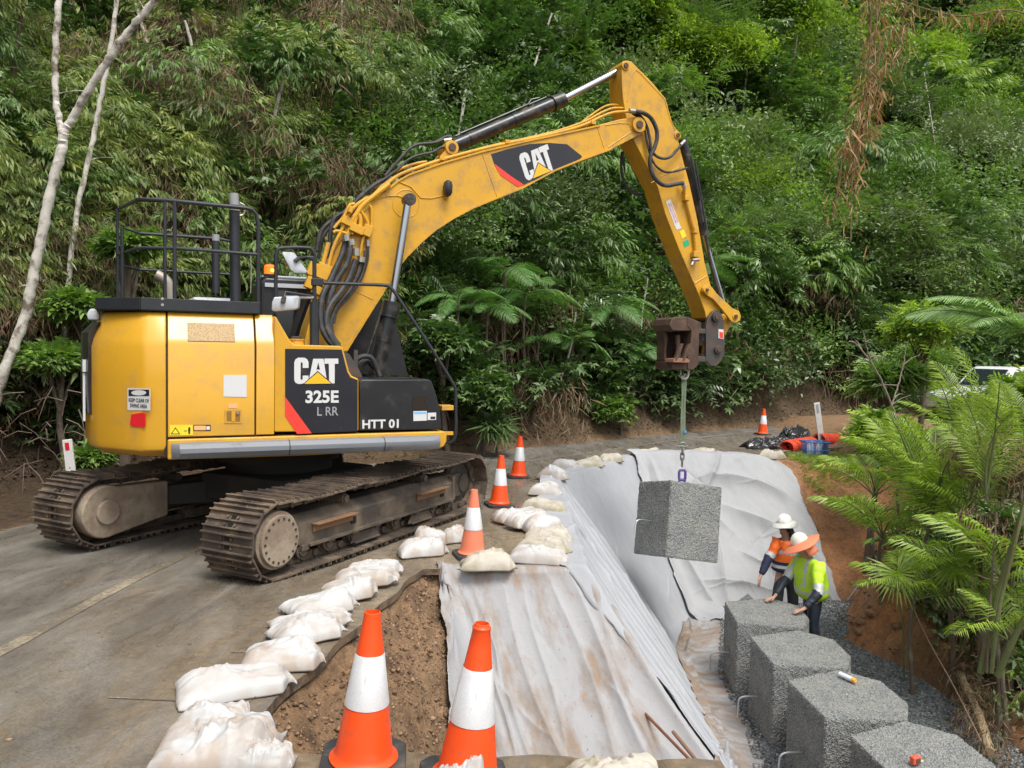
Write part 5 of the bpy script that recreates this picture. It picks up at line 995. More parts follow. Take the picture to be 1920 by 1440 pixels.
# --- quick hitch with the ripper-like claw block
hd = thing('quick_hitch', None, None); del_ = hd
bpy.data.objects.remove(hd)
gp = [(1324, 610), (1327, 598), (1336, 584), (1345, 581), (1353, 588), (1357, 600), (1359, 625), (1359, 665), (1352, 678), (1343, 687), (1333, 686), (1324, 676)]
h1 = plate(gp, -.24, -.19).build('hitch_plate', dkgrey, ex, bevel=.01); plate(gp, .19, .24, ref=-.24).build('hitch_plate', dkgrey, ex, bevel=.01)
boss(1345, 594.5, -.29, .29, .072, 'hitch_pin', ex, dkgrey, rin=.045); boss(1348, 656, -.28, .28, .066, 'hitch_pin', ex, dkgrey, rin=.042)
splate([(1347, 617), (1356.5, 618), (1356.5, 636), (1347, 634)], 'hitch_label', white_l, .004, h1, Y=-.24); splate([(1348.5, 622), (1355.5, 623), (1355.5, 635), (1348.5, 633)], 'hitch_label_red', red_l, .0055, h1, Y=-.24)
def hp(pts, y0, y1, nm, mt, bev=.01): return plate(pts, y0, y1, ref=-.24).build(nm, mt, ex, bevel=bev)
hp([(1300, 616), (1338, 617), (1341, 623), (1340, 627), (1300, 625)], -.23, .2, 'hitch_crossbar', dkgrey); hp([(1298, 668), (1336, 669), (1337, 676), (1328, 679), (1298, 677)], -.23, .2, 'hitch_crossbar', dkgrey)
hp([(1303, 604), (1322, 604), (1322, 620), (1303, 618)], -.16, .16, 'hitch_knuckle', dkgrey); hp([(1301, 620), (1314, 620), (1313, 680), (1299, 680)], -.20, .2, 'hitch_back', dkgrey); hp([(1313, 625), (1330, 625), (1329, 672), (1312, 672)], .02, .12, 'hitch_inner', yel2); splate([(1303.5, 641), (1311, 639), (1311, 656), (1303.5, 658)], 'hitch_label', simple('label_cream', (.7, .66, .4), .5), .005, ex, Y=-.20, ref=-.24)
q0, q1 = L(1323, 640, -.1), L(1320, 664, -.1); b = MB(); b.cyl(q0, q1, .045, seg=16); b.build('hitch_cylinder', yel2, ex)
# rusty tilt block: box body with cut throat and two claw bars
hp([(1252, 599), (1258, 595), (1281, 594), (1289, 598), (1289, 618), (1286, 621), (1254, 621), (1248, 611)], -.34, .10, 'claw_body', rustp, .015)
hp([(1280, 594), (1304, 604), (1303, 618), (1301, 684), (1291, 694), (1281, 692), (1281, 660), (1287, 640), (1288, 622), (1280, 610)], -.35, .12, 'claw_body', rustp, .012)
hp([(1254, 618), (1262, 620), (1263, 640), (1260, 660), (1262, 676), (1256, 676), (1257, 642)], -.10, .10, 'claw_cheek', rustp, .01); hp([(1253, 677), (1282, 678), (1284, 693), (1255, 693)], -.32, .10, 'claw_foot', rustp, .012); hp([(1250, 672), (1274, 671), (1280, 676), (1278, 680), (1249, 679)], -.42, -.2, 'claw_lip', simple('rust_bright', (.30, .15, .09), .7, bump=.3), .008)
for u in (0, 14): hp([(1264+u, 646), (1268+u, 644), (1261+u, 668), (1255+u, 677), (1250+u, 678), (1252+u, 672)], -.42, -.36, 'claw_tooth', rustp, .006)
b = MB(); b.cyl(L(1270, 628, -.2), L(1272, 674, -.2), .04, seg=12); b.cyl(L(1279, 628, -.1), L(1280, 674, -.1), .035, seg=12); b.build('claw_bar', rustp, ex)
hp([(1258, 622), (1288, 622), (1286, 678), (1258, 678)], .04, .10, 'claw_back', simple('rust_dark', (.05, .03, .022), .8), .01)
b = MB(); q = L(1283, 697, -.24); b.tube(smoothpath([q+np.array([.0, 0, .06]), q+np.array([.07, 0, .02]), q+np.array([.06, 0, -.08]), q+np.array([-.01, 0, -.11]), q+np.array([-.05, 0, -.06])], 6), .022, 10); b.build('lifting_hook', fit_m, ex)

# --- hoses and pipes
def hose(px, Y, r, nm='hydraulic_hose', mt=hose_m, seg=10, sm=6, par=ex):
    ys_ = Y if isinstance(Y, (list, tuple)) else [Y]*len(px); return rr(smoothpath([L(u, v, y) for (u, v), y in zip(px, ys_)], sm), r, nm, par, mt, seg)
def fitg(u, v, u2, v2, Y, r): return rr([L(u, v, Y), L(u2, v2, Y)], r, 'hose_fitting', ex, fit_m, 10)
hose([(649, 450), (640, 480), (622, 520), (605, 555), (601, 590), (606, 620), (621, 644), (637, 652)], [-.34, -.36, -.4, -.45, -.5, -.55, -.6, -.6], .036); hose([(657, 458), (652, 490), (632, 525), (618, 560), (614, 595), (620, 625), (635, 648)], [-.38, -.4, -.42, -.45, -.48, -.52, -.55], .034)
hose([(667, 487), (655, 520), (640, 545), (618, 575), (612, 605), (622, 635), (636, 655)], [-.4, -.42, -.45, -.5, -.55, -.6, -.62], .036); hose([(677, 490), (669, 518), (655, 545), (632, 573), (622, 600), (622, 622), (630, 645)], [-.36, -.38, -.4, -.42, -.45, -.48, -.5], .026)
hose([(685, 470), (682, 505), (672, 530), (650, 560), (632, 580), (625, 605)], [-.33, -.34, -.36, -.38, -.4, -.44], .022); hose([(690, 460), (688, 490), (677, 520), (655, 552)], [-.30]*4, .018)
hose([(734, 333), (708, 343), (680, 365), (655, 390), (633, 408), (612, 422), (600, 440), (594, 470)], [-.1]*8, .030); hose([(640, 400), (627, 410), (621, 428), (618, 460), (617, 485)], [-.2]*5, .028); hose([(668, 390), (650, 410), (630, 420), (615, 430), (604, 450), (597, 485)], [0.05]*6, .024)
for uu in ((648, 441, 650, 452), (658, 449, 660, 460), (668, 466, 668, 480), (678, 482, 677, 492)): fitg(*uu, -.38, .045)
fitg(617, 487, 612, 500, -.22, .045); fitg(690, 450, 690, 462, -.3, .022)
# yellow pipe cluster up the back of the boom
for px, r in (([(596, 560), (598, 525), (612, 470), (616, 455)], .028), ([(611, 535), (616, 500), (625, 465), (640, 432), (655, 400), (668, 385), (690, 370)], .022), ([(632, 525), (638, 505), (648, 455), (660, 415), (668, 402), (680, 385), (700, 368), (730, 345)], .032), ([(625, 436), (632, 433), (650, 438)], .020), ([(626, 428), (645, 405), (655, 385), (665, 382)], .018), ([(660, 440), (668, 405), (672, 402), (676, 415), (672, 440)], .026), ([(680, 440), (686, 430), (690, 418), (675, 392), (672, 386)], .018), ([(697, 425), (697, 395), (693, 384)], .018), ([(672, 500), (680, 450), (688, 438)], .018), ([(590, 600), (604, 560), (618, 530), (640, 470)], .024)):
    hose(px, -.30, r, 'hydraulic_pipe', yel2)
def blkp(u, v, d, Y=-.30, rz=0): b = MB(); a_ = .35; b.box(L(u, v, Y), d, R=np.array([[math.cos(a_), 0, math.sin(a_)], [0, 1, 0], [-math.sin(a_), 0, math.cos(a_)]])); return b.build('valve_block', yel2, ex, bevel=.008)
for q in ((650, 415, (.13, .1, .10)), (668, 430, (.17, .12, .10)), (688, 433, (.11, .1, .14)), (605, 510, (.16, .14, .18)), (612, 530, (.2, .12, .14)), (585, 505, (.10, .1, .16)), (580, 530, (.09, .1, .14)), (596, 545, (.14, .1, .10)), (655, 395, (.05, .2, .08))): blkp(*q)
# pipes along the top of the boom and the hoses to the stick
hose([(694, 378), (720, 352), (745, 330), (790, 312), (850, 293), (930, 273), (1000, 259), (1060, 245), (1100, 232), (1125, 220), (1150, 211), (1180, 209)], -.24, .020, 'hydraulic_pipe', yel2); hose([(700, 365), (725, 342), (760, 322), (830, 298), (920, 274), (980, 261), (1040, 247), (1096, 228), (1128, 211), (1150, 203), (1172, 203)], -.14, .017, 'hydraulic_pipe', yel2)
hose([(700, 352), (740, 322), (775, 308), (800, 303)], 0.1, .018, 'hydraulic_pipe', yel2); hose([(1085, 235), (1100, 222), (1135, 199), (1160, 197), (1175, 201)], -.05, .014, 'hydraulic_pipe', yel2)
for u, v in ((826, 299), (948, 268), (1108, 232)): b = MB(); b.box(L(u, v, -.19), (.07, .16, .05)); b.build('pipe_clamp', yel2, ex, bevel=.004)
for dv, Y in ((0, .04), (-5, .1)): hose([(852, 268+dv), (838, 261+dv), (812, 268), (783, 271), (764, 282), (745, 303), (722, 330)], Y, .020)
hose([(840, 279), (828, 276), (812, 285), (785, 291), (765, 300), (745, 318), (715, 340)], -.12, .017); fitg(846, 262, 832, 264, .04, .030)
YH = -.32
fitg(1180, 208, 1190, 209, YH, .034); hose([(1186, 209), (1204, 211), (1220, 221), (1230, 240), (1232, 258), (1227, 277), (1220, 292), (1219, 310), (1225, 330), (1238, 344), (1252, 348), (1268, 345), (1281, 343)], YH, .030); fitg(1278, 342, 1284, 352, YH+.06, .036)
hose([(1186, 211), (1200, 217), (1212, 235), (1218, 260), (1222, 282), (1230, 292), (1243, 297), (1257, 294), (1270, 280), (1282, 267)], YH+.05, .021); fitg(1276, 272, 1284, 264, YH+.05, .026)
hose([(1186, 213), (1199, 222), (1208, 240), (1214, 270), (1222, 298), (1232, 313), (1246, 322), (1262, 322), (1288, 315)], YH+.08, .017); hose([(1166, 285), (1165, 310), (1168, 335), (1180, 357), (1195, 364), (1206, 364)], .22, .020); hose([(1170, 270), (1168, 300), (1172, 322)], .25, .012)
for u, v in ((605, 470), (645, 545), (655, 520)): pass
b = MB(); plate([(640, 655), (655, 700), (662, 708), (680, 708), (672, 690), (655, 664)], -1.1, -1.05).build('hose_guard', dkgrey, ex)
hose([(660, 690), (672, 672), (688, 668), (700, 676), (712, 706)], -.9, .03); hose([(668, 700), (676, 684), (690, 676), (704, 690)], -.8, .04)
plate([(664, 656), (671, 656), (671, 710), (664, 710)], -1.0, -.96).build('guard_strip', dkgrey, ex); plate([(640, 700), (660, 640), (700, 560), (735, 575), (765, 705)], .30, .34).build('cab_side_guard', blk_p, ex)

# ================================================================ undercarriage
UY = math.radians(63.4); uc = np.array([-2.62, 9.125, .03]); ux = np.array([math.cos(UY), math.sin(UY), 0]); uy = np.array([-math.sin(UY), math.cos(UY), 0])
xfu = np.eye(4)
for i, a_ in enumerate((ux, uy, np.array([0, 0, 1.]))):
    xfu[:3, i] = [a_@dX, -(a_@dN), a_[2]]
xfu[:3, 3] = tol(uc)
xff = xfu.copy(); xff[2, 2] = .84
def UF(b, name, mt, par=ex, **k): return b.build(name, mt, par, xf=xff, **k)
def U(b, name, mt, par=ex, **k): return b.build(name, mt, par, xf=xfu, **k)
HL, RZ, RR, TY, SWD = 1.77, .375, .335, 1.22, .61
def track_point(s):
    """s metres along the loop -> x, z, angle of travel"""
    arc = math.pi*RR; tot = 2*(2*HL)+2*arc; s %= tot
    if s < 2*HL: return -HL+s, RZ-RR, 0.0
    s -= 2*HL
    if s < arc: a = s/RR; return HL+RR*math.sin(a), RZ-RR*math.cos(a), a
    s -= arc
    if s < 2*HL: x = HL-s; sag = .035*math.sin(math.pi*((s/(2*HL)*3) % 1)); return x, RZ+RR-sag*.8, math.pi
    s -= 2*HL; a = s/RR; return -HL-RR*math.sin(a), RZ+RR*math.cos(a), math.pi+a
TOT = 4*HL+2*math.pi*RR; NS = 49; PITCH = TOT/NS
holes = simple('shoe_slot', (.01, .008, .006), .9)
def track(yc, lab):
    b = MB(); rg = random.Random(3)
    for k in range(NS):
        x, z, a = track_point(k*PITCH+.02); c_, s_ = math.cos(a), math.sin(a); tx = np.array([c_, 0, s_]); tn = np.array([s_, 0, -c_])  # outward
        R = np.stack([tx, np.array([0, 1, 0]), -tn], 1); o = np.array([x, yc, z])
        b.box(o+tn*.006, (PITCH*.94, SWD, .016), R=R)
        for g, h in ((-.42, .034), (0, .028), (.40, .034)): b.box(o+tn*(.014+h/2)+tx*PITCH*g, (.013, SWD-.01, h), R=R)
        b.box(o+tn*.004-tx*PITCH*.52, (.02, SWD*.98, .02), R=R)
        for w in (-.085, .085):                                     # chain links
            b.box(o-tn*.045+np.array([0, w, 0]), (PITCH*.84, .032, .075), R=R); b.cyl(o-tn*.055+tx*PITCH*.45+np.array([0, w-.035, 0]), o-tn*.055+tx*PITCH*.45+np.array([0, w+.035, 0]), .032, seg=8)
            for g in (-.2, .2): b.cyl(o+tn*.010+tx*PITCH*g+np.array([0, w*.72, 0]), o+tn*.030+tx*PITCH*g+np.array([0, w*.72, 0]), .015, seg=6)
        for g in (-.2, .2): b.box(o+tn*.0155+tx*PITCH*g, (.034, .055, .005), R=R, mi=1)
    return U(b, 'track_chain', [trackm, holes], label=lab, smooth=30)
for yc, lab in ((-TY, 'nearer muddy steel track'), (TY, 'farther muddy steel track')):
    tr = track(yc, lab)
    # side frame
    s = 1 if yc > 0 else -1
    def sect(x, k=1.0, lift=0): return [(x, yc-.20*k, .27+lift), (x, yc+.20*k, .27+lift), (x, yc+.20*k, .52), (x, yc+.11*k, .63), (x, yc-.11*k, .63), (x, yc-.20*k, .52)]
    b = MB(); b.ringloft([sect(-HL+.32, .9, .02), sect(-HL+.42), sect(0), sect(HL-.34), sect(HL-.30, .95)]); tf = UF(b, 'track_frame', frm, bevel=.012)
    b = MB(); b.box((HL-.22, yc-.10, .43), (.34, .05, .36)); b.box((HL-.22, yc+.10, .43), (.34, .05, .36)); b.box((HL-.38, yc, .43), (.06, .44, .36)); UF(b, 'idler_yoke', frm, tf, bevel=.012)
    b = MB(); b.box((0, yc-.225, .275), (2*HL-.9, .05, .03)); UF(b, 'frame_flange', frm, tf)
    for x in (-.95, .85): 
        b = MB(); b.box((x, yc-.245, .50), (.62, .09, .018)); b.box((x, yc-.215, .45), (.60, .02, .09)); UF(b, 'step_plate', simple('step_rust', (.22, .12, .065), .8, var=.3, bump=.4), tf, bevel=.004)
    for x in (-.62, 1.12): b = MB(); b.box((x, yc-.203, .40), (.085, .012, .085)); UF(b, 'frame_hole', holes, tf)
    for k in range(8):
        x = -HL+.42+k*(2*HL-.86)/7; b = MB(); b.cyl((x, yc-.17, .17), (x, yc+.17, .17), .075, seg=18); b.cyl((x, yc-.19, .17), (x, yc-.165, .17), .05, seg=14); b.box((x, yc-.19, .21), (.10, .05, .06)); b.cyl((x, yc-.09, .17), (x, yc-.115, .17), .092, seg=18); U(b, 'track_roller', frm, tf, bevel=.004)
    for x in (-.40, .65): b = MB(); b.box((x, yc-.19, .165), (.5, .02, .12), taper=.75); b.box((x, yc-.21, .11), (.42, .05, .02)); UF(b, 'roller_guard', frm, tf, bevel=.006)
    for x in (-.75, .72): b = MB(); b.cyl((x, yc-.20, .585), (x, yc+.16, .585), .05, seg=16); b.cyl((x, yc-.225, .585), (x, yc-.20, .585), .038, seg=12); b.box((x, yc, .55), (.09, .16, .10)); U(b, 'carrier_roller', frm, tf, bevel=.004)
    # sprocket and final drive at the rear, idler at the front
    b = MB(); n = 22; P = []
    for k in range(n*2): a = math.pi*k/n; r_ = .27 if k % 2 else .305; P.append((r_*math.cos(a), r_*math.sin(a)))
    b.prism([(-HL+x, yc-.035, RZ+z) for x, z in P], [(-HL+x, yc+.035, RZ+z) for x, z in P]); U(b, 'drive_sprocket', trackm, tf)
    b = MB(); b.cyl((-HL, yc-.30, RZ), (-HL, yc+.25, RZ), .235, seg=36); b.cyl((-HL, yc-.26, RZ), (-HL, yc-.03, RZ), .265, seg=36); fdv = U(b, 'final_drive', muddisc, bevel=.01)
    boltm = simple('bolt_dark', (.045, .035, .028), .7)
    for k in range(18): a = 2*math.pi*k/18; b = MB(); b.cyl((-HL+.197*math.cos(a), yc-.30, RZ+.197*math.sin(a)), (-HL+.197*math.cos(a), yc-.306, RZ+.197*math.sin(a)), .0125, seg=8); U(b, 'bolt', boltm, fdv)
    b = MB(); b.lathe([(.275, -.05), (.275, -.03), (.30, -.03), (.30, .03), (.275, .03), (.275, .05)], 32); V = np.array(b.v); b.v = np.c_[HL+V[:, 0], yc+V[:, 2], RZ-.01+V[:, 1]].tolist(); b.cyl((HL, yc-.14, RZ), (HL, yc+.14, RZ), .12, seg=20); U(b, 'front_idler', frm, tf)
# far track inner motor cover, as the photo shows between the tracks
b = MB(); P = [(-HL+.275*math.cos(a), RZ+.275*math.sin(a)) for a in np.linspace(math.pi*.35, math.pi*1.6, 18)]+[(-HL+.75, RZ-.17), (-HL+.75, RZ+.22)]
b.prism([(x, TY-.36, z) for x, z in P], [(x, TY-.18, z) for x, z in P]); mc = U(b, 'motor_cover', muddisc, bevel=.02, seg=3); b = MB(); b.cyl((-HL, TY-.40, RZ), (-HL, TY-.35, RZ), .13, seg=24); U(b, 'motor_hub', muddisc, mc, bevel=.015)
b = MB()
for sx in (-1, 1):
    for sy in (-1, 1): b.ringloft([[(sx*.25+dx_, sy*.2, z) for dx_, z in ((-.16, .34), (.16, .34), (.16, .62), (-.16, .62))], [(sx*.95+dx_, sy*(TY-.18), z) for dx_, z in ((-.2, .30), (.2, .30), (.2, .52), (-.2, .52))]])
b.box((0, 0, .53), (1.5, 1.3, .30)); U(b, 'car_body_frame', darkbelly, bevel=.02)
# ================================================================ the two workers
skin_m = simple('skin', (.46, .26, .18), .55, var=.1); hair_m = simple('dark_hair', (.03, .02, .015), .6)
def skinmesh(name, nodes, edges, mats, parent=None, zone=None, sub=2, fine=None, root=None):
    """nodes {name: (pos, r or (rx, ry))}; grows one continuous surface over the joints"""
    keys = list(nodes); me = bpy.data.meshes.new(name); me.from_pydata([tuple(map(float, nodes[k][0])) for k in keys], [(keys.index(a), keys.index(b)) for a, b in edges], [])
    o = bpy.data.objects.new(name, me); COL.objects.link(o);
    md = o.modifiers.new('s', 'SKIN'); md.branch_smoothing = .3; md.use_smooth_shade = True
    sv = me.skin_vertices[0].data
    for i, k in enumerate(keys):
        r = nodes[k][1]; sv[i].radius = (r, r) if not isinstance(r, tuple) else r; sv[i].use_root = (k == (root or keys[0]))
    ss = o.modifiers.new('u', 'SUBSURF'); ss.levels = sub; ss.render_levels = sub
    bpy.context.view_layer.update(); ev = o.evaluated_get(bpy.context.evaluated_depsgraph_get()); m2 = bpy.data.meshes.new_from_object(ev)
    bpy.data.objects.remove(o); m2.name = name
    n = len(m2.vertices); V = np.zeros(n*3); m2.vertices.foreach_get('co', V); V = V.reshape(-1, 3)
    if fine: V = fine(V); m2.vertices.foreach_set('co', V.ravel())
    m2.materials.clear(); mats = mats if isinstance(mats, list) else [mats]
    for m_ in mats: m2.materials.append(m_)
    if zone: 
        for p in m2.polygons: p.material_index = int(zone(np.array(p.center)))
    m2.shade_smooth(); m2.update(); o2 = bpy.data.objects.new(name, m2); COL.objects.link(o2)
    if parent is not None: o2.parent = parent
    return o2
def wrinkle(seed, amp=.008, sc_=9):
    def f(V):
        n = fbm(V[:, 0]*sc_+V[:, 2]*sc_*.8, V[:, 1]*sc_+V[:, 2]*sc_*1.3, seed, 3); c = V.mean(0); d = V-c; d[:, 2] *= .2; d /= np.linalg.norm(d, axis=1, keepdims=True)+1e-6; return V+d*(n*amp)[:, None]
    return f
def hand(nd, ed, tag_, wrist, palm_dir, side, curl, r=.0085, palm=.085):
    """palm plus five fingers; palm_dir away from the wrist, side across the palm toward the thumb, curl = direction the fingers bend to"""
    w = np.array(wrist); d, s_, c_ = nrm(palm_dir), nrm(side), nrm(curl); kn = w+d*palm
    nd[tag_+'pm'] = (w+d*palm*.5, (.030, .017)); ed.append((tag_+'w', tag_+'pm'))
    for i, (off, ln) in enumerate(((.030, .070), (.010, .080), (-.010, .074), (-.029, .058))):
        b0 = kn+s_*off; nd[f'{tag_}f{i}a'] = (b0, r*1.15); m1 = b0+d*ln*.42+c_*ln*.12; nd[f'{tag_}f{i}b'] = (m1, r); nd[f'{tag_}f{i}c'] = (m1+d*ln*.30+c_*ln*.30, r*.82); ed += [(tag_+'pm', f'{tag_}f{i}a'), (f'{tag_}f{i}a', f'{tag_}f{i}b'), (f'{tag_}f{i}b', f'{tag_}f{i}c')]
    t0 = w+d*.028+s_*.030; nd[tag_+'ta'] = (t0, r*1.3); nd[tag_+'tb'] = (t0+d*.026+s_*.020+c_*.006, r*1.05); nd[tag_+'tc'] = (t0+d*.052+s_*.026+c_*.014, r*.85); ed += [(tag_+'pm', tag_+'ta'), (tag_+'ta', tag_+'tb'), (tag_+'tb', tag_+'tc')]
def worker(label, J, look, hands, shirt_mats, zone, trouser, group='workers in the pit'):
    """J: joints in metres, world; look: facing of the head"""
    base = np.array([J['pelvis'][0], J['pelvis'][1], J['floor']]); t = thing('person', label, 'person', base, group=group)
    q = {k: (np.array(v)-base if k != 'floor' else v) for k, v in J.items()}; f = nrm(look); sd = nrm(np.cross((0, 0, 1), f)); up = nrm(np.cross(f, sd))
    h = q['head']; nd = {'pelvis': (q['pelvis'], (.11, .08)), 'chest': (q['chest'], (.13, .09)), 'neck': (q['neck'], .058), 'jaw': (h-up*.055+f*.018, (.060, .066)), 'skull': (h+up*.035-f*.005, (.076, .088)), 'crown': (h+up*.085-f*.01, (.055, .065)), 'nose': (h-up*.012+f*.088, .014), 'nosetip': (h-up*.030+f*.108, .012),
          'earL': (h-up*.005+sd*.078-f*.005, .014), 'earR': (h-up*.005-sd*.078-f*.005, .014)}
    ed = [('pelvis', 'chest'), ('chest', 'neck'), ('neck', 'jaw'), ('jaw', 'skull'), ('skull', 'crown'), ('jaw', 'nose'), ('nose', 'nosetip'), ('skull', 'earL'), ('skull', 'earR')]
    for s_ in 'LR':
        nd['sh'+s_] = (q['sh'+s_], .052); nd['el'+s_] = (q['el'+s_], .040); nd[s_+'w'] = (q['wr'+s_], (.027, .022)); ed += [('chest', 'sh'+s_), ('sh'+s_, 'el'+s_), ('el'+s_, s_+'w')]
        nd['hip'+s_] = (q['hip'+s_], .07); nd['kn'+s_] = (q['kn'+s_], .058); nd['an'+s_] = (q['an'+s_], .042); nd['toe'+s_] = (q['an'+s_]+np.array(J.get('toe', (-.16, -.04, -.05))), .035); ed += [('pelvis', 'hip'+s_), ('hip'+s_, 'kn'+s_), ('kn'+s_, 'an'+s_), ('an'+s_, 'toe'+s_)]
        hand(nd, ed, s_, q['wr'+s_], *hands[s_])
    skinmesh('body', nd, ed, skin_m, t, root='pelvis')
    wd_ = J.get('w', 1.0)
    sn = {'hem': (q['pelvis']-np.array([0, 0, .02+J.get('hem', 0)]), (.215*wd_, .165*wd_)), 'waist': (q['pelvis']*.75+q['chest']*.25, (.205*wd_, .16*wd_)), 'mid': (q['pelvis']*.45+q['chest']*.55, (.205*wd_, .16*wd_)), 'chest': (q['chest']+np.array([0, 0, .02]), (.215*wd_, .16*wd_)), 'collar': (q['neck']-np.array([0, 0, .045]), (.082, .076))}; se = [('hem', 'waist'), ('waist', 'mid'), ('mid', 'chest'), ('chest', 'collar')]
    for s_ in 'LR': sn['sh'+s_] = (q['sh'+s_], .092); sn['el'+s_] = (q['el'+s_], .074); sn['cu'+s_] = (q['el'+s_]*.12+q['wr'+s_]*.88, .045); se += [('chest', 'sh'+s_), ('sh'+s_, 'el'+s_), ('el'+s_, 'cu'+s_)]
    skinmesh('work_shirt', sn, se, shirt_mats, t, zone=lambda c: zone(c, q), fine=wrinkle(3, .022, 8), sub=3, root='chest')
    tn = {'belt': (q['pelvis']+np.array([0, 0, .04]), (.165, .125)), 'seat': (q['pelvis']-np.array([0, 0, .06]), (.165, .13))}; te = [('belt', 'seat')]
    for s_ in 'LR': tn['hip'+s_] = (q['hip'+s_]-np.array([0, 0, .04]), .105); tn['kn'+s_] = (q['kn'+s_], .085); tn['an'+s_] = (q['an'+s_]+np.array([0, 0, .03]), .07); te += [('seat', 'hip'+s_), ('hip'+s_, 'kn'+s_), ('kn'+s_, 'an'+s_)]
    skinmesh('work_trousers', tn, te, trouser, t, fine=wrinkle(5, .02, 7), root='seat')
    for s_ in 'LR': b = MB(); a_ = q['an'+s_]; td = nrm(np.array(J.get('toe', (-.16, -.04, -.05)))*[1, 1, 0]); b.ringloft([[a_+td*(x*k_)+np.cross((0, 0, 1), td)*(y*k_)+np.array([0, 0, z]) for x, y in ((-.10, -.045), (.18, -.05), (.21, 0), (.18, .05), (-.10, .045))] for z, k_ in ((-.085, 1), (-.03, 1), (.0, .75), (.07, .62))]); b.build('work_boot', simple('boot_brown', (.11, .07, .045), .7, dirt=(.25, .16, .1)), t, bevel=.02)
    for s_ in (-1, 1): b = MB(); b.ico(h+up*.012+f*.070+sd*s_*.030, .011, 1); b.build('eye', simple('eye_dark', (.02, .018, .015), .25), t)
    b = MB(); b.box((0, 0, 0), (.045, .012, .008), R=np.stack([sd, f, up], 1)); 
    V = np.array(b.v)+h-up*.062+f*.078; b.v = V.tolist(); b.build('mouth', simple('lips', (.32, .12, .09), .5), t)
    return t, h, f, sd, up, base
def helmet(t, h, f, sd, up, crown_m, brim_m, br, tilt=0.0, flap=None, hair=False):
    c = h+up*.075; R = np.stack([sd, f, up], 1)
    if tilt: R = R@np.array([[1, 0, 0], [0, math.cos(tilt), -math.sin(tilt)], [0, math.sin(tilt), math.cos(tilt)]])
    def W(p): return c+R@np.array(p)
    b = MB(); rings = []
    for z, k in ((-.005, 1.0), (.03, .985), (.07, .9), (.10, .74), (.122, .5), (.132, .2)): rings.append([W((.098*k*math.cos(a), .118*k*math.sin(a), z)) for a in np.linspace(0, 2*math.pi, 29)[:-1]])
    b.ringloft(rings); hm = b.build('hard_hat', crown_m, t, smooth=60)
    for x in (-.03, 0, .03): b = MB(); b.tube([W((x, .118*math.cos(a)*.99, .134*math.sin(a)*(1 if x == 0 else .96))) for a in np.linspace(.35, 2.8, 10)], .006, 6); b.build('hat_ridge', crown_m, hm)
    b = MB(); r0, r1 = [], []
    for a in np.linspace(0, 2*math.pi, 37)[:-1]:
        w = .010*math.sin(a*3+1); r0.append((a, .098*math.cos(a), .118*math.sin(a))); r1.append((a, (.098+br*.9)*math.cos(a), (.118+br)*math.sin(a)))
    b.ringloft([[W((x, y, .012)) for a, x, y in r0], [W(((x+X)/2, (y+Y)/2, .004)) for (a, x, y), (_, X, Y) in zip(r0, r1)], [W((X, Y, -.022-.022*abs(math.cos(a))*(br/.09)+.010*math.sin(3*a))) for a, X, Y in r1], [W((X*.985, Y*.985, -.030-.022*abs(math.cos(a))*(br/.09)+.010*math.sin(3*a))) for a, X, Y in r1], [W(((x+X)/2, (y+Y)/2, -.004)) for (a, x, y), (_, X, Y) in zip(r0, r1)], [W((x*.97, y*.97, -.0)) for a, x, y in r0]], caps=False); b.build('hat_brim', brim_m, hm, smooth=60)
    if flap is not None:
        b = MB(); g = []
        for z, k in ((0, 1.0), (-.07, 1.05), (-.14, 1.12), (-.20, 1.2)): g.append([W((.104*k*math.cos(a), .112*k*math.sin(a)-(.02 if z < -.1 else 0), z-.005)) for a in np.linspace(math.pi*.98, math.pi*2.02, 16)])
        b.ringloft(g, caps=False, closed=False); o = b.build('neck_flap', flap, t, smooth=60); s_ = o.modifiers.new('t', 'SOLIDIFY'); s_.thickness = .006
    if hair: b = MB(); b.ico(h-f*.045+up*.0, (.082, .082, .10), 2); b.ico(h-f*.09-up*.10, (.045, .05, .10), 2); b.build('hair', hair_m, t)
or_ = simple('hi_vis_orange', (.92, .17, .025), .6, var=.1, vscale=8); nv = simple('navy_cloth', (.022, .028, .065), .75, var=.3, vscale=8); lm_ = simple('hi_vis_lime', (.50, .80, .03), .6, var=.12, vscale=8, dirt=(.35, .5, .05), dscale=10, dlo=.6, dhi=.8); tape = simple('reflective_tape', (.52, .53, .54), .4, .1, var=.08); dk = simple('charcoal_cloth', (.028, .030, .034), .8, var=.3, vscale=9); dk2 = simple('navy_rainwear', (.020, .026, .042), .5, var=.4, vscale=8)
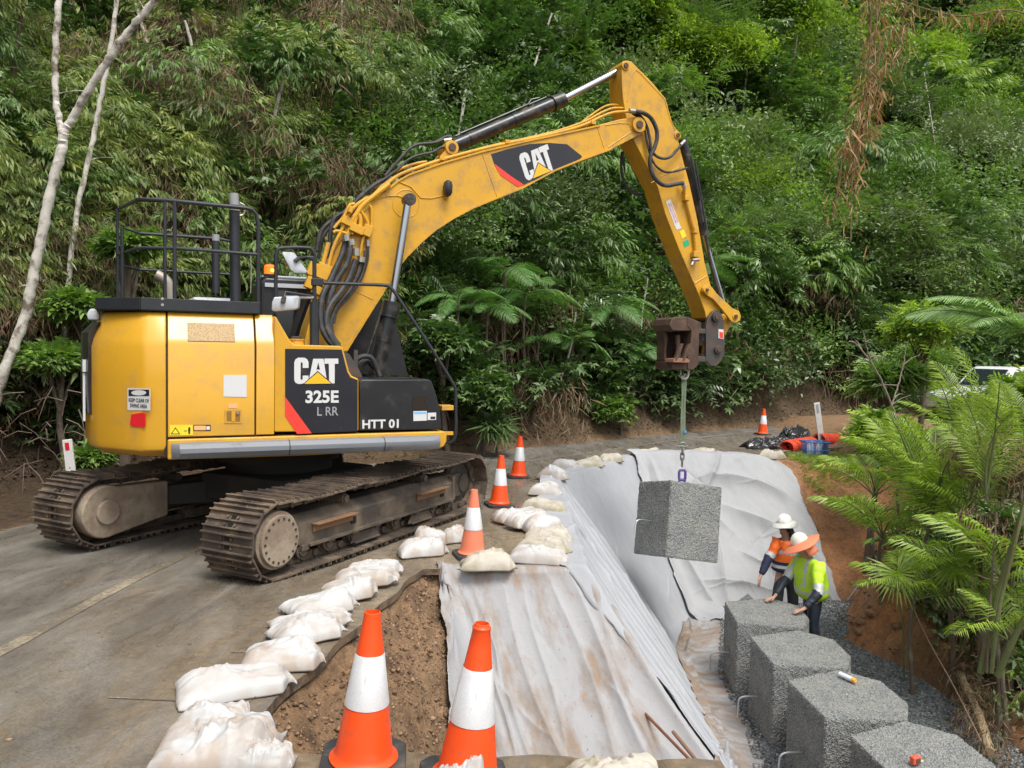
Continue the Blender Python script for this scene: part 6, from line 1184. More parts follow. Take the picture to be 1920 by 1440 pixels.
# first worker: standing, turned toward the hanging block
X0, Y0, Z0 = 4.27, 11.75, -2.14
def wp(x, y, z): return (X0+x, Y0+y, Z0+z)
JA = dict(floor=Z0, w=1.08, pelvis=wp(.0, 0, .96), chest=wp(-.01, -.02, 1.34), neck=wp(-.03, -.05, 1.53), head=wp(-.06, -.08, 1.665), shR=wp(-.17, -.07, 1.43), elR=wp(-.32, -.12, 1.16), wrR=wp(-.46, -.22, .93), shL=wp(.18, .04, 1.43), elL=wp(.24, -.10, 1.17), wrL=wp(.14, -.28, 1.0), hipR=wp(-.10, 0, .90), hipL=wp(.10, .02, .90), knR=wp(-.13, -.06, .50), knL=wp(.13, -.03, .50), anR=wp(-.14, 0, .09), anL=wp(.14, .04, .09), toe=(-.09, -.14, -.05))
def zoneA(c, q):
    arm = max(0, math.hypot(*(c[:2]-q['chest'][:2]))-.19); z = c[2]
    lower = min(np.linalg.norm(c-q['el'+s]) for s in 'LR') < .11 or min(np.linalg.norm(c-(q['el'+s]*.4+q['wr'+s]*.6)) for s in 'LR') < .16
    for s in 'LR':
        ax = q['el'+s]-q['sh'+s]; t_ = np.dot(c-q['sh'+s], ax)/np.dot(ax, ax); dd = np.linalg.norm(c-q['sh'+s]-ax*t_)
        if dd < .11 and t_ > .35 and arm > -.0:
            if t_ < .55: return 0
            if t_ < .78: return 2
            return 1
    if lower: return 1
    if z < 1.135: return 1
    if z < 1.185 and False: return 2
    if 1.045 < z < 1.10: return 2
    if 1.26 < z < 1.32: return 2
    if z > 1.475 and abs(c[0]-q['neck'][0]) < .09: return 1
    return 0
def zoneA2(c, q):
    k = zoneA(c, q)
    if k == 1 and 1.03 < c[2] < 1.09 and math.hypot(*(c[:2]-q['pelvis'][:2])) < .24: return 2
    return k
w1 = worker('standing worker in an orange and navy shirt and white hard hat, watching the hanging block', JA, (-.88, -.42, -.12), {'R': ((-.25, -.35, -.9), (-.5, -.5, .3), (.3, .5, -.4)), 'L': ((-.5, -.6, -.6), (-.3, -.6, .5), (.2, .4, -.5))}, [or_, nv, tape], zoneA2, dk)
helmet(*w1[:5], simple('hat_white', (.80, .79, .74), .35, var=.05, dirt=(.5, .46, .38), dscale=12, dlo=.6, dhi=.8), simple('brim_pale', (.55, .55, .52), .5), .085, hair=True, flap=simple('flap_dark', (.035, .04, .05), .8))
# second worker: leaning on the block with both hands
X0, Y0, Z0 = 4.27, 10.62, -2.02
JB = dict(floor=Z0, w=1.32, hem=.13, pelvis=wp(-.01, .02, .90), chest=wp(-.10, -.04, 1.26), neck=wp(-.16, -.06, 1.43), head=wp(-.22, -.10, 1.535), shR=wp(-.15, .15, 1.33), elR=wp(-.34, .12, 1.04), wrR=wp(-.56, -.02, .80), shL=wp(-.07, -.25, 1.32), elL=wp(-.12, -.46, 1.02), wrL=wp(-.34, -.52, .80), hipR=wp(.0, .11, .86), hipL=wp(.0, -.08, .86), knR=wp(-.04, .12, .46), knL=wp(-.05, -.10, .46), anR=wp(.03, .12, .09), anL=wp(.03, -.10, .09), toe=(-.17, -.02, -.05))
def zoneB(c, q):
    for s in 'LR':
        ax = q['wr'+s]-q['el'+s]; t_ = np.dot(c-q['el'+s], ax)/np.dot(ax, ax)
        if np.linalg.norm(c-q['el'+s]-ax*np.clip(t_, 0, 1)) < .09: return 1 if t_ > .05 else 2
        ax = q['el'+s]-q['sh'+s]; t_ = np.dot(c-q['sh'+s], ax)/np.dot(ax, ax)
        if .72 < t_ < .96 and np.linalg.norm(c-q['sh'+s]-ax*t_) < .10: return 2
    d = c-q['pelvis']; z = np.dot(d, nrm(q['chest']-q['pelvis']))
    if .03 < z < .085: return 2
    sdv = nrm(np.cross(nrm(q['chest']-q['pelvis']), (-1, 0, 0)))
    if z > .14 and .085 < abs(np.dot(c-q['chest'], sdv)) < .135: return 2
    return 0
w2 = worker('worker in a lime hi-vis jacket and wide orange sun brim leaning on the concrete block', JB, (-.86, .28, -.42), {'R': ((-.95, -.3, -.12), (.2, -1, 0), (-.1, 0, -1)), 'L': ((-.97, -.2, -.10), (0, 1, .1), (-.1, 0, -1))}, [lm_, dk2, tape], zoneB, dk2)
obm = simple('brim_orange', (.86, .26, .13), .6, var=.1, vscale=7)
helmet(*w2[:5], simple('hat_cream', (.80, .77, .68), .35, var=.05, dirt=(.55, .5, .4), dscale=12, dlo=.6, dhi=.8), obm, .155, tilt=-.12, flap=obm)
# ================================================================ vegetation
def leafmat(name, stops, gloss=.38, trans=.34, spec=.45):
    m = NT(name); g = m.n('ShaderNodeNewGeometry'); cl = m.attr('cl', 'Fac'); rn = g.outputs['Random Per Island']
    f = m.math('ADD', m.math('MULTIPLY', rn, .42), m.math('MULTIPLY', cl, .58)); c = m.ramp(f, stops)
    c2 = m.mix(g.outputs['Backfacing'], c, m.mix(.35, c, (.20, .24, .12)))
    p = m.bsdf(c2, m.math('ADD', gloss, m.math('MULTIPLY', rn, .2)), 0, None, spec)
    t = m.n('ShaderNodeBsdfTranslucent'); m.link(m.mix(1.0, c, (1.1, 1.25, .5), 'MULTIPLY'), t.inputs[0]); mx = m.n('ShaderNodeMixShader'); mx.inputs[0].default_value = trans
    m.link(p.outputs[0], mx.inputs[1]); m.link(t.outputs[0], mx.inputs[2]); m.link(mx.outputs[0], m.out.inputs[0]); return m.mat
LM = {
 'olive': leafmat('leaf_olive', [(0, (0.071, 0.098, 0.033)), (.35, (0.150, 0.222, 0.064)), (.7, (0.301, 0.381, 0.099)), (1, (0.540, 0.497, 0.135))]),
 'dark': leafmat('leaf_dark', [(0, (0.026, 0.053, 0.020)), (.4, (0.055, 0.118, 0.036)), (.75, (0.108, 0.214, 0.054)), (1, (0.205, 0.329, 0.084))], .3, .2, .6),
 'mid': leafmat('leaf_mid', [(0, (0.051, 0.098, 0.033)), (.4, (0.110, 0.204, 0.054)), (.75, (0.199, 0.346, 0.080)), (1, (0.360, 0.514, 0.109))], .33, .28),
 'lime': leafmat('leaf_lime', [(0, (0.086, 0.150, 0.026)), (.4, (0.203, 0.315, 0.046)), (.75, (0.337, 0.494, 0.064)), (1, (0.540, 0.644, 0.091))], .4, .34),
 'grey': leafmat('leaf_grey_green', [(0, (0.071, 0.106, 0.054)), (.4, (0.160, 0.231, 0.109)), (.75, (0.280, 0.363, 0.170)), (1, (0.420, 0.479, 0.251))], .42, .2),
 'dead': leafmat('leaf_dead', [(0, (0.052, 0.030, 0.021)), (.4, (0.121, 0.071, 0.046)), (.75, (0.207, 0.127, 0.081)), (1, (0.322, 0.218, 0.138))], .7, .1, .2),
 'orange': leafmat('leaf_dead_orange', [(0, (0.220, 0.090, 0.030)), (.4, (0.400, 0.200, 0.080)), (.75, (0.520, 0.320, 0.160)), (1, (0.620, 0.480, 0.300))], .6, .15, .2),
 'palm': leafmat('leaf_palm', [(0, (.11, .18, .03)), (.4, (.29, .42, .055)), (.75, (.46, .60, .09)), (1, (.68, .66, .15))], .30, .42, .6),
 'fern': leafmat('leaf_fern', [(0, (0.047, 0.124, 0.031)), (.4, (0.093, 0.232, 0.051)), (.75, (0.169, 0.366, 0.077)), (1, (0.282, 0.499, 0.100))], .42, .3),
 'fern2': leafmat('leaf_fern_pale', [(0, (0.098, 0.188, 0.073)), (.4, (0.196, 0.332, 0.117)), (.75, (0.309, 0.476, 0.176)), (1, (0.455, 0.605, 0.249))], .42, .3),
}
bark_w = simple('bark_pale', (.60, .57, .50), .8, var=.25, vscale=14, bump=.5, bscale=40, dirt=(.17, .14, .10), dscale=5, dlo=.48, dhi=.62)
bark_b = simple('bark_brown', (.12, .09, .065), .85, var=.35, vscale=10, bump=.6, bscale=40, dirt=(.20, .18, .13), dscale=4, dlo=.5, dhi=.65)
bark_g = simple('stem_green', (.13, .16, .055), .6, var=.35, vscale=8, bump=.3, bscale=30, dirt=(.16, .11, .06), dscale=5, dlo=.52, dhi=.68)
def lq(base, d, side, ln, w, droop=.0, fold=.15):
    """one leaf: base, right, tip, left"""
    base, d, side = np.array(base), nrm(d), nrm(side); nn = np.cross(d, side); mid = base+d*ln*.42
    return [base, mid+side*w/2+nn*fold*w, base+d*ln+np.array([0, 0, -droop*ln]), mid-side*w/2+nn*fold*w]
def tmpl(kind, seed):
    r = random.Random(seed); Q = []
    if kind == 'droop':                        # lance leaves hanging off arching twigs
        for s in range(3):
            a = r.uniform(-.9, .9); Lt = r.uniform(.3, .55); n = 9
            for k in range(n):
                t = (k+1)/n; p = np.array([math.cos(a)*Lt*t, math.sin(a)*Lt*t, .12*t-.26*t*t+s*.03]); sd = (-1)**k
                d = np.array([math.cos(a+sd*1.0)*.55+.3, math.sin(a+sd*1.0)*.55, -.75-r.random()*.7]); Q += lq(p, d, (r.gauss(0, 1), r.gauss(0, 1), .2), r.uniform(.12, .19), r.uniform(.030, .046), .1)
    elif kind == 'round':                      # broad leaves in a rosette
        for s in range(3):
            a0 = r.uniform(0, 6.28); c = np.array([r.uniform(0, .3), r.uniform(-.2, .2), r.uniform(-.1, .12)])
            for k in range(6):
                a = a0+k*1.05+r.gauss(0, .2); d = np.array([math.cos(a)+.25, math.sin(a), r.uniform(-.35, .35)]); Q += lq(c, d, np.cross((0, 0, 1), d)+np.array([0, 0, r.gauss(0, .35)]), r.uniform(.10, .17), r.uniform(.05, .075), .25)
    elif kind == 'fine':                       # many small leaves
        for k in range(26):
            c = np.array([r.uniform(0, .42), r.gauss(0, .13), r.gauss(0, .09)]); a = r.gauss(0, 1.2); d = np.array([math.cos(a), math.sin(a), r.gauss(0, .45)]); Q += lq(c, d, np.cross((0, 0, 1), d)+np.array([0, 0, r.gauss(0, .5)]), r.uniform(.055, .095), r.uniform(.03, .045), .15)
    elif kind == 'pinnate':                    # compound leaves, paired leaflets
        for s in range(3):
            a = r.uniform(-1.1, 1.1); Lt = r.uniform(.32, .5); ax = np.array([math.cos(a), math.sin(a), 0])
            for k in range(7):
                t = (k+1.5)/8; p = ax*Lt*t+np.array([0, 0, .10*t-.22*t*t+.05*s])
                for sd in (-1, 1): d = ax*.6+np.array([-ax[1], ax[0], 0])*sd+np.array([0, 0, -.25]); Q += lq(p, d, ax+np.array([0, 0, r.gauss(0, .2)]), .12*(1-.4*abs(t-.5)), .040, .15)
    elif kind == 'tangle':                     # dead, thread-like hanging litter
        for k in range(16):
            c = np.array([r.uniform(0, .4), r.gauss(0, .2), r.uniform(-.1, .2)]); d = np.array([r.gauss(0, .35), r.gauss(0, .35), -1]); Q += lq(c, d, (r.gauss(0, 1), r.gauss(0, 1), 0), r.uniform(.15, .36), r.uniform(.012, .026), .1)
    elif kind == 'big':                        # large-leaved understorey plant
        for k in range(9):
            a = k*.9+r.gauss(0, .2); c = np.array([.05, 0, 0])+r.uniform(0, .1)*np.array([math.cos(a), math.sin(a), 0]); d = np.array([math.cos(a), math.sin(a), r.uniform(-.3, .5)]); Q += lq(c, d, np.cross((0, 0, 1), d), r.uniform(.2, .3), r.uniform(.07, .10), .3)
    elif kind == 'strap':
        for k in range(12):
            a = r.uniform(-1.6, 1.6); c = np.zeros(3); d = np.array([math.cos(a), math.sin(a), r.uniform(.2, 1.2)]); Q += lq(c, d, np.cross((0, 0, 1), d), r.uniform(.4, .7), r.uniform(.03, .05), .5)
    return np.array(Q).reshape(-1, 4, 3)
TM = {k: [tmpl(k, 100+i) for i in range(6)] for k in ('droop', 'round', 'fine', 'pinnate', 'tangle', 'big', 'strap')}
def clusters(kind, P, D, S, rng, cl):
    """place leaf clusters at P pointing along D with size S -> vertices, per-vertex tone"""
    V = []; T = []; which = rng.integers(0, 6, len(P)); roll = rng.normal(0, .35, len(P))
    X = D/np.linalg.norm(D, axis=1, keepdims=True); X[:, 2] = np.clip(X[:, 2], -.6, .75); X /= np.linalg.norm(X, axis=1, keepdims=True)
    Yv = np.cross(np.array([0, 0, 1.]), X); Yv /= np.linalg.norm(Yv, axis=1, keepdims=True)+1e-9; Zv = np.cross(X, Yv); Y2 = Yv*np.cos(roll)[:, None]+Zv*np.sin(roll)[:, None]; Z2 = np.cross(X, Y2)
    for w in range(6):
        m_ = which == w
        if not m_.any(): continue
        t = TM[kind][w]; R = np.stack([X[m_], Y2[m_], Z2[m_]], 2)*S[m_][:, None, None]     # n,3,3
        v = np.einsum('nij,qkj->nqki', R, t)+P[m_][:, None, None, :]; V.append(v.reshape(-1, 3)); T.append(np.repeat(cl[m_], t.shape[0]*4))
    return np.concatenate(V), np.concatenate(T)
def leaves_obj(name, parts, parent=None):
    """parts: list of (V, tone, material)"""
    V = np.concatenate([p[0] for p in parts]); T = np.concatenate([p[1] for p in parts]); mats = []; mi = []
    for p in parts:
        if p[2] not in mats: mats.append(p[2])
        mi.append(np.full(len(p[0])//4, mats.index(p[2])))
    return np_mesh(name, V, np.arange(len(V)).reshape(-1, 4), mats, parent, mi=np.concatenate(mi) if len(mats) > 1 else None, attrs={'cl': T})
def hillz(x, y): return G(x, y, False)
def blob_clusters(c, r, n, rng, up=.25, face=None):
    d = rng.normal(0, 1, (n, 3)); d /= np.linalg.norm(d, axis=1, keepdims=True)
    if face is not None:
        f = d@face; d = np.where((f < -.25)[:, None], -d, d)
    d[:, 2] = np.where(d[:, 2] < -.35, -d[:, 2], d[:, 2]); rad = rng.uniform(.62, 1.05, n)[:, None]*(1+.22*np.sin(d[:, :1]*7+c[0]*3)*np.cos(d[:, 1:2]*6+c[1]*2))
    P = c+d*rad*np.asarray(r); dd = d.copy(); dd[:, 2] = dd[:, 2]*.5+up*0; return P, dd+rng.normal(0, .25, d.shape)

# ---- the forest mass on the hillside
rng = np.random.default_rng(77)
def canopy_hits(n, ulo, uhi, vlo, vhi, hlo, hhi, tmin=.6):
    U_ = rng.uniform(ulo, uhi, n); V_ = rng.uniform(vlo, vhi, n); hc = rng.uniform(hlo, hhi, n); out = np.full((n, 3), np.nan)
    R = _F+np.outer((U_-960)/FPX, _R)-np.outer((V_-720)/FPX, _U); R = R/R[:, 1:2]; done = np.zeros(n, bool)
    for y in np.r_[np.arange(5, 30, .35), np.arange(30, 110, .8)]:
        P = _C+R*y; t = bank_t(P[:, 0], P[:, 1]); ok = (~done) & (t > tmin) & (P[:, 2] < hillz(P[:, 0], P[:, 1])+hc*np.clip((t-tmin)/2.0+.15, 0, 1)) & (P[:, 2] > hillz(P[:, 0], P[:, 1])-.3)
        out[ok] = P[ok]; done |= ok
    k = ~np.isnan(out[:, 0]); return out[k], U_[k], V_[k]
P1, U1, V1 = canopy_hits(1150, -420, 2350, -240, 800, .2, 6.5)
P2b, U2, V2_ = canopy_hits(420, -200, 2150, -150, 760, .2, 1.4, .3)
PB_, UB, VB = np.r_[P1, P2b], np.r_[U1, U2], np.r_[V1, V2_]
FERNS = [(985, 552, 16.4, 1.1), (1140, 572, 17.2, 1.05), (1188, 645, 17.6, .95), (915, 580, 15.8, 1.0), (948, 505, 17.3, .9), (1010, 640, 16.2, .8), (1075, 640, 16.9, .8), (860, 560, 15.6, .85)]
acc = {}
for bi, (c, u, v) in enumerate(zip(PB_, UB, VB)):
    if any(abs(u-a_) < 95 and -75 < v-b_ < 85 and c[1] < d_+2.3 for a_, b_, d_, e_ in FERNS): continue
    Dd = c[1]; r = rng.uniform(.6, 1.15)*(Dd/15)**.75*(1.0 if bi < len(P1) else .9); face = nrm(_C+np.array([0, 0, 7])-c); q = rng.random()
    low = (v-560)/200                                               # darker, sparser understorey low down
    if u < 680: kinds = [('droop', 'olive', .44), ('tangle', 'dead', .30), ('round', 'dark', .12), ('droop', 'mid', .14)]
    elif u < 1180: kinds = [('fine', 'mid', .30), ('round', 'dark', .26), ('droop', 'mid', .16), ('pinnate', 'dark', .16), ('fine', 'grey', .12)]
    else: kinds = [('fine', 'lime' if (v < 420 and rng.random() < .45) else 'mid', .22), ('droop', 'lime' if v < 300 else 'mid', .12), ('pinnate', 'mid', .18), ('fine', 'grey', .22), ('round', 'dark', .16), ('round', 'mid', .10)]
    if v > 560 and u >= 680: kinds = [('round', 'dark', .42), ('pinnate', 'dark', .26), ('big', 'dark', .10), ('tangle', 'dead', .12), ('fine', 'mid', .10)]
    if v > 600 and u < 680: kinds = [('tangle', 'dead', .36), ('big', 'dark', .26), ('droop', 'olive', .16), ('round', 'dark', .22)]
    if bi >= len(P1): kinds = [('round', 'dark', .5), ('fine', 'dark', .25), ('tangle', 'dead', .25)]  # back layer in dark leaf colours, painting shade into gaps between crowns
    w = np.cumsum([k[2] for k in kinds]); k_ = kinds[min(int(np.searchsorted(w, q)), len(kinds)-1)]
    n = int(rng.uniform(34, 52)*(1 if k_[0] != 'fine' else 1.15)); rr3 = np.array([r*1.15, r*1.0, r*rng.uniform(.6, .95)]); P, Dv = blob_clusters(c, rr3, n, rng, face=face)
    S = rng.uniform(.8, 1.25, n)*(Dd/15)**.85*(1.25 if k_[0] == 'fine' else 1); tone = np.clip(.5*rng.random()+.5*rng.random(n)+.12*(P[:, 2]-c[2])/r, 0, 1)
    acc.setdefault(k_[:2], []).append((P, Dv, S, tone))
parts = []
for (kd, mt), L_ in acc.items():
    P, Dv, S, tone = [np.concatenate([q[i] for q in L_]) for i in range(4)]
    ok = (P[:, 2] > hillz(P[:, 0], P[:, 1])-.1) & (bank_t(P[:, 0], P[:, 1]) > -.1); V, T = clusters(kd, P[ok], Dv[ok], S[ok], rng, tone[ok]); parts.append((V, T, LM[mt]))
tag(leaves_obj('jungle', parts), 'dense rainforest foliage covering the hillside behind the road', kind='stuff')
print('jungle quads', sum(len(p[0]) for p in parts)//4)
# ================================================================ single trees, shrubs, ferns, palms
def hillhit(u, v, hc):
    r = ray(u, v)
    for y in np.arange(6, 70, .2):
        p = _C+r*(y/r[1]); t = float(bank_t(np.array([p[0]]), np.array([p[1]]))[0])
        if t > .3 and p[2] < float(hillz(p[0], p[1]))+hc*min(1, t/1.6+.2): return p
    return _C+r*(40/r[1])
def plant(u, v, rpx, kinds, label, name='tree', hc=3.0, flat=.8, n=None, seed=0, trunk=bark_b, dens=1.0, pos=None, y=None, group=None, cat=None, light=0):
    """a crown of leaf clusters on a tapered trunk with limbs"""
    c = hillhit(u, v, hc) if y is None else at(u, v, y); D_ = c[1]; r = rpx*D_/FPX; rg = np.random.default_rng(int(u*7+v*3+seed)); gz = float(G(c[0]+.1, c[1]+r*.3, False)); gz = min(gz, c[2]-r*.5)
    base = np.array([c[0]+rg.normal(0, .12), c[1]+r*.25, gz]); t = thing(name, label, cat or name, base, group=group); lc = c-base
    face = nrm(_C+np.array([0, 0, 8])-c); parts = []; subs = [(lc, r*.62)]
    for k in range(9): a = rg.uniform(0, 6.28); e = rg.uniform(-.4, .9); subs.append((lc+r*.66*np.array([math.cos(a)*math.cos(e), math.sin(a)*math.cos(e), math.sin(e)*flat]), r*rg.uniform(.30, .50)))
    tot = int((n or 46)*dens*max(1, (r/1.0))**1.1); sc_ = (D_/15)**.8*(1.2 if 'lime' in str(kinds) or 'fine' in str(kinds) else 1)
    for kd, mt, w in kinds:
        PP_, DD, SS, TT = [], [], [], []
        for c_, r_ in subs:
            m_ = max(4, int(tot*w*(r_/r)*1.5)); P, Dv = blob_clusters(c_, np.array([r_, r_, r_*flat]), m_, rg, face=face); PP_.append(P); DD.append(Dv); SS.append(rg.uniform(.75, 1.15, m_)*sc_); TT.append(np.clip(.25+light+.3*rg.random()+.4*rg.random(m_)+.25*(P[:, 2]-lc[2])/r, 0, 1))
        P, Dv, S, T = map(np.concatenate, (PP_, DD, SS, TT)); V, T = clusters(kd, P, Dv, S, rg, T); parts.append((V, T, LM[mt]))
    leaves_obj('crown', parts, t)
    b = MB(); H_ = max(.3, lc[2]); mid = np.array([rg.normal(0, .08)*H_, rg.normal(0, .05)*H_, H_*.5]); tr = .028+.018*H_
    b.tube(smoothpath([np.array([0, 0, -.25]), mid, lc*[.9, .9, 1]+np.array([0, 0, -r*.3]), lc+np.array([0, 0, r*.35])], 6), [tr*(1-.8*k/18) for k in range(19)], 9)
    for k in range(6): s_, r_ = subs[1+k]; st_ = mid+(lc-mid)*rg.uniform(.2, .8); b.tube(smoothpath([st_, (st_+s_)/2+np.array([0, 0, .06*r]), s_], 4), [tr*.45*(1-.75*q/8) for q in range(9)], 6)
    b.build('trunk', trunk, t); return t
O, Dk, Mi, Li, Gr, De = [('droop', 'olive', .8), ('tangle', 'dead', .2)], [('round', 'dark', 1.0)], [('fine', 'mid', .7), ('pinnate', 'mid', .3)], [('fine', 'lime', .75), ('round', 'lime', .25)], [('fine', 'grey', .8), ('droop', 'grey', .2)], [('tangle', 'dead', .9), ('droop', 'olive', .25)]
trees = [
 (55, 110, 105, O, 'drooping olive tree in the upper left corner beside the forked white trunk', 3.0), (40, 330, 85, O, 'yellow-green drooping tree at the left edge below the corner tree', 2.5), (70, 520, 105, [('droop', 'olive', 1.0)], 'bright drooping shrub over the lower part of the forked white trunk', 1.6),
 (185, 330, 60, [('droop', 'olive', .7), ('droop', 'mid', .4)], 'small drooping tree between the white trunk and the machine guard rail', 2.2), (330, 90, 80, De, 'brown dead-vine-covered tree near the top left between two pale trunks', 3.2), (395, 250, 75, [('droop', 'mid', 1.0)], 'mid-green drooping tree above the machine guard rail', 2.6),
 (290, 450, 75, [('droop', 'olive', .7), ('tangle', 'dead', .5)], 'yellowish drooping shrub seen through the machine guard rail', 1.8), (555, 140, 100, [('droop', 'olive', 1.0)], 'large pale drooping tree left of the boom at the top', 3.2), (590, 270, 75, [('droop', 'olive', .6), ('droop', 'mid', .5)], 'pale drooping tree directly above the orange beacon', 2.4),
 (480, 350, 70, [('droop', 'mid', .6), ('round', 'mid', .4)], 'leafy shrub behind the tall mast of the machine', 1.8), (690, 60, 70, De, 'brown tangled tree between the pale drooping tree and the dark grey-green one', 3.0), (800, 130, 90, [('fine', 'grey', .6), ('round', 'dark', .4)], 'dark grey-green tree at the top above the stick cylinder', 3.5),
 (930, 70, 90, Mi, 'mid-green tree at the top left of the boom peak', 3.5), (1040, 130, 70, [('round', 'mid', 1.0)], 'glossy-leaved tree close behind the chrome rod', 2.8), (1170, 50, 80, [('pinnate', 'lime', .6), ('fine', 'mid', .4)], 'feathery light green tree above the boom peak', 3.5), (1312, 130, 105, Li, 'rounded lime-green tree right of the boom peak', 4.0),
 (1300, 300, 75, [('fine', 'mid', .6), ('fine', 'lime', .4)], 'yellowish-green tree right behind the stick', 3.0), (1450, 60, 90, [('fine', 'mid', .6), ('fine', 'lime', .5)], 'bright tree at the top between the lime tree and the dead climber', 4.0), (1500, 330, 70, [('pinnate', 'mid', 1.0)], 'feathery green tree left of the hanging dead climber', 2.5),
 (1700, 160, 95, Li, 'lime-green tree right of the hanging dead climber', 4.0), (1850, 90, 90, [('strap', 'lime', .4), ('fine', 'lime', .6)], 'brightest green tree in the upper right corner', 4.0), (1830, 330, 105, Gr, 'broad grey-green tree at the right edge', 3.5), (1660, 330, 70, Mi, 'mid-green tree between the dead climber and the grey-green tree', 3.0),
 (1460, 470, 80, Gr, 'grey-green shrub right of the quick hitch', 2.0), (1700, 480, 70, [('pinnate', 'mid', .6), ('round', 'mid', .4)], 'light green shrub above the palms', 1.8), (1085, 480, 70, [('fine', 'lime', .6), ('fine', 'mid', .5)], 'bright fine-leaved shrub hanging over the tree ferns', 1.8), (915, 440, 75, [('droop', 'grey', .8), ('droop', 'olive', .3)], 'olive-grey shrub under the boom logo', 2.0),
 (800, 570, 60, [('pinnate', 'mid', 1.0)], 'feathery shrub between the boom cylinder and the tree ferns', 1.3), (1010, 330, 60, [('fine', 'grey', 1.0)], 'small grey-green tree just below the boom logo', 2.4), (1395, 620, 60, [('round', 'dark', .7), ('fine', 'mid', .5)], 'dark shrub beside the quick hitch', 1.2), (1580, 640, 60, [('round', 'dark', .6), ('pinnate', 'mid', .4)], 'dark leafy shrub on the bank above the far cone', 1.2),
]
for k, (u, v, rp, kd, lab, hc) in enumerate(trees):
    plant(u, v, rp, kd, lab, 'tree' if hc > 2.1 else 'shrub', hc=hc, seed=k, light=.12 if 'lime' in str(kd) else .04)
for k, (u, v, rp, y, lab) in enumerate([(115, 690, 55, 11.4, 'large-leaved green shrub above the white post with the red reflector'), (150, 590, 45, 11.8, 'large-leaved shrub behind the counterweight top'), (240, 470, 42, 12.2, 'large-leaved shrub left of the machine guard rail'), (172, 866, 20, 10.9, 'small leafy plant beside the white post with the red reflector')]):
    plant(u, v, rp, [('big', 'mid', 1.0), ('round', 'mid', .3)], lab, 'shrub', y=y, seed=60+k, n=22, light=.25)
for k, (u, v, rp, y, kd, lab) in enumerate([(840, 650, 50, 15.6, Dk, 'dark shrub behind the front guard rail of the machine'), (900, 740, 42, 15.8, Dk, 'low dark shrub on the bank above the road cone'), (1150, 770, 26, 19.3, [('round', 'mid', 1.0)], 'small green plant on the bare bank left of the lifting strap'), (925, 815, 22, 15.6, [('strap', 'dark', 1.0)], 'strap-leaved plant low on the bank behind the road cone')]):
    plant(u, v, rp, kd, lab, 'shrub', y=y, seed=80+k, n=26 if 'strap' not in str(kd) else 10, light=.1)

# --- pale trunks on the left and thin stems elsewhere
def stem(parts_, label, name='tree', mat=bark_w, group=None, twigs=0, seg=12):
    b0 = parts_[0][0][0]; y0 = parts_[0][0]; base = at(y0[0], y0[1], y0[2]); t = thing(name, label, 'tree', base, group=group); nm = ['trunk']+['branch']*9; rg = random.Random(int(y0[0]))
    for k, (pts, r0, r1) in enumerate([(p[0:-2], p[-2], p[-1]) for p in [tuple(q) for q in parts_]]):
        P = smoothpath([at(*p)-base for p in pts], 8); n = len(P); P = [p+np.array([rg.gauss(0, .006), rg.gauss(0, .006), 0]) for p in P]; b = MB(); b.tube(P, [(r0+(r1-r0)*i/(n-1))*(1+.08*math.sin(i*1.9)) for i in range(n)], seg)
        for q in range(twigs): i = rg.randrange(2, n-1); d = np.array([rg.gauss(0, 1), rg.gauss(0, .4), rg.uniform(-.2, .8)])*.28; b.tube([P[i], P[i]+d*.5+np.array([0, 0, .03]), P[i]+d], [.012, .008, .004], 5)
        b.build(nm[k], mat, t)
    return t
stem([[(-25, 800, 10.9), (10, 690, 10.9), (45, 600, 11), (62, 520, 11), (78, 440, 11), (100, 340, 11), (116, 275, 11), (119, 245, 11),   .072, .064], [(118, 255, 11), (108, 215, 11), (103, 160, 11), (105, 80, 11), (110, 0, 11), (112, -90, 11), .046, .040], [(119, 250, 11), (135, 222, 11), (160, 178, 10.95), (205, 110, 10.9), (245, 55, 10.85), (290, 0, 10.8), (340, -70, 10.7), .054, .044]], 'white-barked tree forking into two above the left edge', twigs=2)
stem([[(120, 640, 12.3), (133, 480, 12.3), (150, 370, 12.4), (175, 260, 12.5), (195, 150, 12.5), (212, 60, 12.5), (226, -60, 12.5), .042, .032]], 'thin pale trunk crossing behind the forked white tree', twigs=3)
for k, (pts, r, lab, mt) in enumerate([([(1128, 290), (1124, 380), (1116, 470)], .03, 'thin straight white stem below the boom pin', bark_w), ([(1297, 160), (1294, 225), (1300, 290)], .05, 'short pale trunk in front of the lime tree', bark_w), ([(1463, 25), (1458, 60), (1452, 95)], .09, 'thick pale trunk at the top right of the lime tree', bark_w), ([(1215, 520), (1203, 600), (1205, 640)], .025, 'thin pale stem left of the quick hitch', bark_w),
      ([(1080, 590), (1068, 660), (1040, 745)], .028, 'slanting pale stem below the tree ferns', bark_w), ([(1182, 690), (1180, 720), (1174, 745)], .045, 'short fern trunk above the bare bank', bark_b), ([(735, 0), (752, 60), (745, 110)], .07, 'dark trunk near the top above the hoses', bark_b), ([(975, 20), (985, 90), (965, 160)], .05, 'dark crooked trunk behind the stick cylinder', bark_b), ([(1520, 0), (1515, 30), (1505, 62)], .10, 'dark leaning trunk at the top left of the dead climber', bark_b)]):
    y_ = hillhit(*pts[1], 2.2)[1]-.5; stem([[(u, v, y_+.1*i) for i, (u, v) in enumerate(reversed(pts))]+[r, r*.8]], lab, mat=mt, twigs=2, seg=8)
